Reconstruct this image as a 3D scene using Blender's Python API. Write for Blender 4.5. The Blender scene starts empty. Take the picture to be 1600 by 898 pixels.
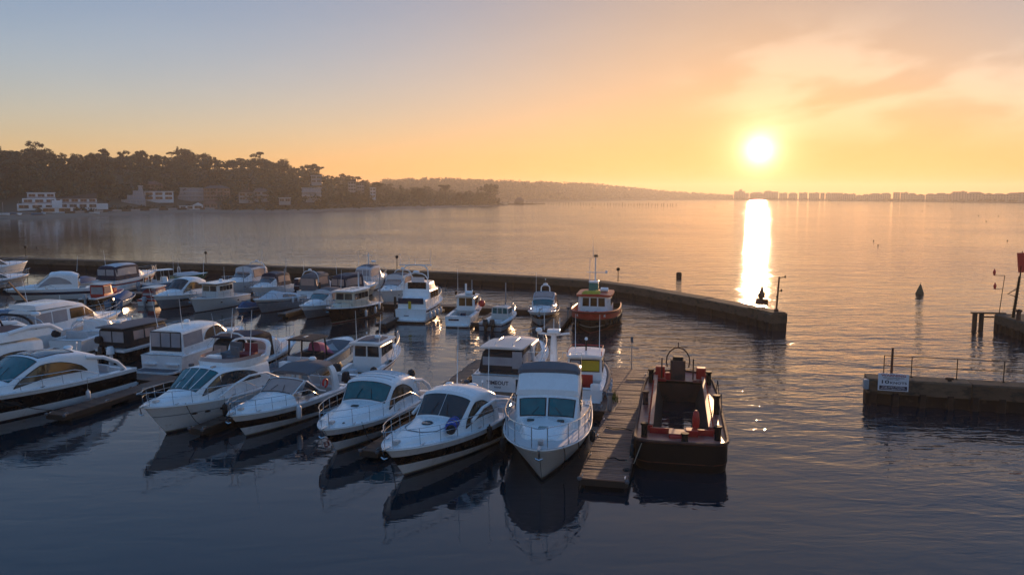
import bpy, math, random
from math import sin, cos, pi, radians as R, sqrt, hypot, atan2
from mathutils import Vector
S = bpy.context.scene
COL = S.collection

# ------------------------------------------------------------------ camera
cam = bpy.data.objects.new('camera', bpy.data.cameras.new('camera'))
COL.objects.link(cam)
cam.location = (0, 0, 11.0)
cam.rotation_euler = (R(90 - 6.51), R(0.0), 0)
cam.data.sensor_width = 36
cam.data.lens = 27.99
cam.data.clip_start = 0.5
cam.data.clip_end = 20000
S.camera = cam
S.view_settings.view_transform = 'Standard'
S.view_settings.look = 'None'
S.view_settings.exposure = 3.2
S.view_settings.gamma = 1.0
S.render.engine = 'CYCLES'
S.cycles.use_denoising = True
S.cycles.max_bounces = 8
S.cycles.glossy_bounces = 4
S.cycles.diffuse_bounces = 2
S.cycles.transparent_max_bounces = 8
S.cycles.volume_bounces = 0
S.cycles.sample_clamp_indirect = 4.0
S.cycles.caustics_reflective = False
S.cycles.caustics_refractive = False

# ------------------------------------------------------------------ sun and sky
SUN_AZ, SUN_EL = R(17.07), R(3.106)
SUN_DIR = Vector((sin(SUN_AZ) * cos(SUN_EL), cos(SUN_AZ) * cos(SUN_EL), sin(SUN_EL)))
sl = bpy.data.lights.new('sun', 'SUN')
sl.energy = 0.5
sl.angle = R(0.53)
sl.color = (1.0, 0.60, 0.32)
sun = bpy.data.objects.new('sun', sl)
sun.rotation_euler = (-SUN_DIR).to_track_quat('-Z', 'Y').to_euler()
COL.objects.link(sun)

W = bpy.data.worlds.new('World')
S.world = W
W.use_nodes = True
nt = W.node_tree
nt.nodes.clear()


class NT:
    """small wrapper for building node trees"""
    def __init__(s, tree):
        s.t = tree

    def n(s, typ, **kw):
        nd = s.t.nodes.new(typ)
        for k, v in kw.items():
            setattr(nd, k, v)
        return nd

    def l(s, a, b):
        s.t.links.new(a, b)

    def setin(s, sock, v):
        if hasattr(v, 'is_output'):
            s.l(v, sock)
        else:
            sock.default_value = v

    def math(s, op, a, b=0.0, c=None, clamp=False):
        nd = s.n('ShaderNodeMath', operation=op, use_clamp=clamp)
        s.setin(nd.inputs[0], a)
        s.setin(nd.inputs[1], b)
        if c is not None:
            s.setin(nd.inputs[2], c)
        return nd.outputs[0]

    def vmath(s, op, a, b=None, out=0):
        nd = s.n('ShaderNodeVectorMath', operation=op)
        s.setin(nd.inputs[0], a)
        if b is not None:
            s.setin(nd.inputs[1], b)
        return nd.outputs[out]

    def mix(s, fac, a, b, blend='MIX'):
        nd = s.n('ShaderNodeMix', data_type='RGBA', blend_type=blend)
        s.setin(nd.inputs[0], fac)
        s.setin(nd.inputs[6], a)
        s.setin(nd.inputs[7], b)
        return nd.outputs[2]

    def noise(s, vec, scale, detail=3.0, rough=0.55, dist=0.0, dim='3D'):
        nd = s.n('ShaderNodeTexNoise', noise_dimensions=dim)
        if vec is not None:
            s.l(vec, nd.inputs['Vector'])
        nd.inputs['Scale'].default_value = scale
        nd.inputs['Detail'].default_value = detail
        nd.inputs['Roughness'].default_value = rough
        nd.inputs['Distortion'].default_value = dist
        return nd.outputs['Fac']

    def ramp(s, fac, stops, interp='LINEAR'):
        nd = s.n('ShaderNodeValToRGB')
        cr = nd.color_ramp
        cr.interpolation = interp
        while len(cr.elements) < len(stops):
            cr.elements.new(0.5)
        for e, (p, c) in zip(cr.elements, stops):
            e.position = p
            e.color = c if len(c) == 4 else (*c, 1)
        s.l(fac, nd.inputs[0])
        return nd.outputs[0]

    def smooth(s, v, a, b):
        nd = s.n('ShaderNodeMapRange', interpolation_type='SMOOTHSTEP')
        s.setin(nd.inputs[0], v)
        nd.inputs[1].default_value = a
        nd.inputs[2].default_value = b
        return nd.outputs[0]


k = NT(nt)
sky = k.n('ShaderNodeTexSky', sky_type='NISHITA', sun_disc=False)
sky.sun_elevation = SUN_EL
sky.sun_rotation = SUN_AZ
sky.altitude = 10
sky.air_density = 1.0
sky.dust_density = 1.0
sky.ozone_density = 3.2
tc = k.n('ShaderNodeTexCoord')
d = k.vmath('NORMALIZE', tc.outputs['Generated'])
sep = k.n('ShaderNodeSeparateXYZ')
k.l(d, sep.inputs[0])
ca = k.vmath('DOT_PRODUCT', d, tuple(SUN_DIR), out='Value')
ang = k.math('MULTIPLY', k.math('ARCCOSINE', k.math('MINIMUM', ca, 1.0)), 180 / pi)      # degrees from the sun
# thin stratus near the sun, stretched along the horizon
az = k.math('ARCTAN2', sep.outputs[0], sep.outputs[1])
el = k.math('ARCSINE', sep.outputs[2])
cv = k.n('ShaderNodeCombineXYZ')
k.l(k.math('ADD', k.math('MULTIPLY', az, 1.0), k.math('MULTIPLY', el, -0.9)), cv.inputs[0])
k.l(k.math('MULTIPLY', el, 2.9), cv.inputs[1])
cn = k.noise(cv.outputs[0], 7.0, 7.0, 0.5, 0.3)
cloud = k.smooth(cn, 0.42, 0.60)
cmask = k.math('MULTIPLY', k.smooth(az, R(9), R(19)), k.math('MULTIPLY', k.smooth(el, R(2.5), R(5.5)), k.smooth(el, R(12.5), R(8.5))))
cloud = k.math('MULTIPLY', cloud, k.math('ADD', cmask, 0.04))
# light scattered by the veil round the sun
glow_w = k.math('EXPONENT', k.math('MULTIPLY', ang, -1 / 11.0))
glow_m = k.math('EXPONENT', k.math('MULTIPLY', k.math('POWER', k.math('DIVIDE', ang, 2.5), 2.0), -1.0))
glow_c = k.math('EXPONENT', k.math('MULTIPLY', k.math('POWER', k.math('DIVIDE', ang, 0.58), 1.15), -1.0))
bg = k.n('ShaderNodeBackground')
bg.inputs['Strength'].default_value = 0.15
hz = k.math('EXPONENT', k.math('MULTIPLY', k.math('ABSOLUTE', el), -1 / R(9.0)))
# the bright aureole of a hazy sunrise is flattened: veiled, broad and even
bw = k.n('ShaderNodeRGBToBW')
k.l(sky.outputs[0], bw.inputs[0])
veil = k.math('DIVIDE', 1.0, k.math('MULTIPLY_ADD', bw.outputs[0], 1 / 0.55, 1.0))
vs = k.n('ShaderNodeVectorMath', operation='SCALE')
k.l(sky.outputs[0], vs.inputs[0])
thin = k.math('MULTIPLY_ADD', k.smooth(el, R(1), R(17)), -0.40, 1.0)      # less veil to scatter light higher up
k.l(k.math('MULTIPLY', veil, thin), vs.inputs['Scale'])
skyc = vs.outputs[0]
def add(c, f, col):
    return k.mix(1.0, c, k.mix(f, (0, 0, 0, 1), col), 'ADD')
c = k.mix(hz, skyc, k.mix(1.0, skyc, (1.0, 0.83, 0.70, 1), 'MULTIPLY'))      # haze near the horizon takes out the blue
c = add(c, k.math('MULTIPLY', cloud, 1.0), (0.14, 0.118, 0.09, 1))
c = add(c, hz, (0.20, 0.02, 0.0, 1))
c = add(c, glow_w, (0.10, 0.045, 0.015, 1))
c = add(c, glow_m, (0.28, 0.26, 0.13, 1))
c = add(c, glow_c, (3.6, 3.2, 2.4, 1))
k.l(c, bg.inputs['Color'])
wo = k.n('ShaderNodeOutputWorld')
k.l(bg.outputs[0], wo.inputs[0])

# ------------------------------------------------------------------ materials
def P(name):
    m = bpy.data.materials.new(name)
    m.use_nodes = True
    b = m.node_tree.nodes['Principled BSDF']
    return m, NT(m.node_tree), b


def mat(name, col, rough=0.45, metal=0.0, var=0.12, vscale=3.0, bump=0.0, bscale=20.0, rand=0.0, spec=0.5, coat=0.0, stretch=(1, 1, 1), stain=None, alpha=None):
    m, t, b = P(name)
    tcn = t.n('ShaderNodeTexCoord')
    mp = t.n('ShaderNodeMapping')
    mp.inputs['Scale'].default_value = stretch
    t.l(tcn.outputs['Object'], mp.inputs[0])
    v = mp.outputs[0]
    oi = t.n('ShaderNodeObjectInfo')
    off = t.vmath('ADD', v, t.vmath('MULTIPLY', oi.outputs['Random'], (37.0, 91.0, 53.0)))
    n1 = t.noise(off, vscale, 4.0, 0.6)
    f = t.math('MULTIPLY_ADD', t.math('SUBTRACT', n1, 0.5), 2.2 * var, 1.0)
    if rand:
        f = t.math('MULTIPLY', f, t.math('MULTIPLY_ADD', t.math('SUBTRACT', oi.outputs['Random'], 0.5), 2 * rand, 1.0))
    cc = t.n('ShaderNodeCombineXYZ')
    for i in range(3):
        t.l(f, cc.inputs[i])
    colr = t.mix(1.0, (*col, 1), cc.outputs[0], 'MULTIPLY')
    if stain:
        scol, sscale, lo, hi = stain
        colr = t.mix(t.smooth(t.noise(off, sscale, 5.0, 0.65), lo, hi), colr, (*scol, 1))
    t.l(colr, b.inputs['Base Color'])
    rr = t.math('MULTIPLY_ADD', t.math('SUBTRACT', n1, 0.5), 0.25, rough, clamp=True)
    t.l(rr, b.inputs['Roughness'])
    b.inputs['Metallic'].default_value = metal
    b.inputs['Specular IOR Level'].default_value = spec
    b.inputs['Coat Weight'].default_value = coat
    b.inputs['Coat Roughness'].default_value = 0.06
    if alpha is not None:
        b.inputs['Alpha'].default_value = alpha
    if bump:
        bn = t.n('ShaderNodeBump')
        bn.inputs['Strength'].default_value = min(1.0, bump)
        bn.inputs['Distance'].default_value = 0.02
        t.l(t.noise(off, bscale, 4.0, 0.6), bn.inputs['Height'])
        t.l(bn.outputs[0], b.inputs['Normal'])
    return m


white = mat('gelcoat_white', (0.85, 0.87, 0.88), 0.28, var=0.05, vscale=1.2, spec=0.5, coat=0.3, stain=((0.50, 0.47, 0.40), 1.9, 0.60, 0.86))
scum = mat('waterline_scum', (0.36, 0.34, 0.26), 0.6, var=0.4, vscale=3.0, stain=((0.16, 0.15, 0.09), 3.0, 0.45, 0.65))
offwhite = mat('gelcoat_offwhite', (0.58, 0.59, 0.58), 0.35, var=0.07, vscale=1.5)
cream = mat('cream_paint', (0.62, 0.56, 0.44), 0.4, var=0.08)
nonskid = mat('deck_nonskid', (0.56, 0.57, 0.58), 0.65, var=0.08, vscale=2.0, bump=0.3, bscale=60)
black = mat('black_gelcoat', (0.008, 0.008, 0.010), 0.25, var=0.2, coat=0.08, spec=0.35)
navy = mat('navy_gelcoat', (0.012, 0.018, 0.05), 0.15, var=0.2, coat=0.4)
greyhull = mat('grey_gelcoat', (0.26, 0.30, 0.34), 0.25, var=0.06, coat=0.3)
bluehull = mat('blue_gelcoat', (0.10, 0.20, 0.32), 0.25, var=0.08, coat=0.3)
greenhull = mat('green_gelcoat', (0.03, 0.16, 0.10), 0.25, var=0.08)
antifoul = mat('antifouling', (0.03, 0.025, 0.03), 0.7, var=0.3)
redboot = mat('red_antifouling', (0.18, 0.03, 0.025), 0.7, var=0.3)
glass = mat('dark_glass', (0.024, 0.032, 0.036), 0.06, var=0.3, spec=0.6, coat=0.4)
skyglass = mat('sky_tint_glass', (0.008, 0.12, 0.135), 0.05, var=0.5, spec=0.6, coat=0.4)  # teal base colour paints the sky reflected in the screens
blueglass = mat('blue_glass', (0.01, 0.03, 0.06), 0.05, var=0.3, spec=0.6, coat=0.5)
amberglass = mat('warm_glass', (0.09, 0.05, 0.02), 0.08, var=0.4, spec=0.6, coat=0.4)
vinyl = mat('clear_vinyl', (0.32, 0.32, 0.35), 0.18, var=0.25, vscale=2.0, bump=0.15, bscale=4)
sunlitvinyl = mat('sunlit_vinyl', (0.42, 0.29, 0.25), 0.2, var=0.2, vscale=2.0, bump=0.15, bscale=4)  # clear vinyl with warm sunlight put into its colour
navycanvas = mat('navy_canvas', (0.022, 0.028, 0.055), 0.85, var=0.25, bump=0.4, bscale=6)
blackcanvas = mat('black_canvas', (0.02, 0.02, 0.023), 0.85, var=0.25, bump=0.4, bscale=6)
greycanvas = mat('grey_canvas', (0.12, 0.125, 0.14), 0.85, var=0.2, bump=0.4, bscale=5)
bluecanvas = mat('blue_canvas', (0.05, 0.12, 0.24), 0.8, var=0.2, bump=0.5, bscale=4)
redcanvas = mat('red_canvas', (0.22, 0.03, 0.035), 0.8, var=0.2, bump=0.4, bscale=5)
pinkcanvas = mat('pink_canvas', (0.50, 0.13, 0.24), 0.8, var=0.2, bump=0.4, bscale=5)
whitecanvas = mat('white_canvas', (0.60, 0.61, 0.64), 0.8, var=0.12, bump=0.4, bscale=5)
steel = mat('stainless_steel', (0.62, 0.62, 0.63), 0.22, metal=1.0, var=0.1)
alu = mat('aluminium', (0.45, 0.46, 0.47), 0.4, metal=0.9, var=0.1)
teak = mat('teak', (0.16, 0.085, 0.045), 0.65, var=0.3, vscale=6, stretch=(1, 6, 6))
varnish = mat('varnished_wood', (0.42, 0.22, 0.10), 0.3, var=0.25, vscale=5)
rubber = mat('black_rubber', (0.015, 0.015, 0.016), 0.7, var=0.3)
fenderwhite = mat('fender_white', (0.66, 0.68, 0.72), 0.45, var=0.08)
rope = mat('rope', (0.30, 0.27, 0.22), 0.9, var=0.3, vscale=20)
darkrope = mat('dark_rope', (0.02, 0.02, 0.022), 0.9, var=0.3, vscale=20)
redpaint = mat('red_paint', (0.50, 0.028, 0.020), 0.4, var=0.25, vscale=3, stain=((0.14, 0.03, 0.02), 3.0, 0.6, 0.8))
orange = mat('orange_paint', (0.52, 0.055, 0.028), 0.4, var=0.15, stain=((0.16, 0.04, 0.02), 2.5, 0.58, 0.8))
buoyred = mat('buoy_red', (0.70, 0.04, 0.03), 0.4, var=0.1)
yellow = mat('yellow_cloth', (0.55, 0.40, 0.03), 0.8, var=0.25, bump=0.4, bscale=6)
rust = mat('rusty_steel', (0.085, 0.032, 0.02), 0.75, var=0.4, vscale=2.5, bump=0.4, bscale=8, stain=((0.02, 0.013, 0.012), 1.6, 0.5, 0.7))
rustdeck = mat('worn_red_deck', (0.34, 0.085, 0.06), 0.36, var=0.3, vscale=1.5, stain=((0.36, 0.26, 0.23), 1.8, 0.5, 0.72))
blacksteel = mat('black_steel', (0.010, 0.009, 0.009), 0.6, var=0.4, vscale=2.0, spec=0.2, stain=((0.04, 0.02, 0.014), 1.4, 0.62, 0.85))
weathered = mat('weathered_planks', (0.23, 0.105, 0.068), 0.62, var=0.35, vscale=2.0, bump=0.5, bscale=10, rand=0.30, stretch=(6, 1, 6), stain=((0.06, 0.035, 0.028), 1.0, 0.5, 0.7))
darkplank = mat('wet_planks', (0.075, 0.055, 0.045), 0.55, var=0.35, vscale=2.0, bump=0.5, bscale=10, rand=0.25, stretch=(6, 1, 6))
darkwood = mat('dark_timber', (0.035, 0.024, 0.018), 0.8, var=0.4, vscale=2.0, bump=0.5, bscale=6)
concrete = mat('wall_concrete', (0.115, 0.074, 0.046), 0.9, var=0.5, vscale=1.1, bump=0.9, bscale=4, rand=0.28, stretch=(1, 1, 2.2), stain=((0.045, 0.036, 0.026), 1.3, 0.48, 0.66))
pile = mat('weedy_piles', (0.022, 0.012, 0.008), 0.85, var=0.5, vscale=1.2, bump=0.6, bscale=5, rand=0.25, stain=((0.075, 0.045, 0.028), 1.6, 0.55, 0.75))
bark = mat('bark', (0.05, 0.036, 0.028), 0.9, var=0.3, vscale=0.6)
ground = mat('hillside_ground', (0.055, 0.055, 0.032), 0.95, var=0.4, vscale=0.03)
sand = mat('beach_sand', (0.22, 0.18, 0.14), 0.95, var=0.3, vscale=0.08)
roofmat = mat('roof_slate', (0.09, 0.075, 0.07), 0.8, var=0.2, vscale=0.6)
rooftile = mat('roof_tile', (0.20, 0.09, 0.06), 0.8, var=0.25, vscale=0.6)
render_w = mat('white_render', (0.74, 0.74, 0.74), 0.8, var=0.06, vscale=0.4)
render_g = mat('grey_render', (0.34, 0.32, 0.31), 0.85, var=0.1, vscale=0.4)
brickw = mat('brick_wall', (0.26, 0.16, 0.12), 0.9, var=0.15, vscale=0.8)
farblock = mat('far_render', (0.30, 0.26, 0.22), 0.9, var=0.15, vscale=0.1)
signwhite = mat('sign_white', (0.70, 0.71, 0.76), 0.5, var=0.06)
signdark = mat('sign_dark', (0.02, 0.022, 0.05), 0.5, var=0.1)
signred = mat('sign_red', (0.35, 0.03, 0.05), 0.5, var=0.1)
weed = mat('seaweed_green', (0.14, 0.16, 0.02), 0.8, var=0.4, vscale=8)


def leafmat(name, col):
    m, t, b = P(name)
    oi = t.n('ShaderNodeObjectInfo')
    gm = t.n('ShaderNodeNewGeometry')
    f = t.math('MULTIPLY_ADD', gm.outputs['Random Per Island'], 0.9, 0.55)
    f = t.math('MULTIPLY', f, t.math('MULTIPLY_ADD', oi.outputs['Random'], 0.6, 0.7))
    cc = t.n('ShaderNodeCombineXYZ')
    for i in range(3):
        t.l(f, cc.inputs[i])
    t.l(t.mix(1.0, (*col, 1), cc.outputs[0], 'MULTIPLY'), b.inputs['Base Color'])
    b.inputs['Roughness'].default_value = 0.7
    b.inputs['Specular IOR Level'].default_value = 0.2
    return m


leaf_a = leafmat('pine_foliage', (0.042, 0.050, 0.026))
leaf_b = leafmat('broadleaf_foliage', (0.055, 0.058, 0.026))


def water_material():
    m, t, b = P('harbour_water')
    g = t.n('ShaderNodeNewGeometry')
    pos = g.outputs['Position']
    sp = t.n('ShaderNodeSeparateXYZ')
    t.l(pos, sp.inputs[0])
    # sheltered basin inside the breakwater is calmer than the open harbour
    line = t.math('SUBTRACT', sp.outputs[1], t.math('MULTIPLY_ADD', sp.outputs[0], -1.6, 62.0))
    open_ = t.smooth(line, -34.0, 34.0)
    gust = t.smooth(t.noise(pos, 0.018, 2.0, 0.5), 0.35, 0.65)
    amp = t.math('MULTIPLY', t.math('MULTIPLY_ADD', open_, 1.55, 0.22), t.math('MULTIPLY_ADD', gust, 0.6, 0.7))
    mp = t.n('ShaderNodeMapping')
    mp.inputs['Rotation'].default_value = (0, 0, R(-12))
    mp.inputs['Scale'].default_value = (0.55, 1.25, 1)
    t.l(pos, mp.inputs[0])
    v = mp.outputs[0]
    h = t.math('MULTIPLY', t.noise(v, 0.22, 2.0, 0.5, 0.3), WAVE[0])
    h = t.math('ADD', h, t.math('MULTIPLY', t.noise(v, 0.75, 3.0, 0.5, 0.6), WAVE[1]))
    h = t.math('ADD', h, t.math('MULTIPLY', t.noise(v, 2.6, 2.0, 0.5, 0.4), WAVE[2]))
    h = t.math('MULTIPLY', h, amp)
    bn = t.n('ShaderNodeBump')
    bn.inputs['Strength'].default_value = 1.0
    bn.inputs['Distance'].default_value = 1.0
    t.l(h, bn.inputs['Height'])
    t.l(bn.outputs[0], b.inputs['Normal'])
    b.inputs['Base Color'].default_value = (0.005, 0.018, 0.028, 1)
    t.l(t.math('MULTIPLY_ADD', open_, 0.035, 0.025), b.inputs['Roughness'])     # unresolved ripples in the open
    b.inputs['IOR'].default_value = 1.48
    b.inputs['Specular IOR Level'].default_value = 0.5
    return m


WAVE = (0.12, 0.085, 0.022)
water_m = water_material()

# ------------------------------------------------------------------ mesh helpers
def link(o, parent=None):
    COL.objects.link(o)
    if parent is not None:
        o.parent = parent
    return o


def tag(o, label=None, cat=None, group=None, kind=None):
    if label: o['label'] = label
    if cat: o['category'] = cat
    if group: o['group'] = group
    if kind: o['kind'] = kind
    return o


def thing(name, label, cat, loc=(0, 0, 0), rz=0.0, group=None):
    o = bpy.data.objects.new(name, None)
    o.empty_display_size = 0.3
    o.location = loc
    o.rotation_euler = (0, 0, rz)
    link(o)
    return tag(o, label, cat, group)


class MB:
    def __init__(s):
        s.v, s.f, s.m, s.mats = [], [], [], []

    def mi(s, m):
        if m not in s.mats:
            s.mats.append(m)
        return s.mats.index(m)

    def add(s, vs, fs, m):
        o = len(s.v)
        s.v.extend(tuple(p) for p in vs)
        i = s.mi(m)
        for f in fs:
            s.f.append(tuple(o + q for q in f))
            s.m.append(i)
        return s

    def box(s, c, d, m, rz=0.0, ch=None, taper=1.0):
        """box of size d centred at c, vertical edges chamfered by ch, top scaled by taper"""
        hx, hy, hz = d[0] / 2, d[1] / 2, d[2] / 2
        if ch is None: ch = 0.12 * min(hx, hy)
        base = [(hx - ch, -hy), (hx, -hy + ch), (hx, hy - ch), (hx - ch, hy), (-hx + ch, hy), (-hx, hy - ch), (-hx, -hy + ch), (-hx + ch, -hy)]
        ca_, sa_ = cos(rz), sin(rz)
        vs = []
        e = min(ch, hz * 0.5) * 0.6
        for z, sc in ((-hz, 1.0), (hz - e, taper), (hz, taper * (1 - e / max(hx, hy, 1e-6) * 0.8))):
            for x, y in base:
                x, y = x * sc, y * sc
                vs.append((c[0] + x * ca_ - y * sa_, c[1] + x * sa_ + y * ca_, c[2] + z))
        fs = [tuple(range(7, -1, -1)), tuple(range(16, 24))]
        for r in (0, 8):
            for i in range(8):
                fs.append((r + i, r + (i + 1) % 8, r + 8 + (i + 1) % 8, r + 8 + i))
        return s.add(vs, fs, m)

    def tube(s, pts, r, m, n=6, closed=False, r1=None):
        pts = [Vector(p) for p in pts]
        if closed and (pts[0] - pts[-1]).length < 1e-6: pts.pop()
        N = len(pts)
        vs, fs = [], []
        up = None
        for i, p in enumerate(pts):
            a = pts[i - 1] if (i > 0 or closed) else p
            b = pts[(i + 1) % N] if (i < N - 1 or closed) else p
            tg = (b - a)
            tg = tg.normalized() if tg.length > 1e-9 else Vector((0, 0, 1))
            if up is None or abs(up.dot(tg)) > 0.98:
                up = Vector((0, 0, 1)) if abs(tg.z) < 0.9 else Vector((1, 0, 0))
            u = tg.cross(up).normalized()
            w = u.cross(tg).normalized()
            up = w
            rr = r if r1 is None else r + (r1 - r) * i / max(1, N - 1)
            for q in range(n):
                t_ = 2 * pi * q / n
                vs.append(p + u * (rr * cos(t_)) + w * (rr * sin(t_)))
        for i in range(N if closed else N - 1):
            j = (i + 1) % N
            for q in range(n):
                fs.append((i * n + q, i * n + (q + 1) % n, j * n + (q + 1) % n, j * n + q))
        if not closed:
            fs.append(tuple(range(n - 1, -1, -1)))
            fs.append(tuple((N - 1) * n + q for q in range(n)))
        return s.add(vs, fs, m)

    def lathe(s, prof, m, c=(0, 0, 0), n=12, axis=(0, 0, 1)):
        """prof: (radius, height) from bottom to top, turned about axis through c"""
        ax = Vector(axis).normalized()
        u = ax.orthogonal().normalized()
        w = ax.cross(u)
        c = Vector(c)
        vs, fs = [], []
        for r, h in prof:
            for q in range(n):
                t_ = 2 * pi * q / n
                vs.append(c + ax * h + u * (r * cos(t_)) + w * (r * sin(t_)))
        for i in range(len(prof) - 1):
            for q in range(n):
                fs.append((i * n + q, i * n + (q + 1) % n, (i + 1) * n + (q + 1) % n, (i + 1) * n + q))
        fs.append(tuple(range(n - 1, -1, -1)))
        fs.append(tuple((len(prof) - 1) * n + q for q in range(n)))
        return s.add(vs, fs, m)

    def grid(s, rows, m, close_u=False):
        """rows: equal-length lists of points, or m may be a list with one material per row band"""
        nr, nc = len(rows), len(rows[0])
        o = len(s.v)
        for r_ in rows:
            s.v.extend(tuple(p) for p in r_)
        for i in range(nr - 1):
            mm = s.mi(m[i] if isinstance(m, list) else m)
            for j in range(nc if close_u else nc - 1):
                j2 = (j + 1) % nc
                s.f.append((o + i * nc + j, o + i * nc + j2, o + (i + 1) * nc + j2, o + (i + 1) * nc + j))
                s.m.append(mm)
        return s

    def prism(s, poly, z0, z1, m):
        n = len(poly)
        vs = [(x, y, z0) for x, y in poly] + [(x, y, z1) for x, y in poly]
        fs = [tuple(range(n - 1, -1, -1)), tuple(range(n, 2 * n))]
        fs += [(i, (i + 1) % n, n + (i + 1) % n, n + i) for i in range(n)]
        return s.add(vs, fs, m)

    def mesh(s, name, smooth=True, angle=38):
        me = bpy.data.meshes.new(name)
        me.from_pydata(s.v, [], s.f)
        for m in s.mats: me.materials.append(m)
        me.polygons.foreach_set('material_index', s.m)
        if smooth:
            me.polygons.foreach_set('use_smooth', [True] * len(me.polygons))
            me.set_sharp_from_angle(angle=R(angle))
        me.update()
        return me

    def build(s, name, parent=None, smooth=True, angle=38):
        return link(bpy.data.objects.new(name, s.mesh(name, smooth, angle)), parent)


def text_mesh(txt, size, m, width=None, depth=0.004):
    cu = bpy.data.curves.new('lettering', 'FONT')
    cu.body = txt
    cu.size = size
    cu.extrude = depth
    cu.offset = size * 0.018
    cu.align_x = 'CENTER'
    cu.align_y = 'CENTER'
    cu.resolution_u = 2
    o = bpy.data.objects.new('lettering', cu)
    COL.objects.link(o)
    dg = bpy.context.evaluated_depsgraph_get()
    me = bpy.data.meshes.new_from_object(o.evaluated_get(dg))
    COL.objects.unlink(o)
    bpy.data.objects.remove(o)
    if width:
        xs = [v.co.x for v in me.vertices]
        k_ = width / (max(xs) - min(xs))
        for v in me.vertices: v.co.x *= k_
    me.materials.clear()
    me.materials.append(m)
    return me


def lettering(txt, size, m, parent, loc, rot, width=None, name='lettering'):
    o = link(bpy.data.objects.new(name, text_mesh(txt, size, m, width)), parent)
    o.location = loc
    o.rotation_euler = rot
    return o


# ------------------------------------------------------------------ haze over the harbour
HAZE_D = 0.00021
def build_haze():
    m = bpy.data.materials.new('morning_haze')
    m.use_nodes = True
    t = NT(m.node_tree)
    t.t.nodes.clear()
    pv = t.n('ShaderNodeVolumePrincipled')
    pv.inputs['Color'].default_value = (0.86, 0.80, 0.74, 1)
    pv.inputs['Density'].default_value = HAZE_D
    pv.inputs['Anisotropy'].default_value = 0.5
    o = t.n('ShaderNodeOutputMaterial')
    t.l(pv.outputs[0], o.inputs['Volume'])
    b = MB().box((0, 1650, 35.5), (9000, 5000, 77), m, ch=0.01).build('haze', smooth=False)
    tag(b, kind='stuff')
    return b


build_haze()
# ------------------------------------------------------------------ water
rnd = random.Random(7)
wm = MB()
wm.grid([[(x, y, 0) for x in (-4300, -400, -80, 0, 80, 400, 4300)] for y in (-700, 0, 60, 150, 600, 4000)], water_m)
tag(wm.build('water', smooth=False), kind='structure')

def lerp(a, b, t): return a + (b - a) * t
def interp(tab, x):
    if x <= tab[0][0]: return tab[0][1:]
    for a, b in zip(tab, tab[1:]):
        if x <= b[0]:
            t = (x - a[0]) / (b[0] - a[0])
            return tuple(lerp(p, q, t) for p, q in zip(a[1:], b[1:]))
    return tab[-1][1:]

def hn(x, y, s=1.0):
    """cheap smooth value noise in -1..1"""
    v = 0
    for i, (a, b, c) in enumerate(((1.0, 0.31, 0.2), (-0.43, 0.97, 1.7), (0.83, -0.77, 4.1))):
        v += sin((a * x + b * y) / s * (1 + 0.37 * i) + c + 1.3 * sin((b * x - a * y) / s * 0.7 + i))
    return v / 3

# ------------------------------------------------------------------ wooded headland on the left
# azimuth (tangent), distance of the shoreline, height of the ground on the ridge
def tz(px): return (px - 800) / 1244.0
HEAD = [(tz(px), d, h) for px, d, h in (
    (-260, 400, 30), (-120, 430, 30), (0, 478, 29), (60, 470, 34), (110, 480, 29), (150, 500, 32), (220, 545, 35), (300, 590, 39), (350, 580, 35),
    (410, 565, 36), (460, 568, 29), (500, 585, 23), (540, 640, 18.5), (590, 700, 14), (640, 750, 11), (700, 816, 8.5), (760, 920, 6), (794, 990, 1.5))]
def head_pt(t, d):
    D, H = interp(HEAD, t)
    u = Vector((t, 1, 0)).normalized()
    f = min(1.0, max(0.0, (d - 12) / 230.0))
    f = f * f * (3 - 2 * f)
    p = u * (D + d)
    z = 0.25 + 1.6 * min(1, max(0, d / 14)) + H * f + 2.0 * hn(p.x, p.y, 38) * f
    if d <= 0: z = -0.6
    return Vector((p.x, p.y, z))
g = MB()
ts = [lerp(HEAD[0][0], HEAD[-1][0], i / 90) for i in range(91)]
ds = [-3, 0, 3, 8, 14, 25, 45, 70, 100, 140, 180, 230, 280, 340, 420]
g.grid([[head_pt(t, d * min(1.0, 0.12 + (HEAD[-1][0] - t) * 9)) for t in ts] for d in ds], [sand, sand, sand, sand] + [ground] * 10)
tag(g.build('wooded_headland'), kind='structure')

# far hills behind and the low spit across the harbour
FAR = [(tz(px), d, h) for px, d, h in (
    (560, 1500, 34), (640, 1500, 38), (700, 1520, 40), (760, 1560, 37), (800, 1600, 35), (860, 1750, 35), (900, 1980, 36), (960, 2250, 32), (1000, 2450, 28),
    (1030, 2550, 20), (1060, 2650, 16), (1100, 2770, 10), (1150, 2650, 3), (1200, 2550, 2.2), (1300, 2200, 2), (1400, 2000, 2), (1500, 1780, 2), (1600, 1640, 2), (1760, 1500, 2), (1900, 1400, 2))]
def far_pt(t, d):
    D, H = interp(FAR, t)
    u = Vector((t, 1, 0)).normalized()
    f = min(1.0, max(0.0, d / 260.0))
    f = f * f * (3 - 2 * f)
    p = u * (D + d)
    return Vector((p.x, p.y, -0.6 if d <= 0 else 0.4 + min(1, d / 30) + H * f + 0.08 * H * hn(p.x, p.y, 60) * f))
g = MB()
ts2 = [lerp(FAR[0][0], FAR[-1][0], i / 110) for i in range(111)]
g.grid([[far_pt(t, d) for t in ts2] for d in (-2, 2, 20, 60, 120, 190, 260, 340, 460)], ground)
tag(g.build('far_shore'), kind='structure')

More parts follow.
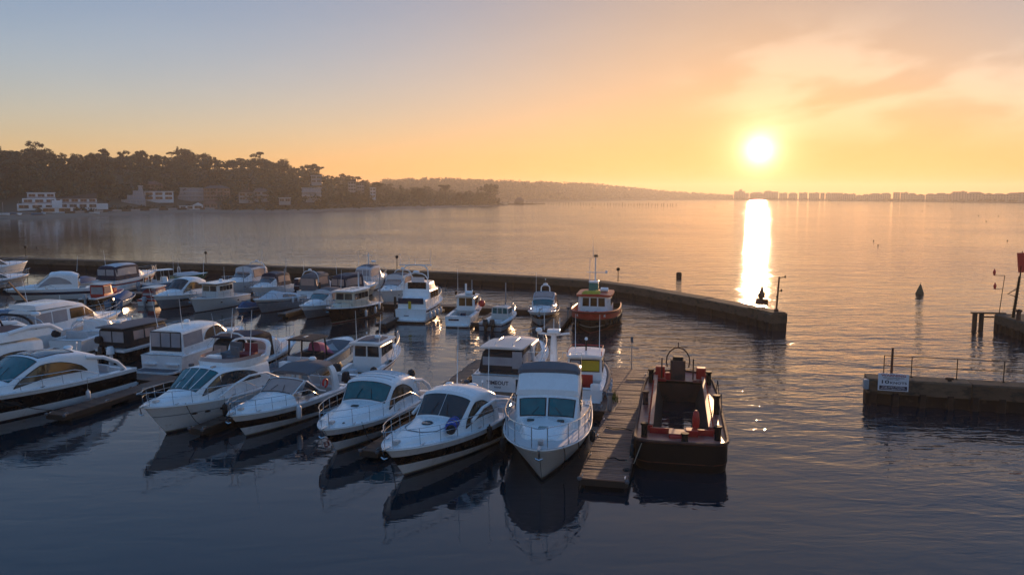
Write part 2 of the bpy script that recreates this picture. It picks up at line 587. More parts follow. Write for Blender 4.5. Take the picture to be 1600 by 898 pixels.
# ------------------------------------------------------------------ trees
def leaf_cluster(mb, c, r, n, size, m, rn, flat=1.0):
    for _ in range(n):
        while True:
            p = Vector((rn.uniform(-1, 1), rn.uniform(-1, 1), rn.uniform(-1, 1)))
            if 0.35 < p.length < 1: break
        nn = p.normalized()
        p = Vector((p.x * r, p.y * r, p.z * r * flat)) + Vector(c)
        a = (nn + Vector((rn.uniform(-.7, .7), rn.uniform(-.7, .7), rn.uniform(-.5, .9)))).orthogonal().normalized()
        b = a.cross(nn).normalized()
        s1, s2 = size * rn.uniform(.6, 1.3), size * rn.uniform(.5, 1.1)
        mb.add([p - a * s1 - b * s2 * .4, p + a * s1 * .3 - b * s2, p + a * s1 + b * s2 * .3, p - a * s1 * .2 + b * s2], [(0, 1, 2, 3)], m)

def tree_meshes(kind, seed):
    rn = random.Random(seed)
    tr, cr = MB(), MB()
    if kind == 'pine':                     # tall bare trunk, flat spreading top in tiers
        h = 17
        top = Vector((rn.uniform(-1, 1), rn.uniform(-1, 1), h - 2))
        tr.tube([(0, 0, -2), (top.x * .3, top.y * .3, h * .5), top], .42, bark, 6, r1=.16)
        for i in range(9):
            a = i * 2.4 + rn.random()
            rr = rn.uniform(1.2, 5.2)
            z = h - 1.0 - rr * .35 + rn.uniform(-1.3, .6)
            c = (top.x + rr * cos(a), top.y + rr * sin(a), z)
            tr.tube([(top.x * .7, top.y * .7, h * .62 + rn.uniform(0, 2)), c], .14, bark, 4, r1=.05)
            leaf_cluster(cr, c, rn.uniform(1.6, 2.6), 90, .40, leaf_a, rn, .5)
    elif kind == 'conifer':                # narrow, tiered, pointed
        h = 19
        tr.tube([(0, 0, -2), (0, 0, h)], .38, bark, 6, r1=.05)
        for i in range(13):
            z = 4 + i * (h - 4.5) / 12
            rr = 3.1 * (1 - (z - 4) / (h - 2)) + .5
            for q in range(3):
                a = rn.random() * 6.28
                leaf_cluster(cr, (rr * .55 * cos(a), rr * .55 * sin(a), z), rr * .62 + .3, 14, .42, leaf_a, rn, .5)
    else:                                  # broad crowned
        h = 15 if kind == 'broad' else 12
        tr.tube([(0, 0, -2), (.3, .1, h * .4), (.2, .4, h * .75)], .45, bark, 6, r1=.12)
        for i in range(13):
            a = i * 2.4 + rn.random()
            f = rn.random()
            rr = (1.2 + 3.6 * sqrt(f)) * (1 if kind == 'broad' else 1.1)
            z = h * (.40 + .58 * rn.random() * (1.1 - .08 * rr))
            c = (rr * cos(a), rr * sin(a), z)
            tr.tube([(.2, .2, h * .35), c], .15, bark, 4, r1=.05)
            leaf_cluster(cr, c, rn.uniform(1.6, 2.7), 80, .44, leaf_b, rn, .75)
    return tr.mesh('trunk'), cr.mesh('crown', smooth=False)

TREES = {kd: [tree_meshes(kd, 100 + 7 * i + j * 31) for i in range(n)] for j, (kd, n) in enumerate((('pine', 4), ('broad', 5), ('round', 3), ('conifer', 2)))}
def put_tree(kd, p, s, label, group=None, name=None, sz=None, var=None):
    o = thing(name or ('pine_tree' if kd == 'pine' else 'conifer_tree' if kd == 'conifer' else 'broadleaf_tree'), label, 'tree', p, rnd.uniform(0, 6.28), group)
    o.scale = (s, s, sz or s)
    a, b = TREES[kd][rnd.randrange(len(TREES[kd])) if var is None else var]
    link(bpy.data.objects.new('trunk', a), o)
    link(bpy.data.objects.new('crown', b), o)
    return o

# trees that stand out against the sky: (px, metres behind the shoreline, kind, size, label)
for px, dd, kd, s, lb in (
    (12, 235, 'pine', .85, 'round topped pine alone on the skyline at the far left of the wooded hill'),
    (62, 240, 'broad', 1.15, 'broadest and highest dark crown on the left end of the wooded ridge'),
    (136, 240, 'broad', .62, 'small round topped tree on the dip of the ridge behind the white houses'),
    (250, 240, 'broad', .85, 'tufted tree on the skyline above the white box house'),
    (292, 245, 'broad', 1.35, 'wide dome of foliage on the middle of the left ridge'),
    (412, 240, 'pine', .95, 'gapped umbrella pine at the right shoulder of the ridge'),
    (591, 70, 'pine', 1.25, 'tall umbrella pine rising above the sunlit villas on the falling slope'),
    (627, 60, 'conifer', 1.0, 'dark pointed conifer just right of the umbrella pine'),
    (655, 40, 'broad', 1.35, 'wide low round tree right of the pointed conifer'),
    (697, 40, 'pine', 1.35, 'ragged topped tree between the two round trees near the point'),
    (720, 25, 'round', 1.25, 'small bushy tree in front of the big tree on the point'),
    (765, 30, 'broad', 1.9, 'big spreading tree at the tip of the wooded point'),
    (737, 45, 'round', 1.0, 'thin low tree left of the big tree on the point')):
    put_tree(kd, head_pt(tz(px), dd), s, lb, 'trees standing out on the headland')
# the rest of the wood, nearest 280 trees, each its own
n = 0
while n < 280:
    t = rnd.uniform(HEAD[0][0] + .1, HEAD[-1][0] - .015)
    w = min(1.0, 0.15 + (HEAD[-1][0] - t) * 9)
    dd = rnd.uniform(0, 1) ** 0.8 * 265 * w
    if dd < 28 * w + 5 + (30 if t < tz(430) else 0): continue
    p = head_pt(t, dd)
    px = 800 + 1244 * t
    if px < 345 and dd < 75: continue
    kd = rnd.choice(('broad', 'broad', 'round', 'broad', 'pine', 'broad', 'round', 'broad', 'conifer' if rnd.random() < .4 else 'round'))
    s = rnd.uniform(.62, 1.05)
    zone = 'hillside left of the falling slope' if px < 480 else 'low slope running out to the point'
    lb = {'pine': 'dark umbrella pine among others on the wooded ', 'conifer': 'narrow dark conifer among others on the wooded '}.get(kd, 'dark round crowned tree among others on the wooded ') + zone
    put_tree(kd, p, s, lb, 'trees of the wooded headland')
    n += 1

# foliage filling the wood under and between them: reads as one mass
def woodland(name, fn, trange, drange, count, size, seed, r=(2.2, 4.2), lift=(2, 8), m=None, nl=13, skip=None):
    rn = random.Random(seed)
    mb = MB()
    i = 0
    while i < count:
        t, dd = rn.uniform(*trange), rn.uniform(*drange)
        w = min(1.0, 0.15 + max(0, (HEAD[-1][0] - t)) * 9) if fn is head_pt else 1
        if skip and skip(800 + 1244 * t, dd): continue
        p = fn(t, dd * w)
        rr = rn.uniform(*r)
        leaf_cluster(mb, (p.x, p.y, p.z + rn.uniform(*lift) * max(w, .7)), rr, nl, size, m or rn.choice((leaf_a, leaf_b)), rn, .7)
        i += 1
    return tag(mb.build(name, smooth=False), kind='stuff')
woodland('woodland', head_pt, (HEAD[0][0], HEAD[-1][0] - .012), (34, 262), 3000, 0.85, 3, nl=24, skip=lambda px, d: (px < 345 and d < 70) or (345 <= px < 420 and d < 50))
woodland('waterside_scrub', head_pt, (tz(60), HEAD[-1][0] - .006), (9, 40), 420, 0.6, 5, r=(1.0, 2.0), lift=(.3, 1.6), skip=lambda px, d: px < 345 and d < 26)
woodland('distant_woodland', far_pt, (tz(600), tz(1142)), (20, 300), 2600, 2.0, 9, r=(4, 9), lift=(2, 9), nl=16)
woodland('spit_shrubs', far_pt, (tz(1140), tz(1800)), (25, 60), 420, 1.6, 11, r=(2, 3.6), lift=(.5, 3), nl=10)
# ------------------------------------------------------------------ boat builder
class Surf:
    """body lofted along x from stations (x, half base, z base, half shoulder, z shoulder, z top)"""
    def __init__(s, st):
        s.st = sorted(st)

    def par(s, x):
        return interp(s.st, x)

    def pt(s, x, q):
        """q in -2..2: +-1 is the shoulder, 0..1 side wall, 1..2 roof out to the centre line"""
        hb, z0, hs, zs, zt = s.par(x)
        sg, a = (1 if q >= 0 else -1), abs(q)
        def raw(a):
            if a <= 1: return hb + (hs - hb) * a, z0 + (zs - z0) * a
            b = min(1.0, a - 1)
            return hs * (1 - b), zs + (zt - zs) * (1 - (1 - b) ** 2.4)
        if 0.86 < a < 1.14:
            t = (a - 0.86) / 0.28
            p0, p1, p2 = raw(0.86), raw(1.0), raw(1.14)
            y = (1 - t) ** 2 * p0[0] + 2 * t * (1 - t) * p1[0] + t * t * p2[0]
            z = (1 - t) ** 2 * p0[1] + 2 * t * (1 - t) * p1[1] + t * t * p2[1]
        else:
            y, z = raw(a)
        return Vector((x, sg * y, z))

    def normal(s, x, q):
        e = 0.02
        a = s.pt(x + e, q) - s.pt(x - e, q)
        b = s.pt(x, min(2, q + e)) - s.pt(x, max(-2, q - e))
        n = a.cross(b)
        return n.normalized() if n.length > 1e-9 else Vector((0, 0, 1))

    QS = [0, .3, .6, .86, .93, 1.0, 1.07, 1.14, 1.4, 1.7]
    def body(s, mb, m, sub=2, cap=True):
        xs = []
        for a, b in zip(s.st, s.st[1:]):
            for i in range(sub): xs.append(lerp(a[0], b[0], i / sub))
        xs.append(s.st[-1][0])
        qs = s.QS + [2.0] + [-q for q in reversed(s.QS)]
        rows = [[s.pt(x, q) for q in qs] for x in xs]
        for r_, x in zip(rows, xs):
            r_[-1] = s.pt(x, -1e-9)
        # row order runs +base .. top .. -base
        mb.grid(rows, m)
        if cap:
            for r_ in (rows[0], rows[-1]):
                o = len(mb.v)
                mb.add(r_, [tuple(range(len(r_)))], m)
        return mb

    def patch(s, mb, m, xa, xb, qlo, qhi, off=.014, nx=10, nq=4):
        """panel laid on the surface; qlo, qhi are numbers or functions of 0..1 along xa..xb"""
        rows = []
        for i in range(nx + 1):
            t = i / nx
            x = lerp(xa, xb, t)
            lo = qlo(t) if callable(qlo) else qlo
            hi = qhi(t) if callable(qhi) else qhi
            rows.append([s.pt(x, lerp(lo, hi, j / nq)) for j in range(nq + 1)])
        mid = s.pt(lerp(xa, xb, .5), 0) * 0 + Vector((lerp(xa, xb, .5), 0, s.par(lerp(xa, xb, .5))[1] * .5))
        out = []
        for i, r_ in enumerate(rows):
            t = i / nx
            x = lerp(xa, xb, t)
            rr = []
            for j, p in enumerate(r_):
                lo = qlo(t) if callable(qlo) else qlo
                hi = qhi(t) if callable(qhi) else qhi
                n = s.normal(x, max(-1.98, min(1.98, lerp(lo, hi, j / nq))))
                if n.dot(p - mid) < 0: n = -n
                rr.append(p + n * off)
            out.append(rr)
        mb.grid(out, m)
        gasket(mb, out, m)
        return mb

    def across(s, mb, m, xa, xb, w, off=.014, nx=6, nw=12, bow=0.0):
        """windscreen across the roof slope between xa (low edge) and xb (high edge); w is the share of the width"""
        rows = []
        for i in range(nx + 1):
            r_ = []
            for j in range(nw + 1):
                u = lerp(-w, w, j / nw)
                x = lerp(xa + bow * (u * u - 0.5), xb, i / nx)
                q = (2 - abs(u)) * (1 if u >= 0 else -1)
                if abs(u) < 1e-6: q = 2.0
                p = s.pt(x, q)
                n = s.normal(x, max(-1.97, min(1.97, q)))
                if n.z < 0: n = -n
                r_.append(p + n * off)
            rows.append(r_)
        mb.grid(rows, m)
        gasket(mb, rows, m)
        return mb


def gasket(mb, rows, m):
    """dark rubber seal round a pane"""
    if m in (glass, skyglass, amberglass, sunlitvinyl, blueglass):
        mb.tube(list(rows[0]) + [r_[-1] for r_ in rows[1:]] + list(rows[-1])[-2::-1] + [r_[0] for r_ in rows[-2:0:-1]], .02, rubber, 4, True)


class Boat:
    def __init__(s, name, label, bow=None, stern=None, hd=-105, L=10, B=3.4, fs=1.0, fb=1.5, cat='boat', group=None, rake=None, full=2.4, q=.72, pw=1.7):
        s.L, s.B, s.fs, s.fb, s.full, s.q, s.pw = L, B, fs, fb, full, q, pw
        s.rake = L * .13 if rake is None else rake
        a = R(hd)
        if stern is None: stern = (bow[0] - L * cos(a), bow[1] - L * sin(a))
        s.root = thing(name, label, cat, (stern[0], stern[1], 0), a, group)

    def zsh(s, t): return s.fs + (s.fb - s.fs) * max(0, t) ** 1.7
    def hb(s, t):
        u = max(0, (t - .38) / .62)
        return s.B / 2 * (1 - .07 * (1 - min(1, t / .38)) ** 2) * max(0, 1 - u ** s.full) ** s.q + .012
    def hw(s, t):
        u = max(0, (t - .22) / .78)
        return s.B / 2 * .88 * max(0, 1 - u ** s.pw) + .008
    def S(s, t, zf):
        """hull point (port side): t along, zf 0 waterline .. 1 sheer"""
        x = t * (s.L - s.rake * (1 - max(-.3, zf)))
        f = max(0, zf) ** lerp(.55, 1.05, max(0, t - .3) / .7)
        y = s.hw(t) + (s.hb(t) - s.hw(t)) * f
        if zf < 0: y *= 1 + zf * .9
        return Vector((x, y, zf * s.zsh(t)))
    def edge(s, t, inset=0.0, dz=0.0):
        p = s.S(t, 1)
        return Vector((p.x, max(0, p.y - inset), p.z + dz))

    def hull(s, bands, rail=white, transom=None, nt=18, rubrail=True):
        """bands: [(upper zf, material), ...] from just below the waterline to the sheer"""
        ts = [1 - (1 - i / nt) ** 1.35 for i in range(nt + 1)]
        zfs, ms, lo = [-.28], [], -.28
        lo = (-.28, -.28)                                    # a band may rise from stern to bow: (aft, fore)
        zfs = [lo]
        for hi, m in bands:
            hi = hi if isinstance(hi, tuple) else (hi, hi)
            k_ = 1 if hi[1] - lo[1] < .2 else 3
            for i in range(1, k_ + 1):
                zfs.append((lerp(lo[0], hi[0], i / k_), lerp(lo[1], hi[1], i / k_))); ms.append(m)
            lo = hi
        zz = lambda z, t: lerp(z[0], z[1], min(1, t * 1.15))
        mb = MB()
        for sg in (1, -1):
            mb.grid([[Vector((p.x, sg * p.y, p.z)) for p in (s.S(t, zz(z, t)) for t in ts)] for z in zfs], ms)
        for i in range(len(zfs) - 1):                      # transom
            a, b = s.S(0, zfs[i][0]), s.S(0, zfs[i + 1][0])
            mb.add([(0, a.y, a.z), (0, -a.y, a.z), (0, -b.y, b.z), (0, b.y, b.z)], [(0, 1, 2, 3)], transom if transom and zfs[i + 1][0] > .1 else ms[i])
        s.hullob = mb.build('hull', s.root, angle=50)
        if rubrail:
            r_ = MB()
            pts = [s.edge(t, -.015, -.05) for t in ts]
            r_.tube([(p.x, p.y, p.z) for p in pts] + [(p.x, -p.y, p.z) for p in reversed(pts)], .028, rail, 5)
            r_.build('rub_rail', s.root)
        return s

    def deck(s, t0=0.0, t1=1.0, m=None, crown=.07, dz=-.04, inset=.02, n=16, name='deck'):
        mb = MB()
        rows = []
        for i in range(n + 1):
            t = lerp(t0, t1, 1 - (1 - i / n) ** 1.3)
            h = max(0.0, s.edge(t, inset).y)
            p = s.edge(t)
            rows.append([Vector((p.x, h * u, p.z + dz + crown * (1 - u * u) * min(1, h))) for u in (-1, -.75, -.4, 0, .4, .75, 1)])
        mb.grid(rows, m or white)
        return mb.build(name, s.root)

    def cockpit(s, t0, t1, sole=.45, side=.28, m=None, sm=None, aft=.35):
        """open well: side decks, coaming walls and a sole"""
        mb = MB()
        m = m or white
        n = 8
        for sg in (1, -1):
            o, i_, b_ = [], [], []
            for k_ in range(n + 1):
                t = lerp(t0, t1, k_ / n)
                e = s.edge(t, .02, -.01)
                o.append(Vector((e.x, sg * e.y, e.z)))
                i_.append(Vector((e.x, sg * (e.y - side), e.z + .02)))
                b_.append(Vector((e.x, sg * (e.y - side - .04), sole)))
            mb.grid([o, i_], m)
            mb.grid([i_, b_], m)
        xa, xb = s.edge(t0).x + aft, s.edge(t1).x
        h0, h1 = s.edge(t0, side).y, s.edge(t1, side).y
        za = s.edge(t0).z
        mb.add([(xa - aft, h0, za), (xa - aft, -h0, za), (xa, -h0, za + .02), (xa, h0, za + .02), (xa, h0, sole), (xa, -h0, sole)], [(0, 1, 2, 3), (3, 2, 5, 4)], m)
        mb.add([(xb, h1, sole), (xb, -h1, sole), (xb, -h1, s.edge(t1).z), (xb, h1, s.edge(t1).z)], [(0, 1, 2, 3)], m)
        mb.build('cockpit_well', s.root)
        f = MB()
        f.add([(xa, h0 - .02, sole), (xa, -h0 + .02, sole), (xb, -h1 + .02, sole), (xb, h1 - .02, sole)], [(0, 1, 2, 3)], sm or teak)
        f.build('cockpit_sole', s.root)
        s.well = (xa, xb, min(h0, h1), sole)

    def seat(s, x, y, z, dx, dy, m=None, back=0, h=.42):
        mb = MB()
        mb.box((x, y, z + h / 2), (dx, dy, h), m or whitecanvas, ch=.05)
        if back: mb.box((x + back * (dx / 2 - .06), y, z + h + .2), (.14, dy, .45), m or whitecanvas, ch=.04)
        mb.build('seat', s.root)

    def platform(s, d=.8, z=.24, w=.9, m=None, top=None):
        h = s.S(0, .5).y * w
        mb = MB().prism([(.02, -h), (.02, h), (-d * .7, h), (-d, h * .82), (-d, -h * .82), (-d * .7, -h)], z - .12, z, m or white)
        mb.build('swim_platform', s.root)
        if top is not None:
            MB().prism([(-.04, -h * .92), (-.04, h * .92), (-d * .68, h * .92), (-d * .92, h * .76), (-d * .92, -h * .76), (-d * .68, -h * .92)], z, z + .012, top).build('platform_planking', s.root)

    def trunk(s, st, m=None, name='superstructure', sub=3, cap=True):
        """st: (t, share of beam at base, shoulder height over deck, share at shoulder, top over deck)"""
        pts = []
        for t, kb, hs_, ks, ht in st:
            e = s.edge(t)
            pts.append((e.x, s.hb(t) * kb, e.z - .06, s.hb(t) * ks, e.z + hs_, e.z + ht))
        sf = Surf(pts)
        o = sf.body(MB(), m or white, sub, cap).build(name, s.root, angle=32)
        return sf

    def house(s, st, m=None, name='superstructure', sub=1, cap=True):
        """st: absolute (x, half base, z base, half shoulder, z shoulder, z top)"""
        sf = Surf(st)
        sf.body(MB(), m or white, sub, cap).build(name, s.root, angle=28)
        return sf

    def xt(s, t): return s.edge(t).x

    def rail(s, t0=.45, t1=.985, h=.55, n=6, inset=.09, rise=.1, r=.017, m=None, mid=True, both=True, bow=True, pulpit=.22):
        m = m or steel
        mb, st, k_ = MB(), MB(), 12
        side = []
        for i in range(k_ + 1):
            t = lerp(t0, t1, i / k_)
            hh = h * min(1, .25 + i / k_ * 5) + rise * (i / k_)
            side.append(s.edge(t, inset * (1 - .6 * (i / k_) ** 4), hh))
        tip = Vector((s.edge(1).x + pulpit, 0, s.edge(1).z + h + rise))
        if both and bow:
            lp = [Vector((p.x, -p.y, p.z)) for p in side]
            a = side[-1]
            nose = [Vector((lerp(a.x, tip.x, .75), a.y * .62, tip.z)), tip, Vector((lerp(a.x, tip.x, .75), -a.y * .62, tip.z))]
            mb.tube([s.edge(t0, inset, 0)] + side + nose + lp[::-1] + [Vector((lp[0].x, lp[0].y, s.edge(t0).z))], r, m, 5)
        else:
            for sg in ((1, -1) if both else (1,)):
                mb.tube([Vector((s.edge(t0).x, sg * (s.edge(t0, inset).y), s.edge(t0).z))] + [Vector((p.x, sg * p.y, p.z)) for p in side], r, m, 5)
        o = mb.build('guard_rail', s.root)
        for i in range(1, n + 1):
            f = i / n
            t = lerp(t0, t1, f)
            for sg in (1, -1):
                b = s.edge(t, inset * (1 - .6 * f ** 4), -.02)
                hh = h * min(1, .25 + f * 5) + rise * f
                sm = MB().tube([(b.x - .06, sg * b.y, b.z), (b.x, sg * b.y, b.z + hh)], r * .8, m, 5)
                sm.build('stanchion', o)
        if mid:
            w = MB()
            for sg in (1, -1):
                w.tube([Vector((p.x, sg * p.y, p.z - h * .48)) for p in side[3:]], r * .5, m, 4)
            w.build('mid_rail', o)

    def hatch(s, t, y=0, d=.5, dz=.06, m=None, round_=True, z=None):
        e = s.edge(t)
        z = (e.z + dz) if z is None else z
        mb = MB()
        if round_: mb.lathe([(d / 2, 0), (d / 2 - .03, .035), (.01, .045)], m or glass, (e.x, y, z), 14)
        else: mb.box((e.x, y, z + .02), (d * .8, d, .05), m or glass, ch=.05)
        mb.build('deck_hatch', s.root)

    def anchor(s):
        e = s.edge(1)
        mb = MB()
        mb.box((e.x - .05, 0, e.z + .02), (.5, .12, .06), steel)
        mb.tube([(e.x + .2, 0, e.z), (e.x + .12, 0, e.z - .32)], .025, steel, 5)
        mb.tube([(e.x + .12, -.14, e.z - .3), (e.x + .14, 0, e.z - .36), (e.x + .12, .14, e.z - .3)], .03, steel, 5)
        mb.build('anchor', s.root)
        w = MB().box((e.x - .75, 0, e.z + .06), (.26, .2, .14), alu)
        w.build('windlass', s.root)

    def cleats(s, ts=(.08, .5, .86)):
        for t in ts:
            for sg in (1, -1):
                e = s.edge(t, .14, .03)
                mb = MB().box((e.x, sg * e.y, e.z), (.26, .045, .035), steel)
                mb.box((e.x, sg * e.y, e.z - .03), (.1, .04, .05), steel)
                mb.build('cleat', s.root)

    def whip(s, x, y, z, h=2.4, lean=0.12, m=None, r=.018):
        MB().tube([(x, y, z), (x - lean * h, y, z + h)], r * 1.3, m or white, 5, r1=r * .5).build('whip_aerial', s.root)

    def radar(s, x, y, z, r=.26):
        mb = MB().lathe([(r * .8, 0), (r, .06), (r, .13), (r * .7, .2), (.01, .22)], white, (x, y, z), 14)
        mb.build('radar_dome', s.root)

    def arch(s, x, hy, z0, z1, m=None, lean=-.5, w=.35, th=.09):
        """moulded radar arch"""
        mb = MB()
        prof = []
        k_ = 10
        for i in range(k_ + 1):
            a = pi * i / k_
            y = hy * (abs(cos(a)) ** .45) * (1 if cos(a) >= 0 else -1)
            z = lerp(z0, z1, sin(a) ** .45 if sin(a) > 0 else 0)
            prof.append((y, z))
        rows = []
        for dx, dt in ((-w / 2, 0), (w / 2, 0), (w / 2, th), (-w / 2, th), (-w / 2, 0)):
            r_ = []
            for y, z in prof:
                f = (z - z0) / (z1 - z0)
                yy = y * (1 - dt / max(hy, .1))
                r_.append(Vector((x + dx * (1 - .35 * f) + lean * f, yy, z - dt * f)))
            rows.append(r_)
        mb.grid(rows, m or white)
        mb.build('radar_arch', s.root)

    def lettering(s, txt, size, m, z, y=0, width=None, x=-.012):
        lettering(txt, size, m, s.root, (x, y, z), (R(90), 0, R(-90)), width)

    def outboard(s, y=0, z=.55, m=None, h=1.0, tilt=0.0):
        m = m or black
        o = MB()
        o.box((-.32, y, z + .35), (.52, .40, .5), m, ch=.1, taper=.8)
        o.box((-.28, y, z - .1), (.24, .2, .5), m, ch=.05)
        ob = o.build('outboard_motor', s.root)
        MB().box((-.05, y, z + .05), (.22, .3, .3), blacksteel).build('bracket', ob)
        MB().box((-.3, y, -.1), (.34, .08, .6), m).build('lower_leg', ob)

    def bulkhead_light(s, x, z, y=0):
        mb = MB().tube([(x, y, z), (x, y, z + .35)], .018, steel, 5)
        mb.lathe([(.045, 0), (.05, .05), (.03, .1)], white, (x, y, z + .35), 8)
        mb.build('navigation_light', s.root)

    def wipers(s, sf, xa, xb, us=(-.35, .35)):
        for u in us:
            mb = MB()
            p0 = sf.pt(xa, (2 - abs(u)) * (1 if u > 0 else -1)) + Vector((.02, 0, .05))
            p1 = sf.pt(lerp(xa, xb, .45), (2 - abs(u) * .55) * (1 if u > 0 else -1)) + Vector((0, 0, .05))
            mb.tube([p0, p1], .014, rubber, 4)
            mb.build('wiper', s.root)

    def world(s, p):
        a = s.root.rotation_euler[2]
        return Vector((s.root.location.x + p[0] * cos(a) - p[1] * sin(a), s.root.location.y + p[0] * sin(a) + p[1] * cos(a), p[2]))


def fender(boat, t, side, label, m=None, l=.62, r=.12, z=None, group='fenders hanging from the boats', gap=.02):
    e = boat.S(t, .6)
    top = boat.edge(t)
    zc = z if z is not None else max(.4, e.z)
    w = boat.world((top.x, side * (max(e.y, boat.S(t, .9).y) + r + gap), 0))
    o = thing('fender', label, 'fender', (w.x, w.y, zc), 0, group)
    MB().lathe([(r * .35, -l / 2), (r * .85, -l / 2 + .06), (r, -l / 2 + .14), (r, l / 2 - .14), (r * .85, l / 2 - .06), (r * .3, l / 2), (r * .25, l / 2 + .05)], m or fenderwhite, n=10).build('fender_body', o)
    MB().tube([(0, 0, l / 2), (0, 0, max(l / 2 + .1, top.z - zc + .1))], .012, rope, 4).build('lanyard', o)
    return o


def arch_hi(lo, hi, p=.6, skew=0.0):
    """arched window head: rises from lo at both ends to hi"""
    def f(t):
        u = min(1.0, max(0.0, t + skew * t * (1 - t)))
        return lo + (hi - lo) * max(0.0, 1 - abs(2 * u - 1) ** 2.2) ** p
    return f


def sport_coupe(b, glassm=skyglass, sidem=amberglass, roof=1.35, roofm=None, wsw=.93, aft=.08, wst=.62, wsb=.46, side=True, trunkm=None, split=0, slope=.0, fill=.80):
    """low cruiser superstructure: foredeck trunk, raked screen, arched side glass, hard top"""
    st = [(.93, .45, .03, .35, .06), (.84, .66, .16, .50, .22), (.73, .74, .26, .58, .36), (wst, fill - .02, .36, fill - .15, .50),
          (wsb, fill, roof * .84, fill - .12, roof * .97), (lerp(wsb, aft, .35), fill, roof * .90, fill - .11, roof * 1.03), (lerp(wsb, aft, .75), fill, roof * .86, fill - .10, roof * .99 - slope * .3), (aft, fill, roof * .72, fill - .09, roof * .84 - slope)]
    sf = b.trunk(st, trunkm)
    X = b.xt
    if split:
        for a, c_ in ((-wsw, -.012), (.012, wsw)):
            mb = MB()
            rows = []
            for i in range(7):
                r_ = []
                for j in range(9):
                    u = lerp(a, c_, j / 8)
                    q = (2 - abs(u)) * (1 if u >= 0 else -1)
                    x = lerp(X(wst) - .05, X(wsb) + .12, i / 6)
                    p, n_ = sf.pt(x, q), sf.normal(x, max(-1.97, min(1.97, q)))
                    if n_.z < 0: n_ = -n_
                    r_.append(p + n_ * .014)
                rows.append(r_)
            mb.grid(rows, glassm).build('windscreen', b.root)
    else:
        sf.across(MB(), glassm, X(wst) - .05, X(wsb) + .12, wsw).build('windscreen', b.root)
    b.wipers(sf, X(wst) - .05, X(wsb))
    if side:
        for sg in (1, -1):
            sf.patch(MB(), sidem, X(wst) - .12, X(lerp(wsb, aft, .78)), sg * .34, (lambda g: lambda t: sg * g(t))(arch_hi(.36, .84, .55, .5)), nx=14).build('side_window', b.root)
    if roofm:
        sf.across(MB(), roofm, X(wsb) - .05, X(lerp(wsb, aft, .9)), .86, .016).build('roof_panel', b.root)
    return sf


def canvas_back(b, x0, x1, hy, z0, z1, m=navycanvas, win=vinyl, name='cockpit_canopy', fr=1.0, panes=2, taper=.9, sidewin=True):
    """canvas enclosure over an aft cockpit with clear panels: x0 aft edge, x1 forward edge"""
    sf = Surf([(x0, hy, z0, hy * taper * .90, z1 - .36, z1 - .22), (x0 + .3, hy, z0, hy * taper * .95, z1 - .20, z1 - .02), (lerp(x0, x1, .5), hy * lerp(1, fr, .5), z0, hy * taper * .96, z1 - .10, z1 + .12), (x1, hy * fr, z0, hy * taper * fr * .94, z1 - .16, z1 + .04)])
    o = sf.body(MB(), m, 2).build(name, b.root, angle=40)
    # aft face panes stand a centimetre proud of the canvas
    w = 2 * hy * taper * .93
    pw = w / panes
    for i in range(panes):
        ya = -w / 2 + i * pw + .06
        yb = ya + pw - .12
        zt, zb = z1 - .44, z0 + .30 * (z1 - z0)
        MB().box((x0 - .012, (ya + yb) / 2, (zt + zb) / 2), (.02, yb - ya, zt - zb), win, ch=.004).build('clear_panel', o)
    if sidewin:
        for sg in (1, -1):
            sf.patch(MB(), win, x0 + .12, lerp(x0, x1, .9), sg * .30, sg * .85, .012, 6, 3).build('clear_panel', o)
    return sf


def pilot_windows(b, sf, front=3, sides=2, m=glass, xf=None, xs=None, q=(.48, .86), aft=0, parent=None, xa=None, fz=None, frontw=.92):
    """separate framed panes round a wheelhouse; xf is the forward face x, fz its lower and upper z"""
    xs = xs or (sf.st[0][0] + .15, sf.st[-1][0] - .35)
    for sg in (1, -1):
        n = sides
        for i in range(n):
            a = lerp(xs[0], xs[1], i / n) + .05
            c_ = lerp(xs[0], xs[1], (i + 1) / n) - .05
            sf.patch(MB(), m, a, c_, sg * q[0], sg * q[1], .014, 3, 3).build('side_window', b.root)
    if xf is not None:
        pass
    for (x, nrm, n) in ((sf.st[-1][0], 1, front), (sf.st[0][0], -1, aft)):
        if not n: continue
        hb_, z0, hs_, zs, zt = sf.par(x)
        for i in range(n):
            def yy(f, qv): return lerp(-1, 1, f) * lerp(hb_, hs_, qv) * frontw
            f0, f1 = i / n + .03, (i + 1) / n - .03
            za, zb = lerp(z0, zs, q[0]), lerp(z0, zs, min(.97, q[1] + .06))
            e = nrm * .016
            mb = MB()
            mb.add([(x + e, yy(f0, q[0]), za), (x + e, yy(f1, q[0]), za), (x + e, yy(f1, q[1]), zb), (x + e, yy(f0, q[1]), zb),
                    (x - e, yy(f0, q[0]), za), (x - e, yy(f1, q[0]), za), (x - e, yy(f1, q[1]), zb), (x - e, yy(f0, q[1]), zb)],
                   [(0, 1, 2, 3), (7, 6, 5, 4), (0, 4, 5, 1), (1, 5, 6, 2), (2, 6, 7, 3), (3, 7, 4, 0)], m)
            mb.build('front_window' if nrm > 0 else 'aft_window', b.root, smooth=False)


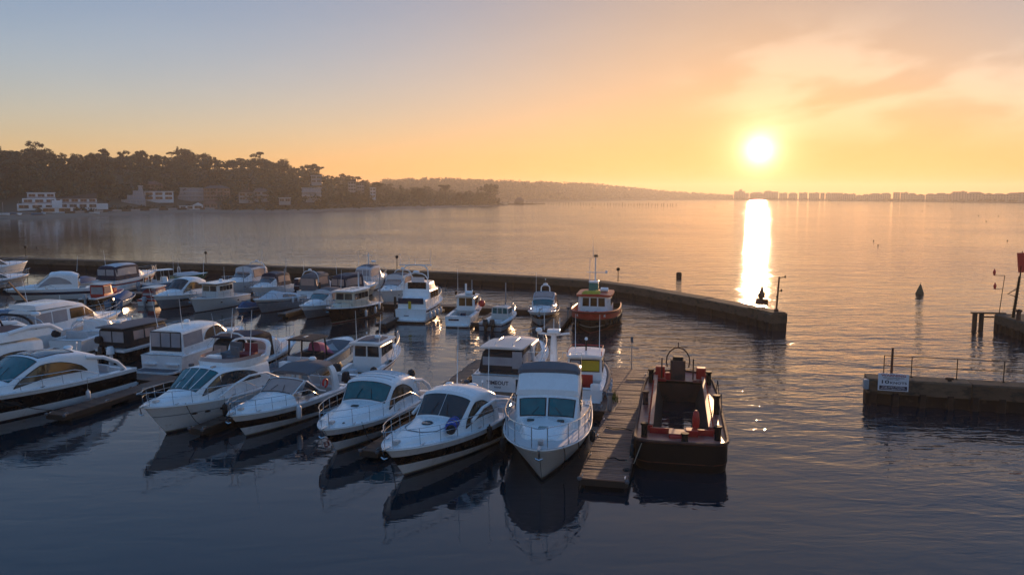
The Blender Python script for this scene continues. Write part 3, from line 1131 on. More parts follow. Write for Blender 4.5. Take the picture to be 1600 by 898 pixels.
def slab_roof(b, x0, x1, hy, z, th=.08, m=white, name='roof', over=.0, camber=.06, taper=1.0):
    mb = MB()
    rows_t, rows_b = [], []
    for i in range(7):
        x = lerp(x0, x1, i / 6)
        k_ = lerp(1, taper, i / 6)
        if i in (0, 6): k_ *= .93
        rows_t.append([(x, hy * k_ * u, z + th + camber * (1 - u * u)) for u in (-1, -.94, -.5, 0, .5, .94, 1)])
        rows_b.append([(x, hy * k_ * u, z) for u in (-1, -.94, -.5, 0, .5, .94, 1)])
    mb.grid(rows_t, m)
    mb.grid(rows_b, m)
    for a, c_ in ((rows_t[0], rows_b[0]), (rows_t[-1], rows_b[-1]), ([r_[0] for r_ in rows_t], [r_[0] for r_ in rows_b]), ([r_[-1] for r_ in rows_t], [r_[-1] for r_ in rows_b])):
        mb.grid([a, c_], m)
    return mb.build(name, b.root, angle=50)


def hoop(b, x, hy, z0, z1, r=.022, m=None, lean=0.0, name='hoop', parent=None):
    pts = []
    for i in range(11):
        a = pi * i / 10
        c_, s_ = cos(a), max(0, sin(a))
        f = s_ ** .5
        pts.append((x + lean * f, hy * (abs(c_) ** .6) * (1 if c_ >= 0 else -1), lerp(z0, z1, f)))
    return MB().tube(pts, r, m or steel, 6).build(name, parent or b.root)
# ------------------------------------------------------------------ the boats
WH = [(.05, antifoul), (.09, scum), (1, white)]
def bands(lo, hi, mid=black, low=white, top=white, boot=antifoul): return [((.02, .05), boot), ((.06, .09), scum), ((.10, lo), low), ((hi + .06, hi), mid), (1, top)]
def aft_glass(b, sf, m=glass, q=.9):
    """dark doorway in the aft face of a superstructure"""
    x, hb_, z0, hs_, zs, zt = sf.st[0]
    MB().box((x - .012, 0, (z0 + zs) / 2 + .05), (.03, hs_ * 2 * .84, (zs - z0) * .8), m, ch=.004).build('saloon_door', b.root)
def portholes(b, ts, zf=.58, m=glass, r=(.16, .07), both=True):
    for t in ts:
        for sg in ((1, -1) if both else (1,)):
            mb = MB()
            p0 = b.S(t, zf)
            e1 = (b.S(t + .02, zf) - p0).normalized(); e2 = (b.S(t, zf + .1) - p0).normalized()
            n_ = e1.cross(e2); n_ = n_ if n_.y > 0 else -n_
            pts = []
            for i in range(10):
                a = 2 * pi * i / 10
                p = p0 + e1 * (r[0] * cos(a)) + e2 * (r[1] * sin(a)) + n_ * .025
                pts.append((p.x, sg * p.y, p.z))
            mb.add(pts, [tuple(range(10))], m)
            mb.build('porthole', b.root)
def hull_window(b, ta, tb, za, zb, m=glass, off=.018):
    for sg in (1, -1):
        rows = []
        for i in range(9):
            t = lerp(ta, tb, i / 8)
            r_ = []
            for j in range(3):
                k_ = 1 - abs(2 * i / 8 - 1) ** 3
                p = b.S(t, lerp(za, lerp(za, zb, .15 + .85 * k_), j / 2))
                r_.append((p.x, sg * (p.y + off), p.z + .0))
            rows.append(r_)
        MB().grid(rows, m).build('hull_window', b.root)

# ---- front row, bows towards the camera -----------------------------------------------------
def black_coupe():
    b = Boat('sport_cruiser', 'black hulled sport cruiser with a blue glass roof running out of the left edge', stern=(-23.2, 45.6), hd=-110, L=12, B=3.6, fs=1.25, fb=1.85, cat='motor yacht', group='boats in the front row')
    b.hull([(.05, antifoul), (.34, white), (.82, black), (1, white)], nt=22)
    b.deck(.26)
    b.cockpit(.02, .26, .75)
    sf = sport_coupe(b, skyglass, amberglass, roof=1.55, aft=.2, wst=.62, wsb=.48, fill=.84, slope=.1)
    sf.across(MB(), blueglass, b.xt(.475), b.xt(.30), .80, .018, nx=8).build('glass_roof', b.root)
    o = MB()
    for u in (-.28, .28):
        o.tube([sf.pt(b.xt(.475), (2 - abs(u)) * (1 if u > 0 else -1)) + Vector((0, 0, .04)), sf.pt(b.xt(.30), (2 - abs(u)) * (1 if u > 0 else -1)) + Vector((0, 0, .04))], .03, white, 5)
    o.build('roof_bar', b.root)
    aft_glass(b, sf)
    for sg in (1, -1):                    # swept roof wings running down to the quarters
        MB().tube([(b.xt(.26), sg * 1.36, 2.4), (b.xt(.17), sg * 1.44, 2.2), (b.xt(.10), sg * 1.5, 1.8), (b.xt(.06), sg * 1.54, 1.3)], .11, white, 8).build('roof_wing', b.root)
    b.rail(.22, .985, .6, 8)
    b.platform(1.0, .3, top=teak); b.cleats(); b.hatch(.82); b.hatch(.70, 0, .4, .36)
    hull_window(b, .62, .76, .52, .72); b.seat(b.xt(.14), 0, .75, .7, 2.2, back=-1)
    b.radar(b.xt(.25), 0, 2.72, .24); b.bulkhead_light(b.xt(.24), 2.7, .5)
    return b
A = black_coupe()
fender(A, .3, 1, 'short white fender low on the black hull near its stern', l=.5, z=.5)

def left_fly():
    b = Boat('flybridge_yacht', 'white flybridge yacht with dark arched windows and canopy hoop beyond the black hulled cruiser', stern=(-27.7, 47.4), hd=-111, L=13, B=4.0, fs=1.5, fb=2.1, cat='motor yacht', group='boats in the front row')
    b.hull(WH, nt=20)
    b.deck(.2)
    b.cockpit(.02, .2, .9)
    sf = b.trunk([(.92, .5, .05, .4, .08), (.78, .74, .28, .6, .4), (.68, .80, .42, .66, .55), (.54, .84, 1.35, .74, 1.5), (.2, .84, 1.35, .74, 1.5), (.14, .80, 1.3, .72, 1.42)])
    sf.across(MB(), skyglass, b.xt(.675), b.xt(.55), .92).build('windscreen', b.root)
    for sg in (1, -1):
        sf.patch(MB(), glass, b.xt(.66), b.xt(.36), sg * .42, (lambda g: lambda t: sg * g(t))(arch_hi(.45, .9)), nx=14).build('side_window', b.root)
        sf.patch(MB(), glass, b.xt(.37), b.xt(.17), sg * .40, (lambda g: lambda t: sg * g(t))(arch_hi(.42, .66)), nx=10).build('side_window', b.root)
    z = b.edge(.4).z + 1.42
    fl = b.house([(b.xt(.10), 1.45, z, 1.4, z + .45, z + .45), (b.xt(.3), 1.5, z, 1.45, z + .52, z + .52), (b.xt(.46), 1.45, z, 1.25, z + .55, z + .55), (b.xt(.56), 1.1, z, .8, z + .30, z + .34)], name='flybridge_coaming')
    fl.across(MB(), navycanvas, b.xt(.50), b.xt(.14), .82, .02).build('flybridge_cover', b.root)
    for sg in (1, -1):
        MB().tube([(b.xt(.30), sg * 1.45, z + .45), (b.xt(.2), sg * 1.42, z + .62), (b.xt(.1), sg * 1.38, z + .55), (b.xt(.04), sg * 1.34, z + .1)], .13, white, 8).build('flybridge_wing', b.root)
    hoop(b, b.xt(.16), 1.35, z + .35, z + 1.25, .07, blackcanvas, .5, 'folded_bimini')
    hoop(b, b.xt(.12), 1.38, z + .35, z + 1.0, .03, steel, .2, 'arch_frame')
    aft_glass(b, sf)
    b.rail(.3, .98, .65, 7); b.platform(1.1, .32, top=teak); b.cleats(); b.hatch(.84); b.radar(b.xt(.08), 0, z + 1.0)
    hull_window(b, .45, .62, .5, .68)
    return b
BF = left_fly()

def f1():
    b = Boat('flybridge_yacht', 'white flybridge yacht with a pink screen round its flybridge in the front row', bow=(-16.6, 35.0), hd=-110, L=8.5, B=3.25, fs=1.12, fb=1.6, cat='motor yacht', group='boats in the front row', rake=1.3)
    b.hull([(.05, antifoul), (.09, scum), (.60, white), (.63, greyhull), (1, white)], nt=20)
    b.deck(.2); b.cockpit(.02, .2, .8)
    sf = b.trunk([(.93, .45, .04, .35, .07), (.84, .68, .18, .52, .24), (.72, .78, .36, .62, .46), (.56, .84, 1.18, .72, 1.32), (.28, .84, 1.28, .74, 1.40), (.12, .82, 1.2, .72, 1.30)])
    sf.across(MB(), skyglass, b.xt(.72) - .04, b.xt(.565), .95).build('windscreen', b.root)
    for u in (-.01, .5, -.5):
        q = (2 - abs(u)) * (1 if u >= 0 else -1)
        MB().tube([sf.pt(b.xt(.72) - .04, q) + Vector((0, 0, .02)), sf.pt(b.xt(.565), q) + Vector((0, 0, .02))], .022, white, 4).build('screen_mullion', b.root)
    b.wipers(sf, b.xt(.71), b.xt(.56), (-.7, .3))
    for sg in (1, -1):
        sf.patch(MB(), glass, b.xt(.69), b.xt(.22), sg * .44, (lambda g: lambda t: sg * g(t))(arch_hi(.46, .92, .5, .5)), nx=16).build('side_window', b.root)
        e = [b.edge(t, .12, h) for t, h in ((.62, .02), (.5, .5), (.36, .78), (.2, .72), (.06, .2))]
        MB().tube([(p.x, sg * p.y, p.z) for p in e], .06, white, 7).build('side_arch', b.root)
    z = b.edge(.4).z + 1.30
    # flybridge: moulded tub, screen, seats, arch
    tub = MB()
    def ring(k_, zz, dx=0): return [(b.xt(.60) * 0 + lerp(b.xt(.48), b.xt(.05), (1 - cos(pi * i / 14)) / 2 if i <= 14 else 0) + dx, k_ * 1.28 * (abs(sin(pi * min(i, 14) / 14)) ** .45) , zz) for i in range(15)]
    def loop(k_, zz): 
        r_ = ring(k_, zz); return r_ + [(x, -y, z_) for x, y, z_ in r_[::-1][1:-1]]
    tub.grid([loop(.97, z - .12), loop(1.04, z + .24), loop(.96, z + .26), loop(.93, z + .02)], white, True)
    tub.build('flybridge_coaming', b.root)
    sc = MB()
    r0 = [(x, y, z_) for x, y, z_ in ring(1.03, z + .24)[:9]]
    r1 = [(x - .16, y * 1.03, z_ + .18) for x, y, z_ in r0]
    l0, l1 = [(x, -y, z_) for x, y, z_ in r0[::-1]], [(x, -y, z_) for x, y, z_ in r1[::-1]]
    sc.grid([l0 + r0[1:], l1 + r1[1:]], sunlitvinyl)
    sc.build('flybridge_screen', b.root)
    f = MB(); f.prism([(x, y) for x, y, _ in loop(.94, z)], z - .02, z + .03, teak); f.build('flybridge_floor', b.root)
    b.seat(b.xt(.22), .45, z + .03, .9, .8, redcanvas, -1, .34); b.seat(b.xt(.22), -.5, z + .03, .9, .8, greycanvas, -1, .34); b.seat(b.xt(.34), .4, z + .03, .5, .5, greycanvas, -1, .36)
    MB().box((b.xt(.40), -.35, z + .25), (.35, .7, .4), white).build('helm_console', b.root)
    b.arch(b.xt(.14), 1.24, z + .1, z + .95, white, -.35, .4)
    aft_glass(b, sf)
    b.rail(.3, .985, .55, 7, pulpit=.35); b.anchor(); b.platform(.75, .28, top=teak); b.cleats(); b.hatch(.84, 0, .5); portholes(b, (.62, .72, .80), .58)
    b.whip(b.xt(.3), 1.2, z + .4, 2.3); b.whip(b.xt(.12), -1.2, z + .9, 1.6)
    MB().box((b.xt(.52), .45, b.edge(.5).z + 1.36), (.3, .12, .1), steel).build('horn', b.root)
    return b
F1 = f1()
fender(F1, .60, 1, 'black fender on the side of the yacht with the pink flybridge screen', rubber, z=.75)

def f2():
    b = Boat('sport_cruiser', 'open sport cruiser with a sunlit pink windscreen and a grey canvas bimini', bow=(-12.6, 34.7), hd=-109, L=8.3, B=2.85, fs=.98, fb=1.32, cat='motor yacht', group='boats in the front row')
    b.hull(bands(.40, .70), nt=20)
    b.deck(.50); b.cockpit(.02, .50, .62, .24)
    sf = b.trunk([(.93, .45, .03, .35, .06), (.82, .68, .16, .52, .24), (.70, .78, .26, .6, .36), (.60, .84, .32, .7, .44), (.585, .86, .34, .72, .44)])
    # raked framed screen with swept wings
    X, e = b.xt, b.edge(.58)
    ws = Surf([(X(.46), 1.16, e.z + .2, 1.02, e.z + .86, e.z + .95), (X(.585), 1.2, e.z + .2, 1.0, e.z + .34, e.z + .45)])
    ws.across(MB(), sunlitvinyl, X(.583), X(.475), .90).build('windscreen', b.root)
    fr = MB(); fr.tube([ws.pt(X(.583), 1.08), ws.pt(X(.465), 1.08), ws.pt(X(.465), 1.6), ws.pt(X(.465), 2), ws.pt(X(.465), -1.6), ws.pt(X(.465), -1.08), ws.pt(X(.583), -1.08)], .035, white, 6); fr.build('windscreen_frame', b.root)
    for sg in (1, -1):
        MB().add([(X(.55), sg * 1.18, e.z + .22), (X(.47), sg * 1.06, e.z + .85), (X(.36), sg * 1.2, e.z + .18)], [(0, 1, 2)], glass).build('side_screen', b.root)
        MB().tube([(X(.47), sg * 1.06, e.z + .86), (X(.36), sg * 1.2, e.z + .2), (X(.3), sg * 1.25, e.z + .05)], .04, white, 6).build('screen_wing', b.root)
    b.arch(X(.17), 1.28, e.z - .1, e.z + 1.35, white, .25, .55, .12)
    bm = Surf([(X(.16), 1.05, e.z + 1.18, 1.02, e.z + 1.26, e.z + 1.36), (X(.3), 1.12, e.z + 1.22, 1.08, e.z + 1.3, e.z + 1.45), (X(.44), 1.05, e.z + 1.06, 1.0, e.z + 1.14, e.z + 1.22)])
    bm.body(MB(), greycanvas, 3).build('bimini', b.root)
    for x in (X(.2), X(.32), X(.42)): hoop(b, x, 1.1, e.z + .1, e.z + 1.2, .016, steel, 0, 'bimini_frame')
    b.seat(X(.36), .5, .62, .5, .55, whitecanvas, -1); b.seat(X(.36), -.5, .62, .5, .55, whitecanvas, -1); b.seat(X(.12), 0, .62, .55, 1.7, whitecanvas, -1)
    MB().box((X(.46), .5, .95), (.3, .7, .65), white).build('helm_console', b.root)
    b.rail(.40, .985, .5, 6, pulpit=.25); b.anchor(); b.platform(.7, .26, top=teak); b.cleats(); b.hatch(.80, 0, .48, .2); b.wipers(ws, X(.58), X(.48)); b.radar(X(.17) + .25, 0, e.z + 1.36, .2)
    portholes(b, (.52, .64), .56)
    w = b.world((X(.3), 1.25, e.z + .45))
    lb = thing('lifebuoy', 'orange and white horseshoe lifebuoy on the side rail of the open sport cruiser', 'lifebuoy', tuple(w), b.root.rotation_euler[2])
    MB().tube([(.2 * cos(a), 0, .2 * sin(a)) for a in [R(-60 + i * 25) + pi for i in range(-6, 7)]], .055, buoyred, 7).build('buoy_body', lb)
    return b
F2 = f2()
fender(F2, .62, 1, 'white cylindrical fender hanging on the black stripe of the open sport cruiser', l=.7, r=.13, z=.75)

def f3():
    b = Boat('sport_cruiser', 'sport cruiser with a white ribbed hard top and one wide teal windscreen', bow=(-7.9, 32.4), hd=-106, L=9.0, B=3.2, fs=1.0, fb=1.36, cat='motor yacht', group='boats in the front row')
    b.hull(bands(.42, .72), nt=20)
    b.deck(.22); b.cockpit(.02, .22, .7)
    sf = sport_coupe(b, skyglass, amberglass, roof=1.46, aft=.22, wst=.585, wsb=.50, fill=.87, slope=.08, wsw=.95)
    X = b.xt
    rb = MB()
    for i in range(6):                     # ribs across the sliding roof
        x = lerp(X(.47), X(.25), i / 5)
        rb.tube([sf.pt(x, q) + Vector((0, 0, .012)) for q in (1.2, 1.5, 1.8, 2, -1.8, -1.5, -1.2)], .03, whitecanvas, 5)
    rb.build('roof_rib', b.root)
    aft_glass(b, sf, blackcanvas)
    for sg in (1, -1):
        MB().tube([(X(.26), sg * 1.25, 2.02), (X(.17), sg * 1.33, 1.86), (X(.10), sg * 1.4, 1.5), (X(.05), sg * 1.43, 1.05)], .10, white, 8).build('roof_wing', b.root)
    b.rail(.25, .985, .62, 7, pulpit=.2); b.anchor(); b.platform(.85, .28, top=teak); b.cleats(); b.hatch(.80, 0, .5, .2, round_=False); b.hatch(.68, 0, .34, .40, round_=False); b.hatch(.88, .35, .2, .05)
    b.seat(X(.12), 0, .7, .6, 1.9, whitecanvas, -1); portholes(b, (.5, .62, .72), .57)
    # covered horseshoe / searchlight balls on the roof corners
    for y, lb in ((-1.05, 'covered_lamp'), (1.0, 'covered_lamp')):
        MB().lathe([(.05, 0), (.17, .06), (.2, .18), (.15, .32), (.03, .38)], rubber, (X(.22), y, 2.1), 12).build(lb, b.root)
    return b
F3 = f3()

def f4():
    b = Boat('sport_cruiser', 'hard top cruiser with a two pane windscreen and bright blue bundle on its foredeck', bow=(-4.8, 29.4), hd=-115, L=9.7, B=3.35, fs=1.05, fb=1.46, cat='motor yacht', group='boats in the front row')
    b.hull(bands(.40, .70), nt=22)
    b.deck(.2); b.cockpit(.02, .2, .7)
    sf = sport_coupe(b, glass, amberglass, roof=1.52, aft=.29, wst=.595, wsb=.50, fill=.86, slope=.0, wsw=.95, split=1)
    X = b.xt
    aft_glass(b, sf)
    for sg in (1, -1):
        MB().tube([(X(.56), sg * 1.46, 1.62), (X(.46), sg * 1.44, 1.95), (X(.34), sg * 1.44, 2.02), (X(.2), sg * 1.48, 1.72), (X(.1), sg * 1.5, 1.25)], .075, white, 8).build('side_arch', b.root)
        hull_window(b, .5, .56, .5, .64) if sg == 1 else None
    b.rail(.18, .985, .6, 8, pulpit=.2); b.anchor(); b.platform(.8, .28, top=teak); b.cleats(); b.hatch(.82, 0, .5, .16); b.hatch(.685, 0, .5, .42)
    for sg in (1, -1):                     # sunbed outline on the foredeck
        MB().tube([(X(.66), sg * .85, b.edge(.66).z + .34), (X(.74), sg * .75, b.edge(.74).z + .27), (X(.79), sg * .35, b.edge(.79).z + .28), (X(.795), 0, b.edge(.8).z + .30)], .018, greycanvas, 4).build('sunbed_piping', b.root)
    portholes(b, (.3, .62, .70), .56, m=glass); b.seat(X(.1), 0, .7, .6, 2.0, whitecanvas, -1)
    z = b.edge(.3).z
    b.radar(X(.31), -1.0, z + 1.22, .2); b.radar(X(.31), .2, z + 1.28, .24); b.bulkhead_light(X(.31), z + 1.24, .7)
    b.whip(X(.31), -.6, z + 1.24, 2.8, .05); b.whip(X(.31), 1.0, z + 1.1, 2.6, .04)
    p = b.world((X(.64), .95, b.edge(.64).z + .22))
    o = thing('rolled_dinghy', 'rolled blue inflatable under a strap on the foredeck of the two pane windscreen cruiser', 'inflatable', tuple(p), b.root.rotation_euler[2] + R(18))
    m_ = MB()
    m_.lathe([(.05, -.55), (.22, -.48), (.25, 0), (.22, .48), (.05, .55)], mat('bright_blue_fabric', (.02, .07, .42), .6, var=.2, bump=.5, bscale=8), (0, 0, .16), 14, (1, 0, 0)); m_.build('bundle', o)
    MB().lathe([(.16, -.1), (.2, -.04), (.2, .04), (.16, .1)], blackcanvas, (.62, .05, .12), 12, (1, .2, .1)).build('end_roll', o)
    for x in (-.2, .2): MB().lathe([(.258, -.04), (.258, .04)], greycanvas, (x, 0, .16), 14, (1, 0, 0)).build('strap', o)
    return b
F4 = f4()
fender(F4, .30, 1, 'dark fender nearest the stern on the blue bundle cruiser', rubber, z=.85)
fender(F4, .46, 1, 'dark fender amidships on the blue bundle cruiser', rubber, z=.9)
fender(F4, .13, 1, 'dark fender tucked at the quarter of the blue bundle cruiser', rubber, z=.8)

def f5():
    b = Boat('motor_yacht', 'high bowed motor yacht with two framed front windows next to the near planked pontoon', bow=(1.0, 28.6), hd=-96.5, L=10, B=3.7, fs=1.15, fb=1.7, cat='motor yacht', group='boats in the front row', rake=1.5, full=2.8, q=.66, pw=1.5)
    b.hull([(.05, antifoul), (.09, scum), (.88, offwhite), (1, white)], nt=22)
    b.deck(.14, m=nonskid); b.cockpit(.02, .14, .9)
    X = b.xt
    # raised trunk cabin forward of the saloon
    tr = b.trunk([(.85, .52, .05, .42, .10), (.80, .62, .26, .52, .36), (.60, .70, .34, .62, .46), (.58, .70, .34, .62, .46)], name='trunk_cabin')
    e = b.edge(.5)
    hs = b.house([(X(.16), 1.42, e.z - .1, 1.32, e.z + 1.5, e.z + 1.56), (X(.46), 1.46, e.z - .1, 1.34, e.z + 1.5, e.z + 1.56), (X(.53), 1.46, e.z - .1, 1.32, e.z + 1.26, e.z + 1.34), (X(.60), 1.44, e.z - .1, 1.22, e.z + .36, e.z + .41)], sub=2)
    for a, c_ in ((-.93, -.03), (.03, .93)):
        for mm, d_, off in ((rubber, 0.0, .016), (skyglass, .045, .03)):
            rows = []
            for i in range(5):
                r_ = []
                for j in range(7):
                    u = lerp(a + d_, c_ - d_, j / 6)
                    q = (2 - abs(u)) * (1 if u >= 0 else -1)
                    x = lerp(X(.592) - d_ * .6, X(.542) + d_ * .6, i / 4)
                    p, n_ = hs.pt(x, q), hs.normal(x, max(-1.97, min(1.97, q)))
                    n_ = n_ if n_.x > 0 else -n_
                    r_.append(p + n_ * off)
                rows.append(r_)
            MB().grid(rows, mm).build('front_window' if mm is skyglass else 'window_frame', b.root)
    for sg in (1, -1):
        for i in range(3):
            hs.patch(MB(), glass, lerp(X(.2), X(.53), i / 3) + .06, lerp(X(.2), X(.53), (i + 1) / 3) - .06, sg * .5, sg * .84, .014, 3, 2).build('side_window', b.root)
    # flybridge front brow and covered top
    zf = e.z + 1.52
    fb = b.house([(X(.30), 1.36, zf - .1, 1.36, zf + .60, zf + .64), (X(.40), 1.40, zf - .1, 1.36, zf + .70, zf + .76), (X(.46), 1.40, zf - .1, 1.28, zf + .68, zf + .74), (X(.535), 1.38, zf - .25, 1.26, zf - .04, zf + .0)], name='flybridge_front', sub=2)
    cv = b.house([(X(.33), 1.30, zf + .6, 1.2, zf + .74, zf + .80), (X(.40), 1.38, zf + .62, 1.2, zf + .82, zf + .94), (X(.44), 1.37, zf + .62, 1.24, zf + .78, zf + .86), (X(.475), 1.34, zf + .52, 1.2, zf + .70, zf + .76)], greycanvas, 'flybridge_cover', 2)
    # mast with spreader arms
    m_ = MB()
    xm = X(.13)
    m_.tube([(xm, 0, zf + .2), (xm + .1, 0, zf + 1.3), (xm + .12, 0, zf + 1.75)], .19, white, 8, r1=.11)
    m_.box((xm + .12, 0, zf + 1.86), (.5, .62, .16), white, ch=.1)
    m_.tube([(xm + .12, -.75, zf + 1.76), (xm + .12, 0, zf + 1.66), (xm + .12, .75, zf + 1.76)], .055, white, 6)
    mo = m_.build('mast', b.root)
    MB().lathe([(.14, 0), (.17, .06), (.14, .16), (.01, .2)], white, (xm + .12, -.7, zf + 1.82), 10).build('radar_dome', mo)
    for y, h_ in ((-.45, .9), (.0, .55), (.28, .6)): MB().tube([(xm + .12, y, zf + 1.9), (xm + .12, y, zf + 1.9 + h_)], .018, white, 5).build('whip_aerial', mo)
    for y0 in (-1.3, .4):
        MB().tube([(X(.10), y0, zf), (X(.10), y0, zf + .75), (X(.10), y0 + .9, zf + .75), (X(.10), y0 + .9, zf)], .018, steel, 5).build('aft_rail', b.root)
    b.rail(.12, .985, .72, 9, inset=.06, pulpit=.1, r=.024); b.anchor(); b.cleats(); b.platform(.8, .3)
    b.hatch(.775, 0, .42, .34, skyglass, False); b.hatch(.66, -.62, .3, .40, glass, False); b.hatch(.66, .62, .3, .40, glass, False)
    b.wipers(hs, X(.59), X(.545), (-.5, .5))
    MB().tube([(lerp(b.edge(.93).x, b.S(.9, .1).x, i / 6), b.S(.93 - .02 * i, 1 - .13 * i).y + .03, b.S(.93, 1 - .13 * i).z) for i in range(7)], .02, darkrope, 4).build('mooring_line', b.root)
    return b
F5 = f5()
fender(F5, .72, -1, 'upper dark fender hanging off the left bow of the high bowed white motor yacht', rubber, z=.9, l=.55)
fender(F5, .60, -1, 'dark fender amidships on the left side of the high bowed white motor yacht', rubber, z=.6, l=.55)
fender(F5, .55, 1, 'dark fender squeezed between the high bowed yacht and the planked pontoon', rubber, z=.9, l=.5)

# ---- second row: sterns to the walkway --------------------------------------------------------
def timeout():
    b = Boat('sedan_cruiser', 'cruiser with the name TIMEOUT across its stern and a black enclosed cockpit', stern=(-.7, 42.9), hd=76, L=9.2, B=3.35, fs=1.2, fb=1.7, cat='motor yacht', group='boats moored stern to the walkway')
    b.hull([(.05, antifoul), (.5, white), (.7, greyhull), (1, white)], transom=white)
    b.deck(.32)
    X, e = b.xt, b.edge(.4)
    sf = b.trunk([(.93, .45, .04, .35, .07), (.76, .72, .30, .56, .42), (.66, .78, .42, .64, .54), (.52, .82, 1.15, .72, 1.27), (.3, .84, 1.27, .74, 1.38)])
    sf.across(MB(), glass, X(.655), X(.53), .9).build('windscreen', b.root)
    for sg in (1, -1):
        sf.patch(MB(), amberglass, X(.64), X(.34), sg * .42, (lambda g: lambda t: sg * g(t))(arch_hi(.5, .88)), nx=12).build('side_window', b.root)
    b.cockpit(.02, .30, .75)
    canvas_back(b, X(.02) + .2, X(.315), 1.30, e.z + .02, e.z + 1.32, blackcanvas, vinyl, panes=1, taper=.92)
    MB().box((X(.02) + .19, -.92, e.z + .75), (.03, .55, .95), vinyl, ch=.004).build('side_panel', b.root)
    roof = slab_roof(b, X(.03), X(.34), 1.26, e.z + 1.34, .07, offwhite, 'hard_top')
    rr = MB()
    for y in (-.5, .5): rr.tube([(X(.1), y, e.z + 1.46), (X(.12), y, e.z + 1.56), (X(.3), y, e.z + 1.58), (X(.32), y, e.z + 1.46)], .018, steel, 5)
    rr.build('roof_rail', b.root)
    b.platform(.95, .34, .95, white, teak)
    b.lettering('TIMEOUT', .30, signdark, .82, .1, 1.25); b.lettering('POOLE', .12, signdark, .58, .1)
    MB().box((-.006, -1.18, .7), (.03, .5, .75), glass, ch=.01).build('transom_gate', b.root)
    b.rail(.4, .985, .6, 6, pulpit=.2); b.cleats(); b.hatch(.82)
    return b
TO = timeout()

def s2():
    b = Boat('rib_patrol_boat', 'stubby cabin boat with a mustard yellow window blind and dark red stern panel', stern=(3.6, 40.6), hd=80, L=7.0, B=2.35, fs=1.0, fb=1.35, cat='cabin boat', group='boats moored stern to the walkway')
    b.hull([(.05, antifoul), (.75, white), (1, greyhull)], transom=white)
    b.deck(.3); b.cockpit(.02, .3, .5)
    X, e = b.xt, b.edge(.4)
    hs = b.house([(X(.30), .95, .55, .92, e.z + 1.25, e.z + 1.3), (X(.55), .98, e.z - .1, .9, e.z + 1.25, e.z + 1.34), (X(.68), .9, e.z - .05, .72, e.z + .55, e.z + .6), (X(.84), .6, e.z - .05, .42, e.z + .22, e.z + .26)], sub=2)
    x = X(.30)
    MB().box((x - .02, -.0, e.z + .78), (.03, 1.62, .68), rubber, ch=.004).build('window_frame', b.root)
    MB().box((x - .045, -.30, e.z + .78), (.02, .98, .56), yellow, ch=.004).build('window_blind', b.root)
    MB().box((x - .045, .5, e.z + .78), (.02, .5, .56), vinyl, ch=.004).build('aft_window', b.root)
    MB().box((x - .02, .1, e.z - .12), (.03, 1.1, .8), redpaint, ch=.004).build('cabin_door', b.root)
    for sg in (1, -1): hs.patch(MB(), glass, X(.34), X(.54), sg * .5, sg * .88, .014, 4, 3).build('side_window', b.root)
    hs.across(MB(), glass, X(.67), X(.57), .85).build('windscreen', b.root)
    slab_roof(b, X(.24), X(.58), 1.0, e.z + 1.30, .09, white, 'roof')
    rl = MB(); rl.tube([(X(.26), .92, e.z + 1.42), (X(.28), .92, e.z + 1.58), (X(.54), .9, e.z + 1.6), (X(.55), 0, e.z + 1.6), (X(.54), -.9, e.z + 1.6), (X(.28), -.92, e.z + 1.58), (X(.26), -.92, e.z + 1.42)], .022, redpaint, 5); rl.build('roof_rail', b.root)
    MB().tube([(X(.42), 0, e.z + 1.42), (X(.42), 0, e.z + 2.05)], .045, black, 6).build('light_mast', b.root)
    MB().lathe([(.05, 0), (.1, .05), (.06, .16)], white, (X(.42), 0, e.z + 2.03), 8).build('beacon_lamp', b.root)
    b.whip(X(.5), .65, e.z + 1.4, 2.0, .0); b.whip(X(.5), -.7, e.z + 1.4, 2.0, .0)
    for y in (-.72, .55):
        MB().box((.12, y, .95), (.22, .5, .75), white, ch=.1).build('stern_locker', b.root)
    b.seat(.8, .3, .5, .5, .5, whitecanvas, -1); b.platform(.5, .32)
    # fat rubber collar
    tb = MB(); ts = [i / 16 for i in range(17)]
    tb.tube([(b.edge(t, -.06, -.12).x, b.edge(t, -.06).y, b.edge(t).z - .12) for t in ts] + [(b.edge(t, -.06).x, -b.edge(t, -.06).y, b.edge(t).z - .12) for t in ts[::-1]], .14, greycanvas, 8); tb.build('collar', b.root)
    return b
S2 = s2()
for i, (t, tx) in enumerate(((.12, 'nearest'), (.26, 'second'), (.40, 'third'), (.54, 'farthest'))):
    fender(S2, t, -1, 'small white fender on the pontoon side of the yellow blind cabin boat, ' + tx + ' along', l=.4, r=.11, z=.62, gap=.10)

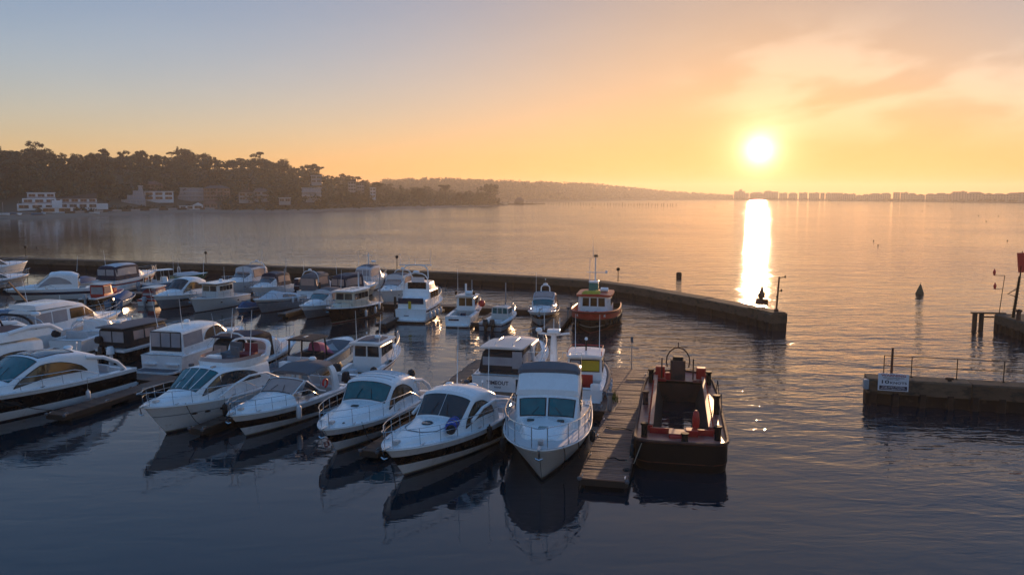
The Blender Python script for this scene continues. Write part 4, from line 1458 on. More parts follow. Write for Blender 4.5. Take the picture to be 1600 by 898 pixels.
def m1():
    b = Boat('covered_launch', 'dark hulled launch under a boxy black canopy with sunlit clear side panels', stern=(-26.7, 52.0), hd=74, L=7.2, B=2.5, fs=.95, fb=1.25, cat='launch', group='boats moored stern to the walkway')
    b.hull([(.05, antifoul), (.8, black), (1, white)]); b.deck(.6); b.cockpit(.02, .6, .5)
    X, e = b.xt, b.edge(.4)
    sf = Surf([(X(.04), 1.1, e.z - .02, 1.0, e.z + 1.2, e.z + 1.28), (X(.12), 1.12, e.z - .02, 1.04, e.z + 1.22, e.z + 1.32), (X(.58), 1.1, e.z - .02, 1.0, e.z + 1.24, e.z + 1.34), (X(.68), .95, e.z, .7, e.z + .5, e.z + .55)])
    o = sf.body(MB(), blackcanvas, 2).build('canopy', b.root)
    for sg in (1, -1):
        for a, c_ in ((.14, .28), (.29, .43), (.44, .57)): sf.patch(MB(), sunlitvinyl, X(a), X(c_), sg * .36, sg * .86, .012, 3, 3).build('clear_panel', o)
    for ya in (-.95, .03): MB().box((X(.04) - .02, ya + .46, e.z + .72), (.02, .88, .72), vinyl, ch=.004).build('clear_panel', o)
    slab_roof(b, X(.0), X(.6), 1.12, e.z + 1.30, .06, greycanvas, 'roof')
    b.outboard(.35, .6); b.outboard(-.35, .6, white); b.radar(X(.2), .5, e.z + 1.4, .2); b.bulkhead_light(X(.3), e.z + 1.4); b.whip(X(.15), .9, e.z + 1.4, 1.8, .5); b.cleats((.5,)); b.rail(.62, .98, .4, 3)
    MB().lathe([(.1, 0), (.26, .06), (.3, .25), (.22, .46), (.05, .5)], rubber, (X(.02), .95, e.z + .25), 12).build('covered_lamp', b.root)
    return b
M1 = m1()

def m2():
    b = Boat('sedan_cruiser', 'white hard top sedan with grey cockpit curtains and a broad stern step', stern=(-21.9, 48.9), hd=77, L=9.0, B=3.1, fs=1.15, fb=1.6, cat='motor yacht', group='boats moored stern to the walkway')
    b.hull(WH, transom=white); b.deck(.3); b.cockpit(.02, .3, .7)
    X, e = b.xt, b.edge(.35)
    sf = b.trunk([(.93, .45, .04, .35, .07), (.78, .7, .25, .55, .36), (.68, .76, .36, .62, .48), (.50, .82, 1.3, .72, 1.4), (.3, .84, 1.45, .76, 1.56), (.06, .84, 1.42, .76, 1.5)])
    sf.across(MB(), glass, X(.67), X(.51), .9).build('windscreen', b.root)
    for sg in (1, -1):
        sf.patch(MB(), amberglass, X(.62), X(.30), sg * .40, (lambda g: lambda t: sg * g(t))(arch_hi(.46, .88)), nx=12).build('side_window', b.root)
        sf.patch(MB(), vinyl, X(.28), X(.07), sg * .34, sg * .88, .014, 4, 3).build('side_curtain', b.root)
    x = X(.06)
    MB().box((x - .02, 0, e.z + .72), (.04, 2.16, 1.22), rubber, ch=.004).build('curtain_frame', b.root)
    for i in range(3): MB().box((x - .05, lerp(-.72, .72, i / 2), e.z + .82), (.02, .64, .9), vinyl, ch=.004).build('aft_curtain', b.root)
    for i, y in enumerate((-.8, .8)): MB().box((-.03, y, .62), (.3, .9, .1), white).build('stern_step', b.root)
    b.platform(1.0, .3, .96, white, greycanvas)
    b.rail(.3, .985, .6, 7); b.cleats(); b.whip(X(.12), .95, e.z + 1.5, 2.6, .25); b.whip(X(.1), -.95, e.z + 1.5, 2.0, .1); b.radar(X(.3), 0, e.z + 1.6, .2)
    return b
M2 = m2()

def m3():
    b = Boat('sport_cruiser', 'cruiser with dark topsides and amber lit screens showing behind the pink screened flybridge yacht', stern=(-16.9, 45.8), hd=73, L=7.4, B=2.9, fs=1.15, fb=1.7, cat='motor yacht', group='boats moored stern to the walkway')
    b.hull(bands(.42, .78)); b.deck(.45); b.cockpit(.02, .45, .65)
    X, e = b.xt, b.edge(.4)
    sf = b.trunk([(.93, .45, .04, .35, .07), (.78, .7, .22, .55, .32), (.62, .78, .36, .64, .48), (.52, .82, .95, .72, 1.05), (.46, .82, .98, .72, 1.08)])
    sf.across(MB(), amberglass, X(.615), X(.525), .92).build('windscreen', b.root)
    canvas_back(b, X(.06), X(.46), 1.2, e.z - .02, e.z + 1.45, blackcanvas, sunlitvinyl, panes=2)
    slab_roof(b, X(.04), X(.36), 1.1, e.z + 1.46, .06, navycanvas, 'canopy_top')
    hoop(b, X(.12), 1.2, e.z, e.z + 1.75, .05, white, -.2, 'radar_arch'); b.radar(X(.1), 0, e.z + 1.76, .22); b.bulkhead_light(X(.1), e.z + 1.7, .6)
    b.rail(.45, .985, .6, 6); b.cleats(); b.whip(X(.1), 1.0, e.z + 1.3, 1.6, .2)
    return b
M3 = m3()

def m4():
    b = Boat('open_tender', 'broad grey open tender with a black T top and a pink cover on its console', stern=(-13.9, 45.1), hd=74, L=9.4, B=3.0, fs=.85, fb=1.45, cat='open boat', group='boats moored stern to the walkway', full=3.2, q=.6)
    b.hull([(.05, antifoul), (1, offwhite)], rail=greyhull, transom=offwhite); b.deck(.90); b.cockpit(.03, .90, .42, .2, greyhull, nonskid)
    X, e = b.xt, b.edge(.35)
    MB().box((X(.5), 0, .85), (1.0, 1.1, .85), blackcanvas, ch=.1).build('console', b.root)
    cv = Surf([(X(.52), .5, 1.15, .35, 1.75, 1.85), (X(.60), .55, 1.1, .4, 1.6, 1.7), (X(.70), .5, .8, .3, .95, 1.0)])
    cv.body(MB(), pinkcanvas, 2).build('console_cover', b.root)
    for sx in (.36, .52):
        for sg in (1, -1): MB().tube([(X(sx), sg * .95, .45), (X(sx) - .1, sg * .8, 2.2)], .06, blackcanvas, 6).build('top_leg', b.root)
    slab_roof(b, X(.33), X(.55), .92, 2.2, .06, blackcanvas, 't_top')
    MB().box((X(.42), .0, 2.33), (.5, .16, .08), steel).build('light_bar', b.root)
    b.seat(X(.34), 0, .42, .6, 1.5, whitecanvas, -1); b.seat(X(.16), 0, .42, .8, 2.0, greycanvas, 0, .35); b.seat(X(.76), 0, .42, 1.2, 1.1, greycanvas, 0, .35)
    MB().box((X(.24), .5, .75), (.5, .6, .65), white).build('galley_unit', b.root)
    for sg in (1, -1): MB().box((.12, sg * 1.2, .78), (.5, .4, .6), offwhite, ch=.06).build('stern_block', b.root)
    b.platform(.9, .3, .95, offwhite, greycanvas); b.cleats((.3, .7))
    for y, h_ in ((.85, 1.6), (-.85, 1.6)): b.whip(X(.2), y, .9, h_, .02, steel, .018)
    return b
M4 = m4()

def m5():
    b = Boat('pilothouse_boat', 'small white cabin boat with a grey roof beyond the ribbed roof cruiser', stern=(-9.3, 44.3), hd=78, L=7.8, B=2.45, fs=.9, fb=1.4, cat='cabin boat', group='boats moored stern to the walkway')
    b.hull([(.05, antifoul), (.78, white), (1, navy)], transom=white); b.deck(.52); b.cockpit(.02, .38, .5)
    X, e = b.xt, b.edge(.4)
    hs = b.house([(X(.36), .92, .5, .86, e.z + 1.15, e.z + 1.2), (X(.62), .92, e.z - .1, .84, e.z + 1.15, e.z + 1.2), (X(.67), .88, e.z - .1, .76, e.z + .55, e.z + .58)], sub=1)
    pilot_windows(b, hs, 0, 3, glass, xs=(X(.38), X(.62)), aft=2, q=(.58, .9))
    slab_roof(b, X(.30), X(.67), 1.02, e.z + 1.2, .1, offwhite, 'roof'); slab_roof(b, X(.38), X(.60), .7, e.z + 1.33, .03, greycanvas, 'roof_mat')
    b.rail(.5, .985, .65, 6, pulpit=.3); b.radar(X(.5), -.3, e.z + 1.38, .22); b.bulkhead_light(X(.46), e.z + 1.35, .3); b.whip(X(.38), .7, e.z + 1.3, 1.9, .05); b.whip(X(.36), -.8, e.z + 1.3, 1.7, -.2)
    MB().lathe([(.05, -.4), (.2, -.36), (.2, .36), (.05, .4)], white, (X(.78), 0, e.z + .45), 12, (0, 1, 0)).build('life_raft', b.root)
    MB().box((X(.72), 0, e.z + .25), (.6, .7, .4), white, ch=.1).build('deck_locker', b.root)
    b.outboard(0, .6, blackcanvas); b.seat(X(.2), .4, .5, .5, .5, whitecanvas)
    MB().lathe([(.1, 0), (.26, .05), (.3, .24), (.2, .44), (.04, .48)], rubber, (X(.06), .9, e.z), 12).build('covered_lamp', b.root)
    return b
M5 = m5()

# ---- left cluster behind the flybridge yacht -----------------------------------------------------
def l1():
    b = Boat('sedan_cruiser', 'tall white cruiser with a row of pale upright cockpit curtains beyond the left flybridge yacht', stern=(-35.0, 55.5), hd=75, L=10, B=3.2, fs=1.3, fb=1.7, cat='motor yacht', group='boats beyond the left flybridge yacht')
    b.hull(WH); b.deck(.3); b.cockpit(.02, .3, .8)
    X, e = b.xt, b.edge(.35)
    sf = b.trunk([(.92, .45, .04, .35, .07), (.76, .7, .25, .55, .36), (.66, .76, .4, .62, .5), (.50, .82, 1.5, .72, 1.6), (.3, .84, 1.6, .74, 1.72), (.05, .84, 1.55, .74, 1.66)])
    sf.across(MB(), glass, X(.65), X(.51), .9).build('windscreen', b.root)
    for sg in (1, -1):
        sf.patch(MB(), amberglass, X(.6), X(.36), sg * .42, sg * .86, .014, 6, 3).build('side_window', b.root)
        for a, c_ in ((.06, .19), (.2, .33)): sf.patch(MB(), vinyl, X(a), X(c_), sg * .36, sg * .88, .014, 3, 3).build('side_curtain', b.root)
    for i in range(4): MB().box((X(.05) - .02, lerp(-.9, .9, i / 3), e.z + .85), (.03, .54, 1.0), vinyl, ch=.004).build('aft_curtain', b.root)
    b.rail(.35, .985, .6, 6); b.platform(.8); b.whip(X(.2), .9, e.z + 1.7, 2, .2)
    b.house([(X(.06), 1.2, e.z + 1.6, 1.15, e.z + 1.95, e.z + 1.98), (X(.34), 1.25, e.z + 1.6, 1.1, e.z + 2.0, e.z + 2.04), (X(.46), 1.1, e.z + 1.5, .8, e.z + 1.72, e.z + 1.76)], name='flybridge_coaming')
    return b
l1()
def l2():
    b = Boat('day_cruiser', 'low white day cruiser with a forest of bow rails left of the black canopied launch', stern=(-31.2, 54.8), hd=86, L=8.2, B=2.5, fs=1.0, fb=1.4, cat='motor boat', group='boats beyond the left flybridge yacht')
    b.hull(WH); b.deck(.4); b.cockpit(.02, .4, .6)
    X, e = b.xt, b.edge(.4)
    sf = b.trunk([(.93, .45, .04, .35, .07), (.74, .7, .2, .55, .3), (.6, .78, .3, .62, .4), (.5, .82, .75, .7, .82), (.45, .82, .76, .7, .84)])
    sf.across(MB(), amberglass, X(.595), X(.505), .92).build('windscreen', b.root)
    b.rail(.3, .985, .6, 8); b.radar(X(.3), .4, e.z + .9, .25); hoop(b, X(.3), 1.1, e.z, e.z + .95, .05, white); b.seat(X(.2), 0, .6, .6, 1.6, whitecanvas, -1); b.hatch(.8)
    MB().lathe([(.1, 0), (.28, .06), (.32, .25), (.22, .46), (.05, .5)], rubber, (X(.05), .9, e.z + .1), 12).build('covered_lamp', b.root)
    return b
l2()
def l3():
    b = Boat('old_workboat', 'old wooden boat with two raked varnished spars and a red edged cover', bow=(-38.6, 69.0), hd=58, L=9, B=2.8, fs=1.0, fb=1.5, cat='wooden boat', group='boats beyond the left flybridge yacht')
    b.hull([(.05, redboot), (.82, white), (1, redcanvas)]); b.deck(.1, m=nonskid)
    X, e = b.xt, b.edge(.5)
    b.house([(X(.2), .9, e.z - .1, .8, e.z + .75, e.z + .8), (X(.55), .9, e.z - .1, .75, e.z + .7, e.z + .78), (X(.6), .8, e.z - .1, .6, e.z + .3, e.z + .32)], bluehull)
    cv = b.house([(X(.62), .9, e.z + .05, .7, e.z + .3, e.z + .4), (X(.8), .75, e.z + .15, .5, e.z + .42, e.z + .5), (X(.96), .25, e.z + .4, .1, e.z + .55, e.z + .58)], greycanvas, 'foredeck_cover')
    for x, dx in ((.30, 1.5), (.66, 1.8)):
        sp = MB().tube([(X(x), -.2, e.z + .2), (X(x) - dx, .2, e.z + 2.9)], .10, varnish, 7, r1=.06).build('spar', b.root)
        MB().tube([(X(x) - dx, .2, e.z + 2.85), (X(x) - dx - 1.2, .9, e.z + .1)], .014, darkrope, 4).build('stay', sp)
        MB().tube([(X(x) - dx, .2, e.z + 2.85), (X(x) - dx - 1.0, -.9, e.z + .1)], .014, darkrope, 4).build('stay', sp)
    MB().tube([(X(.9), 0, e.z), (X(.9), 0, e.z + 1.4)], .03, white, 5).build('light_mast', b.root)
    return b
l3()
def l4():
    b = Boat('day_cruiser', 'white cruiser of which only the pointed bow shows at the left edge', bow=(-38.2, 60.8), hd=76, L=8, B=2.8, fs=1.1, fb=1.6, cat='motor boat', group='boats beyond the left flybridge yacht')
    b.hull(WH); b.deck(.1); sf = b.trunk([(.92, .45, .04, .35, .07), (.7, .7, .25, .55, .36), (.6, .78, .35, .64, .48), (.45, .82, 1.2, .7, 1.3), (.1, .82, 1.2, .7, 1.3)])
    sf.across(MB(), glass, b.xt(.595), b.xt(.46), .9).build('windscreen', b.root); b.rail(.4, .98, .55, 5)
l4()

# ---- back row in front of the breakwater -----------------------------------------------------------
def k24():
    b = Boat('tug', 'orange and black harbour tug with a white wheelhouse and a yellow tarpaulin on its roof', bow=(6.25, 63.2), hd=-101, L=10.2, B=4.1, fs=1.25, fb=1.75, cat='tug', group='boats along the far walkway', rake=.5, full=3.0, q=.55, pw=2.2)
    b.hull([(.05, redboot), (.60, blacksteel), (.64, rust), (1, orange)], rail=rust, transom=blacksteel)
    b.deck(.0, 1, rust, .05, -.5, .1); X, e = b.xt, b.edge(.6)
    # inner bulwark
    mb = MB(); ts = [i / 16 for i in range(17)]
    for sg in (1, -1): mb.grid([[(b.edge(t, .09).x - .03, sg * b.edge(t, .09).y, b.edge(t).z - .02) for t in ts], [(b.edge(t, .09).x - .03, sg * b.edge(t, .09).y, b.edge(t).z - .55) for t in ts]], orange)
    mb.build('bulwark', b.root)
    cap = MB(); cap.tube([(b.edge(t, .04).x, b.edge(t, .04).y, b.edge(t).z + .03) for t in ts] + [(b.edge(t, .04).x, -b.edge(t, .04).y, b.edge(t).z + .03) for t in ts[::-1]], .055, orange, 5); cap.build('bulwark_cap', b.root)
    for zf, nm in ((.58, 'rubbing_strake'), (.30, 'rope_fender')):
        f = MB(); f.tube([tuple(b.S(t, zf) + Vector((0, .06, 0))) for t in ts] + [(b.S(t, zf).x, -b.S(t, zf).y - .06, b.S(t, zf).z) for t in ts[::-1]], .06 if zf > .5 else .035, rubber if zf > .5 else rope, 6); f.build(nm, b.root)
    z0 = e.z - .5
    hs = b.house([(X(.34), 1.42, z0, 1.36, z0 + 1.68, z0 + 1.70), (X(.62), 1.42, z0, 1.36, z0 + 1.68, z0 + 1.70), (X(.68), 1.15, z0, 1.08, z0 + 1.68, z0 + 1.70)], white, 'wheelhouse')
    pilot_windows(b, hs, 3, 3, amberglass, xs=(X(.38), X(.62)), q=(.52, .88), frontw=.9)
    slab_roof(b, X(.30), X(.70), 1.52, z0 + 1.70, .14, orange, 'roof')
    tp = MB(); rn = random.Random(4)
    rows = [[(lerp(X(.54), X(.68), i / 6), lerp(-1.05, .5, j / 8), z0 + 1.90 + .10 * rn.random() + (.12 if 0 < i < 6 and 0 < j < 8 else -.04)) for j in range(9)] for i in range(7)]
    tp.grid(rows, yellow).build('tarpaulin', b.root)
    fn = MB(); fn.box((X(.46), -.2, z0 + 2.25), (.8, .9, .8), greenhull, ch=.1, taper=.85); fo = fn.build('funnel', b.root)
    MB().box((X(.46), -.2, z0 + 2.72), (.75, .85, .14), white, ch=.1).build('funnel_top', fo)
    m_ = MB(); m_.tube([(X(.44), -.1, z0 + 2.7), (X(.44), -.1, z0 + 4.9)], .06, white, 6, r1=.04); m_.tube([(X(.44), -.85, z0 + 3.5), (X(.44), .8, z0 + 3.5)], .03, white, 5); mo = m_.build('mast', b.root)
    MB().box((X(.44), -.05, z0 + 4.95), (.25, .35, .2), black).build('lamp', mo); MB().box((X(.44), .85, z0 + 3.55), (.18, .18, .25), white).build('lamp', mo)
    MB().tube([(X(.42), -.6, z0 + 2.0), (X(.42), -.6, z0 + 4.6)], .025, white, 5).build('whip_aerial', mo); b.whip(X(.44), -.3, z0 + 4.8, 1.9, -.25)
    MB().lathe([(.05, -.35), (.2, -.32), (.2, .32), (.05, .35)], white, (X(.5), .75, z0 + 2.08), 12, (0, 1, 0)).build('life_raft', b.root)
    for t, sg, txt in ((.90, 1, 'PE 46'), (.90, -1, 'PE 46')):
        p = b.S(t, .82); q_ = b.S(t - .05, .82)
        a = atan2(sg * p.y - sg * q_.y, p.x - q_.x)
        lettering(txt, .30, white, b.root, (p.x - .0 * sg, sg * (p.y + .06), p.z), (R(90), 0, a + (pi if sg > 0 else 0)))
    for x, y in ((X(.88), .35), (X(.88), -.35), (X(.1), .6), (X(.1), -.6)): MB().lathe([(.09, 0), (.09, .5), (.13, .52), (.13, .6)], blacksteel, (x, y, b.edge(.8).z - .5), 10).build('bollard', b.root)
    for i in range(9):
        t = .25 + i * .075
        for sg in (1, -1):
            p = b.S(t, .42); MB().tube([(p.x + .24 * cos(a), sg * (p.y + .1), p.z + .24 * sin(a)) for a in [i_ * pi / 5 for i_ in range(10)]], .08, rubber, 5, closed=True).build('tyre_fender', b.root)
    return b
k24()

def k23():
    b = Boat('sport_cruiser', 'small bow on cruiser with a salmon canopy and teal screen left of the tug', bow=(2.3, 66.4), hd=-98, L=6.4, B=2.55, fs=.95, fb=1.35, cat='motor boat', group='boats along the far walkway', full=2.9, q=.6)
    b.hull([(.05, antifoul), (.5, offwhite), (.78, black), (1, white)]); b.deck(.35)
    X, e = b.xt, b.edge(.4)
    sf = b.trunk([(.93, .45, .04, .35, .07), (.78, .72, .2, .56, .3), (.6, .8, .34, .66, .46), (.48, .84, .84, .76, .95), (.44, .84, .85, .76, .95)])
    sf.across(MB(), skyglass, X(.595), X(.485), .95).build('windscreen', b.root)
    cv = Surf([(X(.04), 1.02, e.z + .0, .9, e.z + 1.2, e.z + 1.3), (X(.3), 1.08, e.z + .0, .96, e.z + 1.42, e.z + 1.55), (X(.47), 1.04, e.z + .6, .9, e.z + 1.02, e.z + 1.15)])
    cv.body(MB(), whitecanvas, 3).build('canopy', b.root); cv.across(MB(), sunlitvinyl, X(.465), X(.32), .9).build('clear_panel', b.root)
    for sg in (1, -1): cv.patch(MB(), sunlitvinyl, X(.08), X(.4), sg * .4, sg * .85, .012, 6, 3).build('clear_panel', b.root)
    hoop(b, X(.18), .4, e.z + 1.45, e.z + 2.0, .05, white, 0, 'radar_mast'); b.radar(X(.18), 0, e.z + 1.98, .22); b.bulkhead_light(X(.18), e.z + 2.15)
    b.rail(.4, .985, .45, 4); b.anchor(); b.whip(X(.1), -.9, e.z + 1.2, 1.9, 0); b.hatch(.82, 0, .4, .2); b.cleats((.5, .8))
    return b
k23()
def k22():
    b = Boat('cuddy_boat', 'low grey outboard cuddy with three front panes beside the red buoy fishing boat', stern=(-1.8, 64.6), hd=71, L=5.6, B=2.1, fs=.7, fb=1.1, cat='motor boat', group='boats along the far walkway')
    b.hull([(.05, antifoul), (.55, greyhull), (.75, navy), (1, offwhite)]); b.deck(.50); b.cockpit(.02, .5, .35)
    X, e = b.xt, b.edge(.45)
    hs = b.house([(X(.42), .78, .4, .72, e.z + .85, e.z + .92), (X(.62), .78, e.z - .1, .68, e.z + .85, e.z + .94), (X(.72), .68, e.z - .1, .5, e.z + .3, e.z + .34), (X(.9), .3, e.z - .05, .2, e.z + .12, e.z + .15)], offwhite)
    pilot_windows(b, hs, 0, 2, skyglass, xs=(X(.43), X(.62)), q=(.6, .92), aft=3)
    hs.across(MB(), glass, X(.71), X(.63), .85).build('windscreen', b.root)
    MB().tube([(X(.5), -.3, e.z + 1.0), (X(.5), .3, e.z + 1.0)], .02, black, 4).build('roof_bar', b.root)
    b.outboard(.3, .45, black); b.outboard(-.3, .45, black); b.rail(.55, .985, .4, 4); b.seat(X(.2), 0, .35, .5, 1.2, whitecanvas); MB().box((X(.08), 0, .62), (.4, 1.0, .4), offwhite).build('engine_box', b.root)
    return b
k22()
def k21():
    b = Boat('fishing_boat', 'small white wheelhouse fishing boat with two amber aft windows right of the tall hooped cruiser', stern=(-4.6, 66.7), hd=80, L=7, B=2.35, fs=.9, fb=1.35, cat='fishing boat', group='boats along the far walkway')
    b.hull([(.05, antifoul), (.2, navy), (1, white)], transom=white); b.deck(.5); b.cockpit(.02, .42, .5)
    X, e = b.xt, b.edge(.5)
    hs = b.house([(X(.42), .84, .5, .78, e.z + 1.15, e.z + 1.2), (X(.66), .82, e.z - .1, .74, e.z + 1.15, e.z + 1.22), (X(.74), .7, e.z - .1, .55, e.z + .4, e.z + .44)])
    pilot_windows(b, hs, 0, 2, amberglass, xs=(X(.44), X(.65)), q=(.55, .9), aft=2, frontw=.8)
    slab_roof(b, X(.38), X(.68), .92, e.z + 1.2, .08, offwhite, 'roof')
    MB().tube([(X(.5), .1, e.z + 1.3), (X(.5), .1, e.z + 2.3)], .09, white, 7).build('mast', b.root); b.radar(X(.55), -.1, e.z + 1.35, .26); b.bulkhead_light(X(.5), e.z + 1.3, -.5); b.whip(X(.45), .75, e.z + 1.3, 2.4, 0)
    MB().lathe([(.05, -.35), (.17, -.3), (.17, .3), (.05, .35)], white, (X(.5), -.2, e.z + 1.5), 10, (0, 1, 0)).build('life_raft', b.root)
    for y in (.8, -.78): MB().box((X(.40), y, e.z + 1.55), (.2, .2, .3), black).build('deck_lamp', b.root)
    MB().box((-.015, .35, .62), (.02, .9, .14), navy, ch=.003).build('name_patch', b.root); b.rail(.5, .985, .5, 4); b.platform(.4, .22); MB().box((X(.1), -.3, .85), (.4, .4, .5), navycanvas).build('covered_winch', b.root)
    p = b.world((X(.62), -1.15, e.z + .45))
    o = thing('round_buoy', 'bright red round buoy hung on the rail of the small wheelhouse fishing boat', 'buoy', tuple(p))
    MB().lathe([(.31 * sin(a) + .01, -.31 * cos(a)) for a in [i * pi / 10 for i in range(11)]], buoyred, n=14).build('buoy_body', o); MB().tube([(0, 0, .3), (0, 0, .5)], .03, rope, 5).build('lanyard', o)
    return b
k21()
def k20():
    b = Boat('flybridge_yacht', 'blue trimmed flybridge cruiser with a tall hooped radar frame seen from its stern', stern=(-8.9, 69.2), hd=80, L=8.4, B=3.0, fs=1.15, fb=1.6, cat='motor yacht', group='boats along the far walkway')
    b.hull([(.05, antifoul), (.78, white), (1, navy)], transom=white); b.deck(.2); b.cockpit(.02, .2, .8)
    X, e = b.xt, b.edge(.35)
    hs = b.house([(X(.05), 1.3, e.z - .3, 1.26, e.z + .75, e.z + .8), (X(.2), 1.32, e.z - .1, 1.26, e.z + .85, e.z + .9), (X(.22), 1.32, e.z - .1, 1.24, e.z + 1.5, e.z + 1.55), (X(.6), 1.25, e.z - .1, 1.1, e.z + 1.4, e.z + 1.48), (X(.7), 1.05, e.z - .1, .85, e.z + .5, e.z + .55), (X(.86), .6, e.z, .45, e.z + .3, e.z + .34)])
    for sg in (1, -1):
        for a, c_ in ((.24, .34), (.36, .46), (.48, .58)): hs.patch(MB(), amberglass, X(a), X(c_), sg * .5, sg * .86, .014, 3, 3).build('side_window', b.root)
    hs.across(MB(), glass, X(.69), X(.61), .88).build('windscreen', b.root)
    MB().box((X(.05) - .02, .1, e.z + .62), (.04, 2.3, .5), navycanvas, ch=.01).build('aft_dodger', b.root); MB().box((X(.05) - .05, .2, e.z + .2), (.06, .26, .8), yellow, ch=.03).build('ensign', b.root)
    z = e.z + 1.52
    b.house([(X(.24), 1.15, z - .1, 1.1, z + .55, z + .57), (X(.46), 1.15, z - .1, 1.05, z + .6, z + .63), (X(.56), 1.0, z - .1, .8, z + .3, z + .33)], name='flybridge_coaming')
    MB().box((X(.24) - .02, .0, z + .25), (.06, 1.7, .7), black, ch=.02).build('opening_shade_panel', b.root); b.seat(X(.30), .0, z + .3, .5, 1.2, whitecanvas, -1, .3)  # black panel paints the shade of a flybridge opening; the coaming is solid
    hoop(b, X(.20), 1.2, e.z + .9, z + 1.45, .055, white, .1, 'radar_hoop'); hoop(b, X(.18), 1.2, z + 1.0, z + 2.2, .05, white, .1, 'aerial_hoop')
    MB().tube([(X(.19), -1.5, z + 2.2), (X(.19), 1.5, z + 2.2)], .05, white, 6).build('spreader', b.root); b.radar(X(.22), 0, z + 1.46, .3)
    for y, h_ in ((1.4, 1.0), (-1.4, 1.4), (.0, .6)): b.whip(X(.19), y, z + 2.2, h_, 0)
    b.rail(.3, .985, .6, 6); b.platform(.5, .28, .95); b.cleats((.1, .8)); MB().box((-.015, .4, .6), (.02, .45, .07), signdark, ch=.002).build('name_patch', b.root)
    return b
K20 = k20()
for i, (t, tx) in enumerate(((.08, 'nearest the stern'), (.2, 'second from the stern'), (.34, 'amidships'), (.48, 'farthest forward'))): fender(K20, t, -1, 'white fender on the right side of the hooped blue trimmed cruiser, ' + tx, z=.6, r=.14)
def k18():
    b = Boat('wheelhouse_boat', 'black hulled wheelhouse boat with a cream cabin and long side windows', bow=(-15.8, 67.7), hd=-106, L=8.2, B=2.7, fs=1.05, fb=1.5, cat='motor boat', group='boats along the far walkway', rake=.7)
    b.hull([(.05, redboot), (.10, rope), (.93, black), (1, white)]); b.deck(.3, m=nonskid); b.cockpit(.02, .3, .6)
    X, e = b.xt, b.edge(.5)
    hs = b.house([(X(.28), 1.0, e.z - .15, .94, e.z + 1.35, e.z + 1.4), (X(.62), 1.0, e.z - .15, .92, e.z + 1.35, e.z + 1.4), (X(.64), .96, e.z - .15, .84, e.z + 1.3, e.z + 1.36)], cream, 'wheelhouse')
    pilot_windows(b, hs, 2, 4, glass, xs=(X(.3), X(.62)), q=(.55, .88), frontw=.94)
    slab_roof(b, X(.25), X(.68), 1.08, e.z + 1.38, .08, white, 'roof', camber=.05); tr = b.trunk([(.86, .4, .04, .3, .07), (.82, .6, .2, .48, .26), (.66, .7, .28, .58, .35)], cream, 'trunk_cabin')
    for y in (-.5, 0, .5): MB().tube([(X(.3), y, e.z + 1.56), (X(.62), y, e.z + 1.56)], .02, black, 4).build('roof_rail', b.root)
    MB().tube([(X(.3), 0, e.z + 1.4), (X(.3), 0, e.z + 2.9)], .05, white, 6, r1=.03).build('mast', b.root); b.rail(.3, .985, .55, 6); b.hatch(.75, 0, .4, .3); b.anchor(); b.whip(X(.3), .8, e.z + 1.4, 2.6, .1)
    return b
K18 = k18()
fender(K18, .25, 1, 'white fender on the black hull of the wheelhouse boat near its stern', z=.55); fender(K18, .48, 1, 'white fender amidships on the black hull of the wheelhouse boat', z=.5); fender(K18, .14, 1, 'third white fender at the quarter of the black wheelhouse boat', z=.8)

def cruiser_small(lb, bow=None, stern=None, hd=-105, L=7, B=2.5, fs=1.0, fb=1.35, hull=None, screen=skyglass, top=None, panel=sunlitvinyl, roof=1.25, hard=False, arch=True, name='day_cruiser', panes=2, ext=None, topm=greycanvas):
    b = Boat(name, lb, bow, stern, hd, L, B, fs, fb, 'motor boat', 'boats along the far walkway')
    b.hull(hull or WH)
    X, e = b.xt, b.edge(.42)
    if hard:
        b.deck(.2); b.cockpit(.02, .2, .6)
        sf = sport_coupe(b, screen, panel, roof=roof, aft=.14, fill=.82)
        aft_glass(b, sf, glass)
    else:
        b.deck(.4); b.cockpit(.02, .42, .6)
        sf = b.trunk([(.93, .45, .04, .35, .07), (.78, .72, .2, .56, .3), (.62, .8, .32, .66, .44), (.50, .84, .80, .74, .9), (.44, .84, .82, .74, .92)])
        sf.across(MB(), screen, X(.615), X(.505), .95).build('windscreen', b.root)
        if top:
            cs = canvas_back(b, X(.04), X(.48), B / 2 * .84, e.z - .02, e.z + roof, top, panel, panes=panes)
            cs.across(MB(), topm, X(.46), X(.07), .92, .02, nx=8).build('canopy_top', b.root)  # sky light on dark canvas tops is put into this panel's colour
            MB().grid([[(X(.50), y, e.z + .86) for y in (-.8, 0, .8)], [(X(.42), y * .96, e.z + roof + .02) for y in (-.8, 0, .8)]], panel).build('front_panel', b.root)
    if arch: hoop(b, X(.14), B / 2 * .82, e.z, e.z + roof + .35, .05, white, -.15, 'radar_arch'); b.radar(X(.12), 0, e.z + roof + .36, .2)
    b.rail(.4, .985, .5, 5); b.platform(.5, .26); b.hatch(.82, 0, .4, .2); b.whip(X(.15), .8, e.z + roof, 1.7, .1); b.cleats((.5, .85)); portholes(b, (.6, .7), .6, r=(.13, .06))
    if ext: ext(b)
    return b
K19 = cruiser_small('flat topped white cruiser with a pink sunlit screen behind the black wheelhouse boat', bow=(-13.3, 80.4), hd=-103, L=7, B=2.7, fs=1.2, fb=1.5, top=whitecanvas, panel=sunlitvinyl, screen=sunlitvinyl, roof=1.5)
K16 = cruiser_small('grey bottomed cruiser with a pink canopy and green screen left of the black wheelhouse boat', bow=(-18.8, 70.3), hd=-106, L=7, B=2.5, hull=[(.05, antifoul), (.66, greyhull), (1, white)], top=whitecanvas, panel=sunlitvinyl, roof=1.25, arch=False)
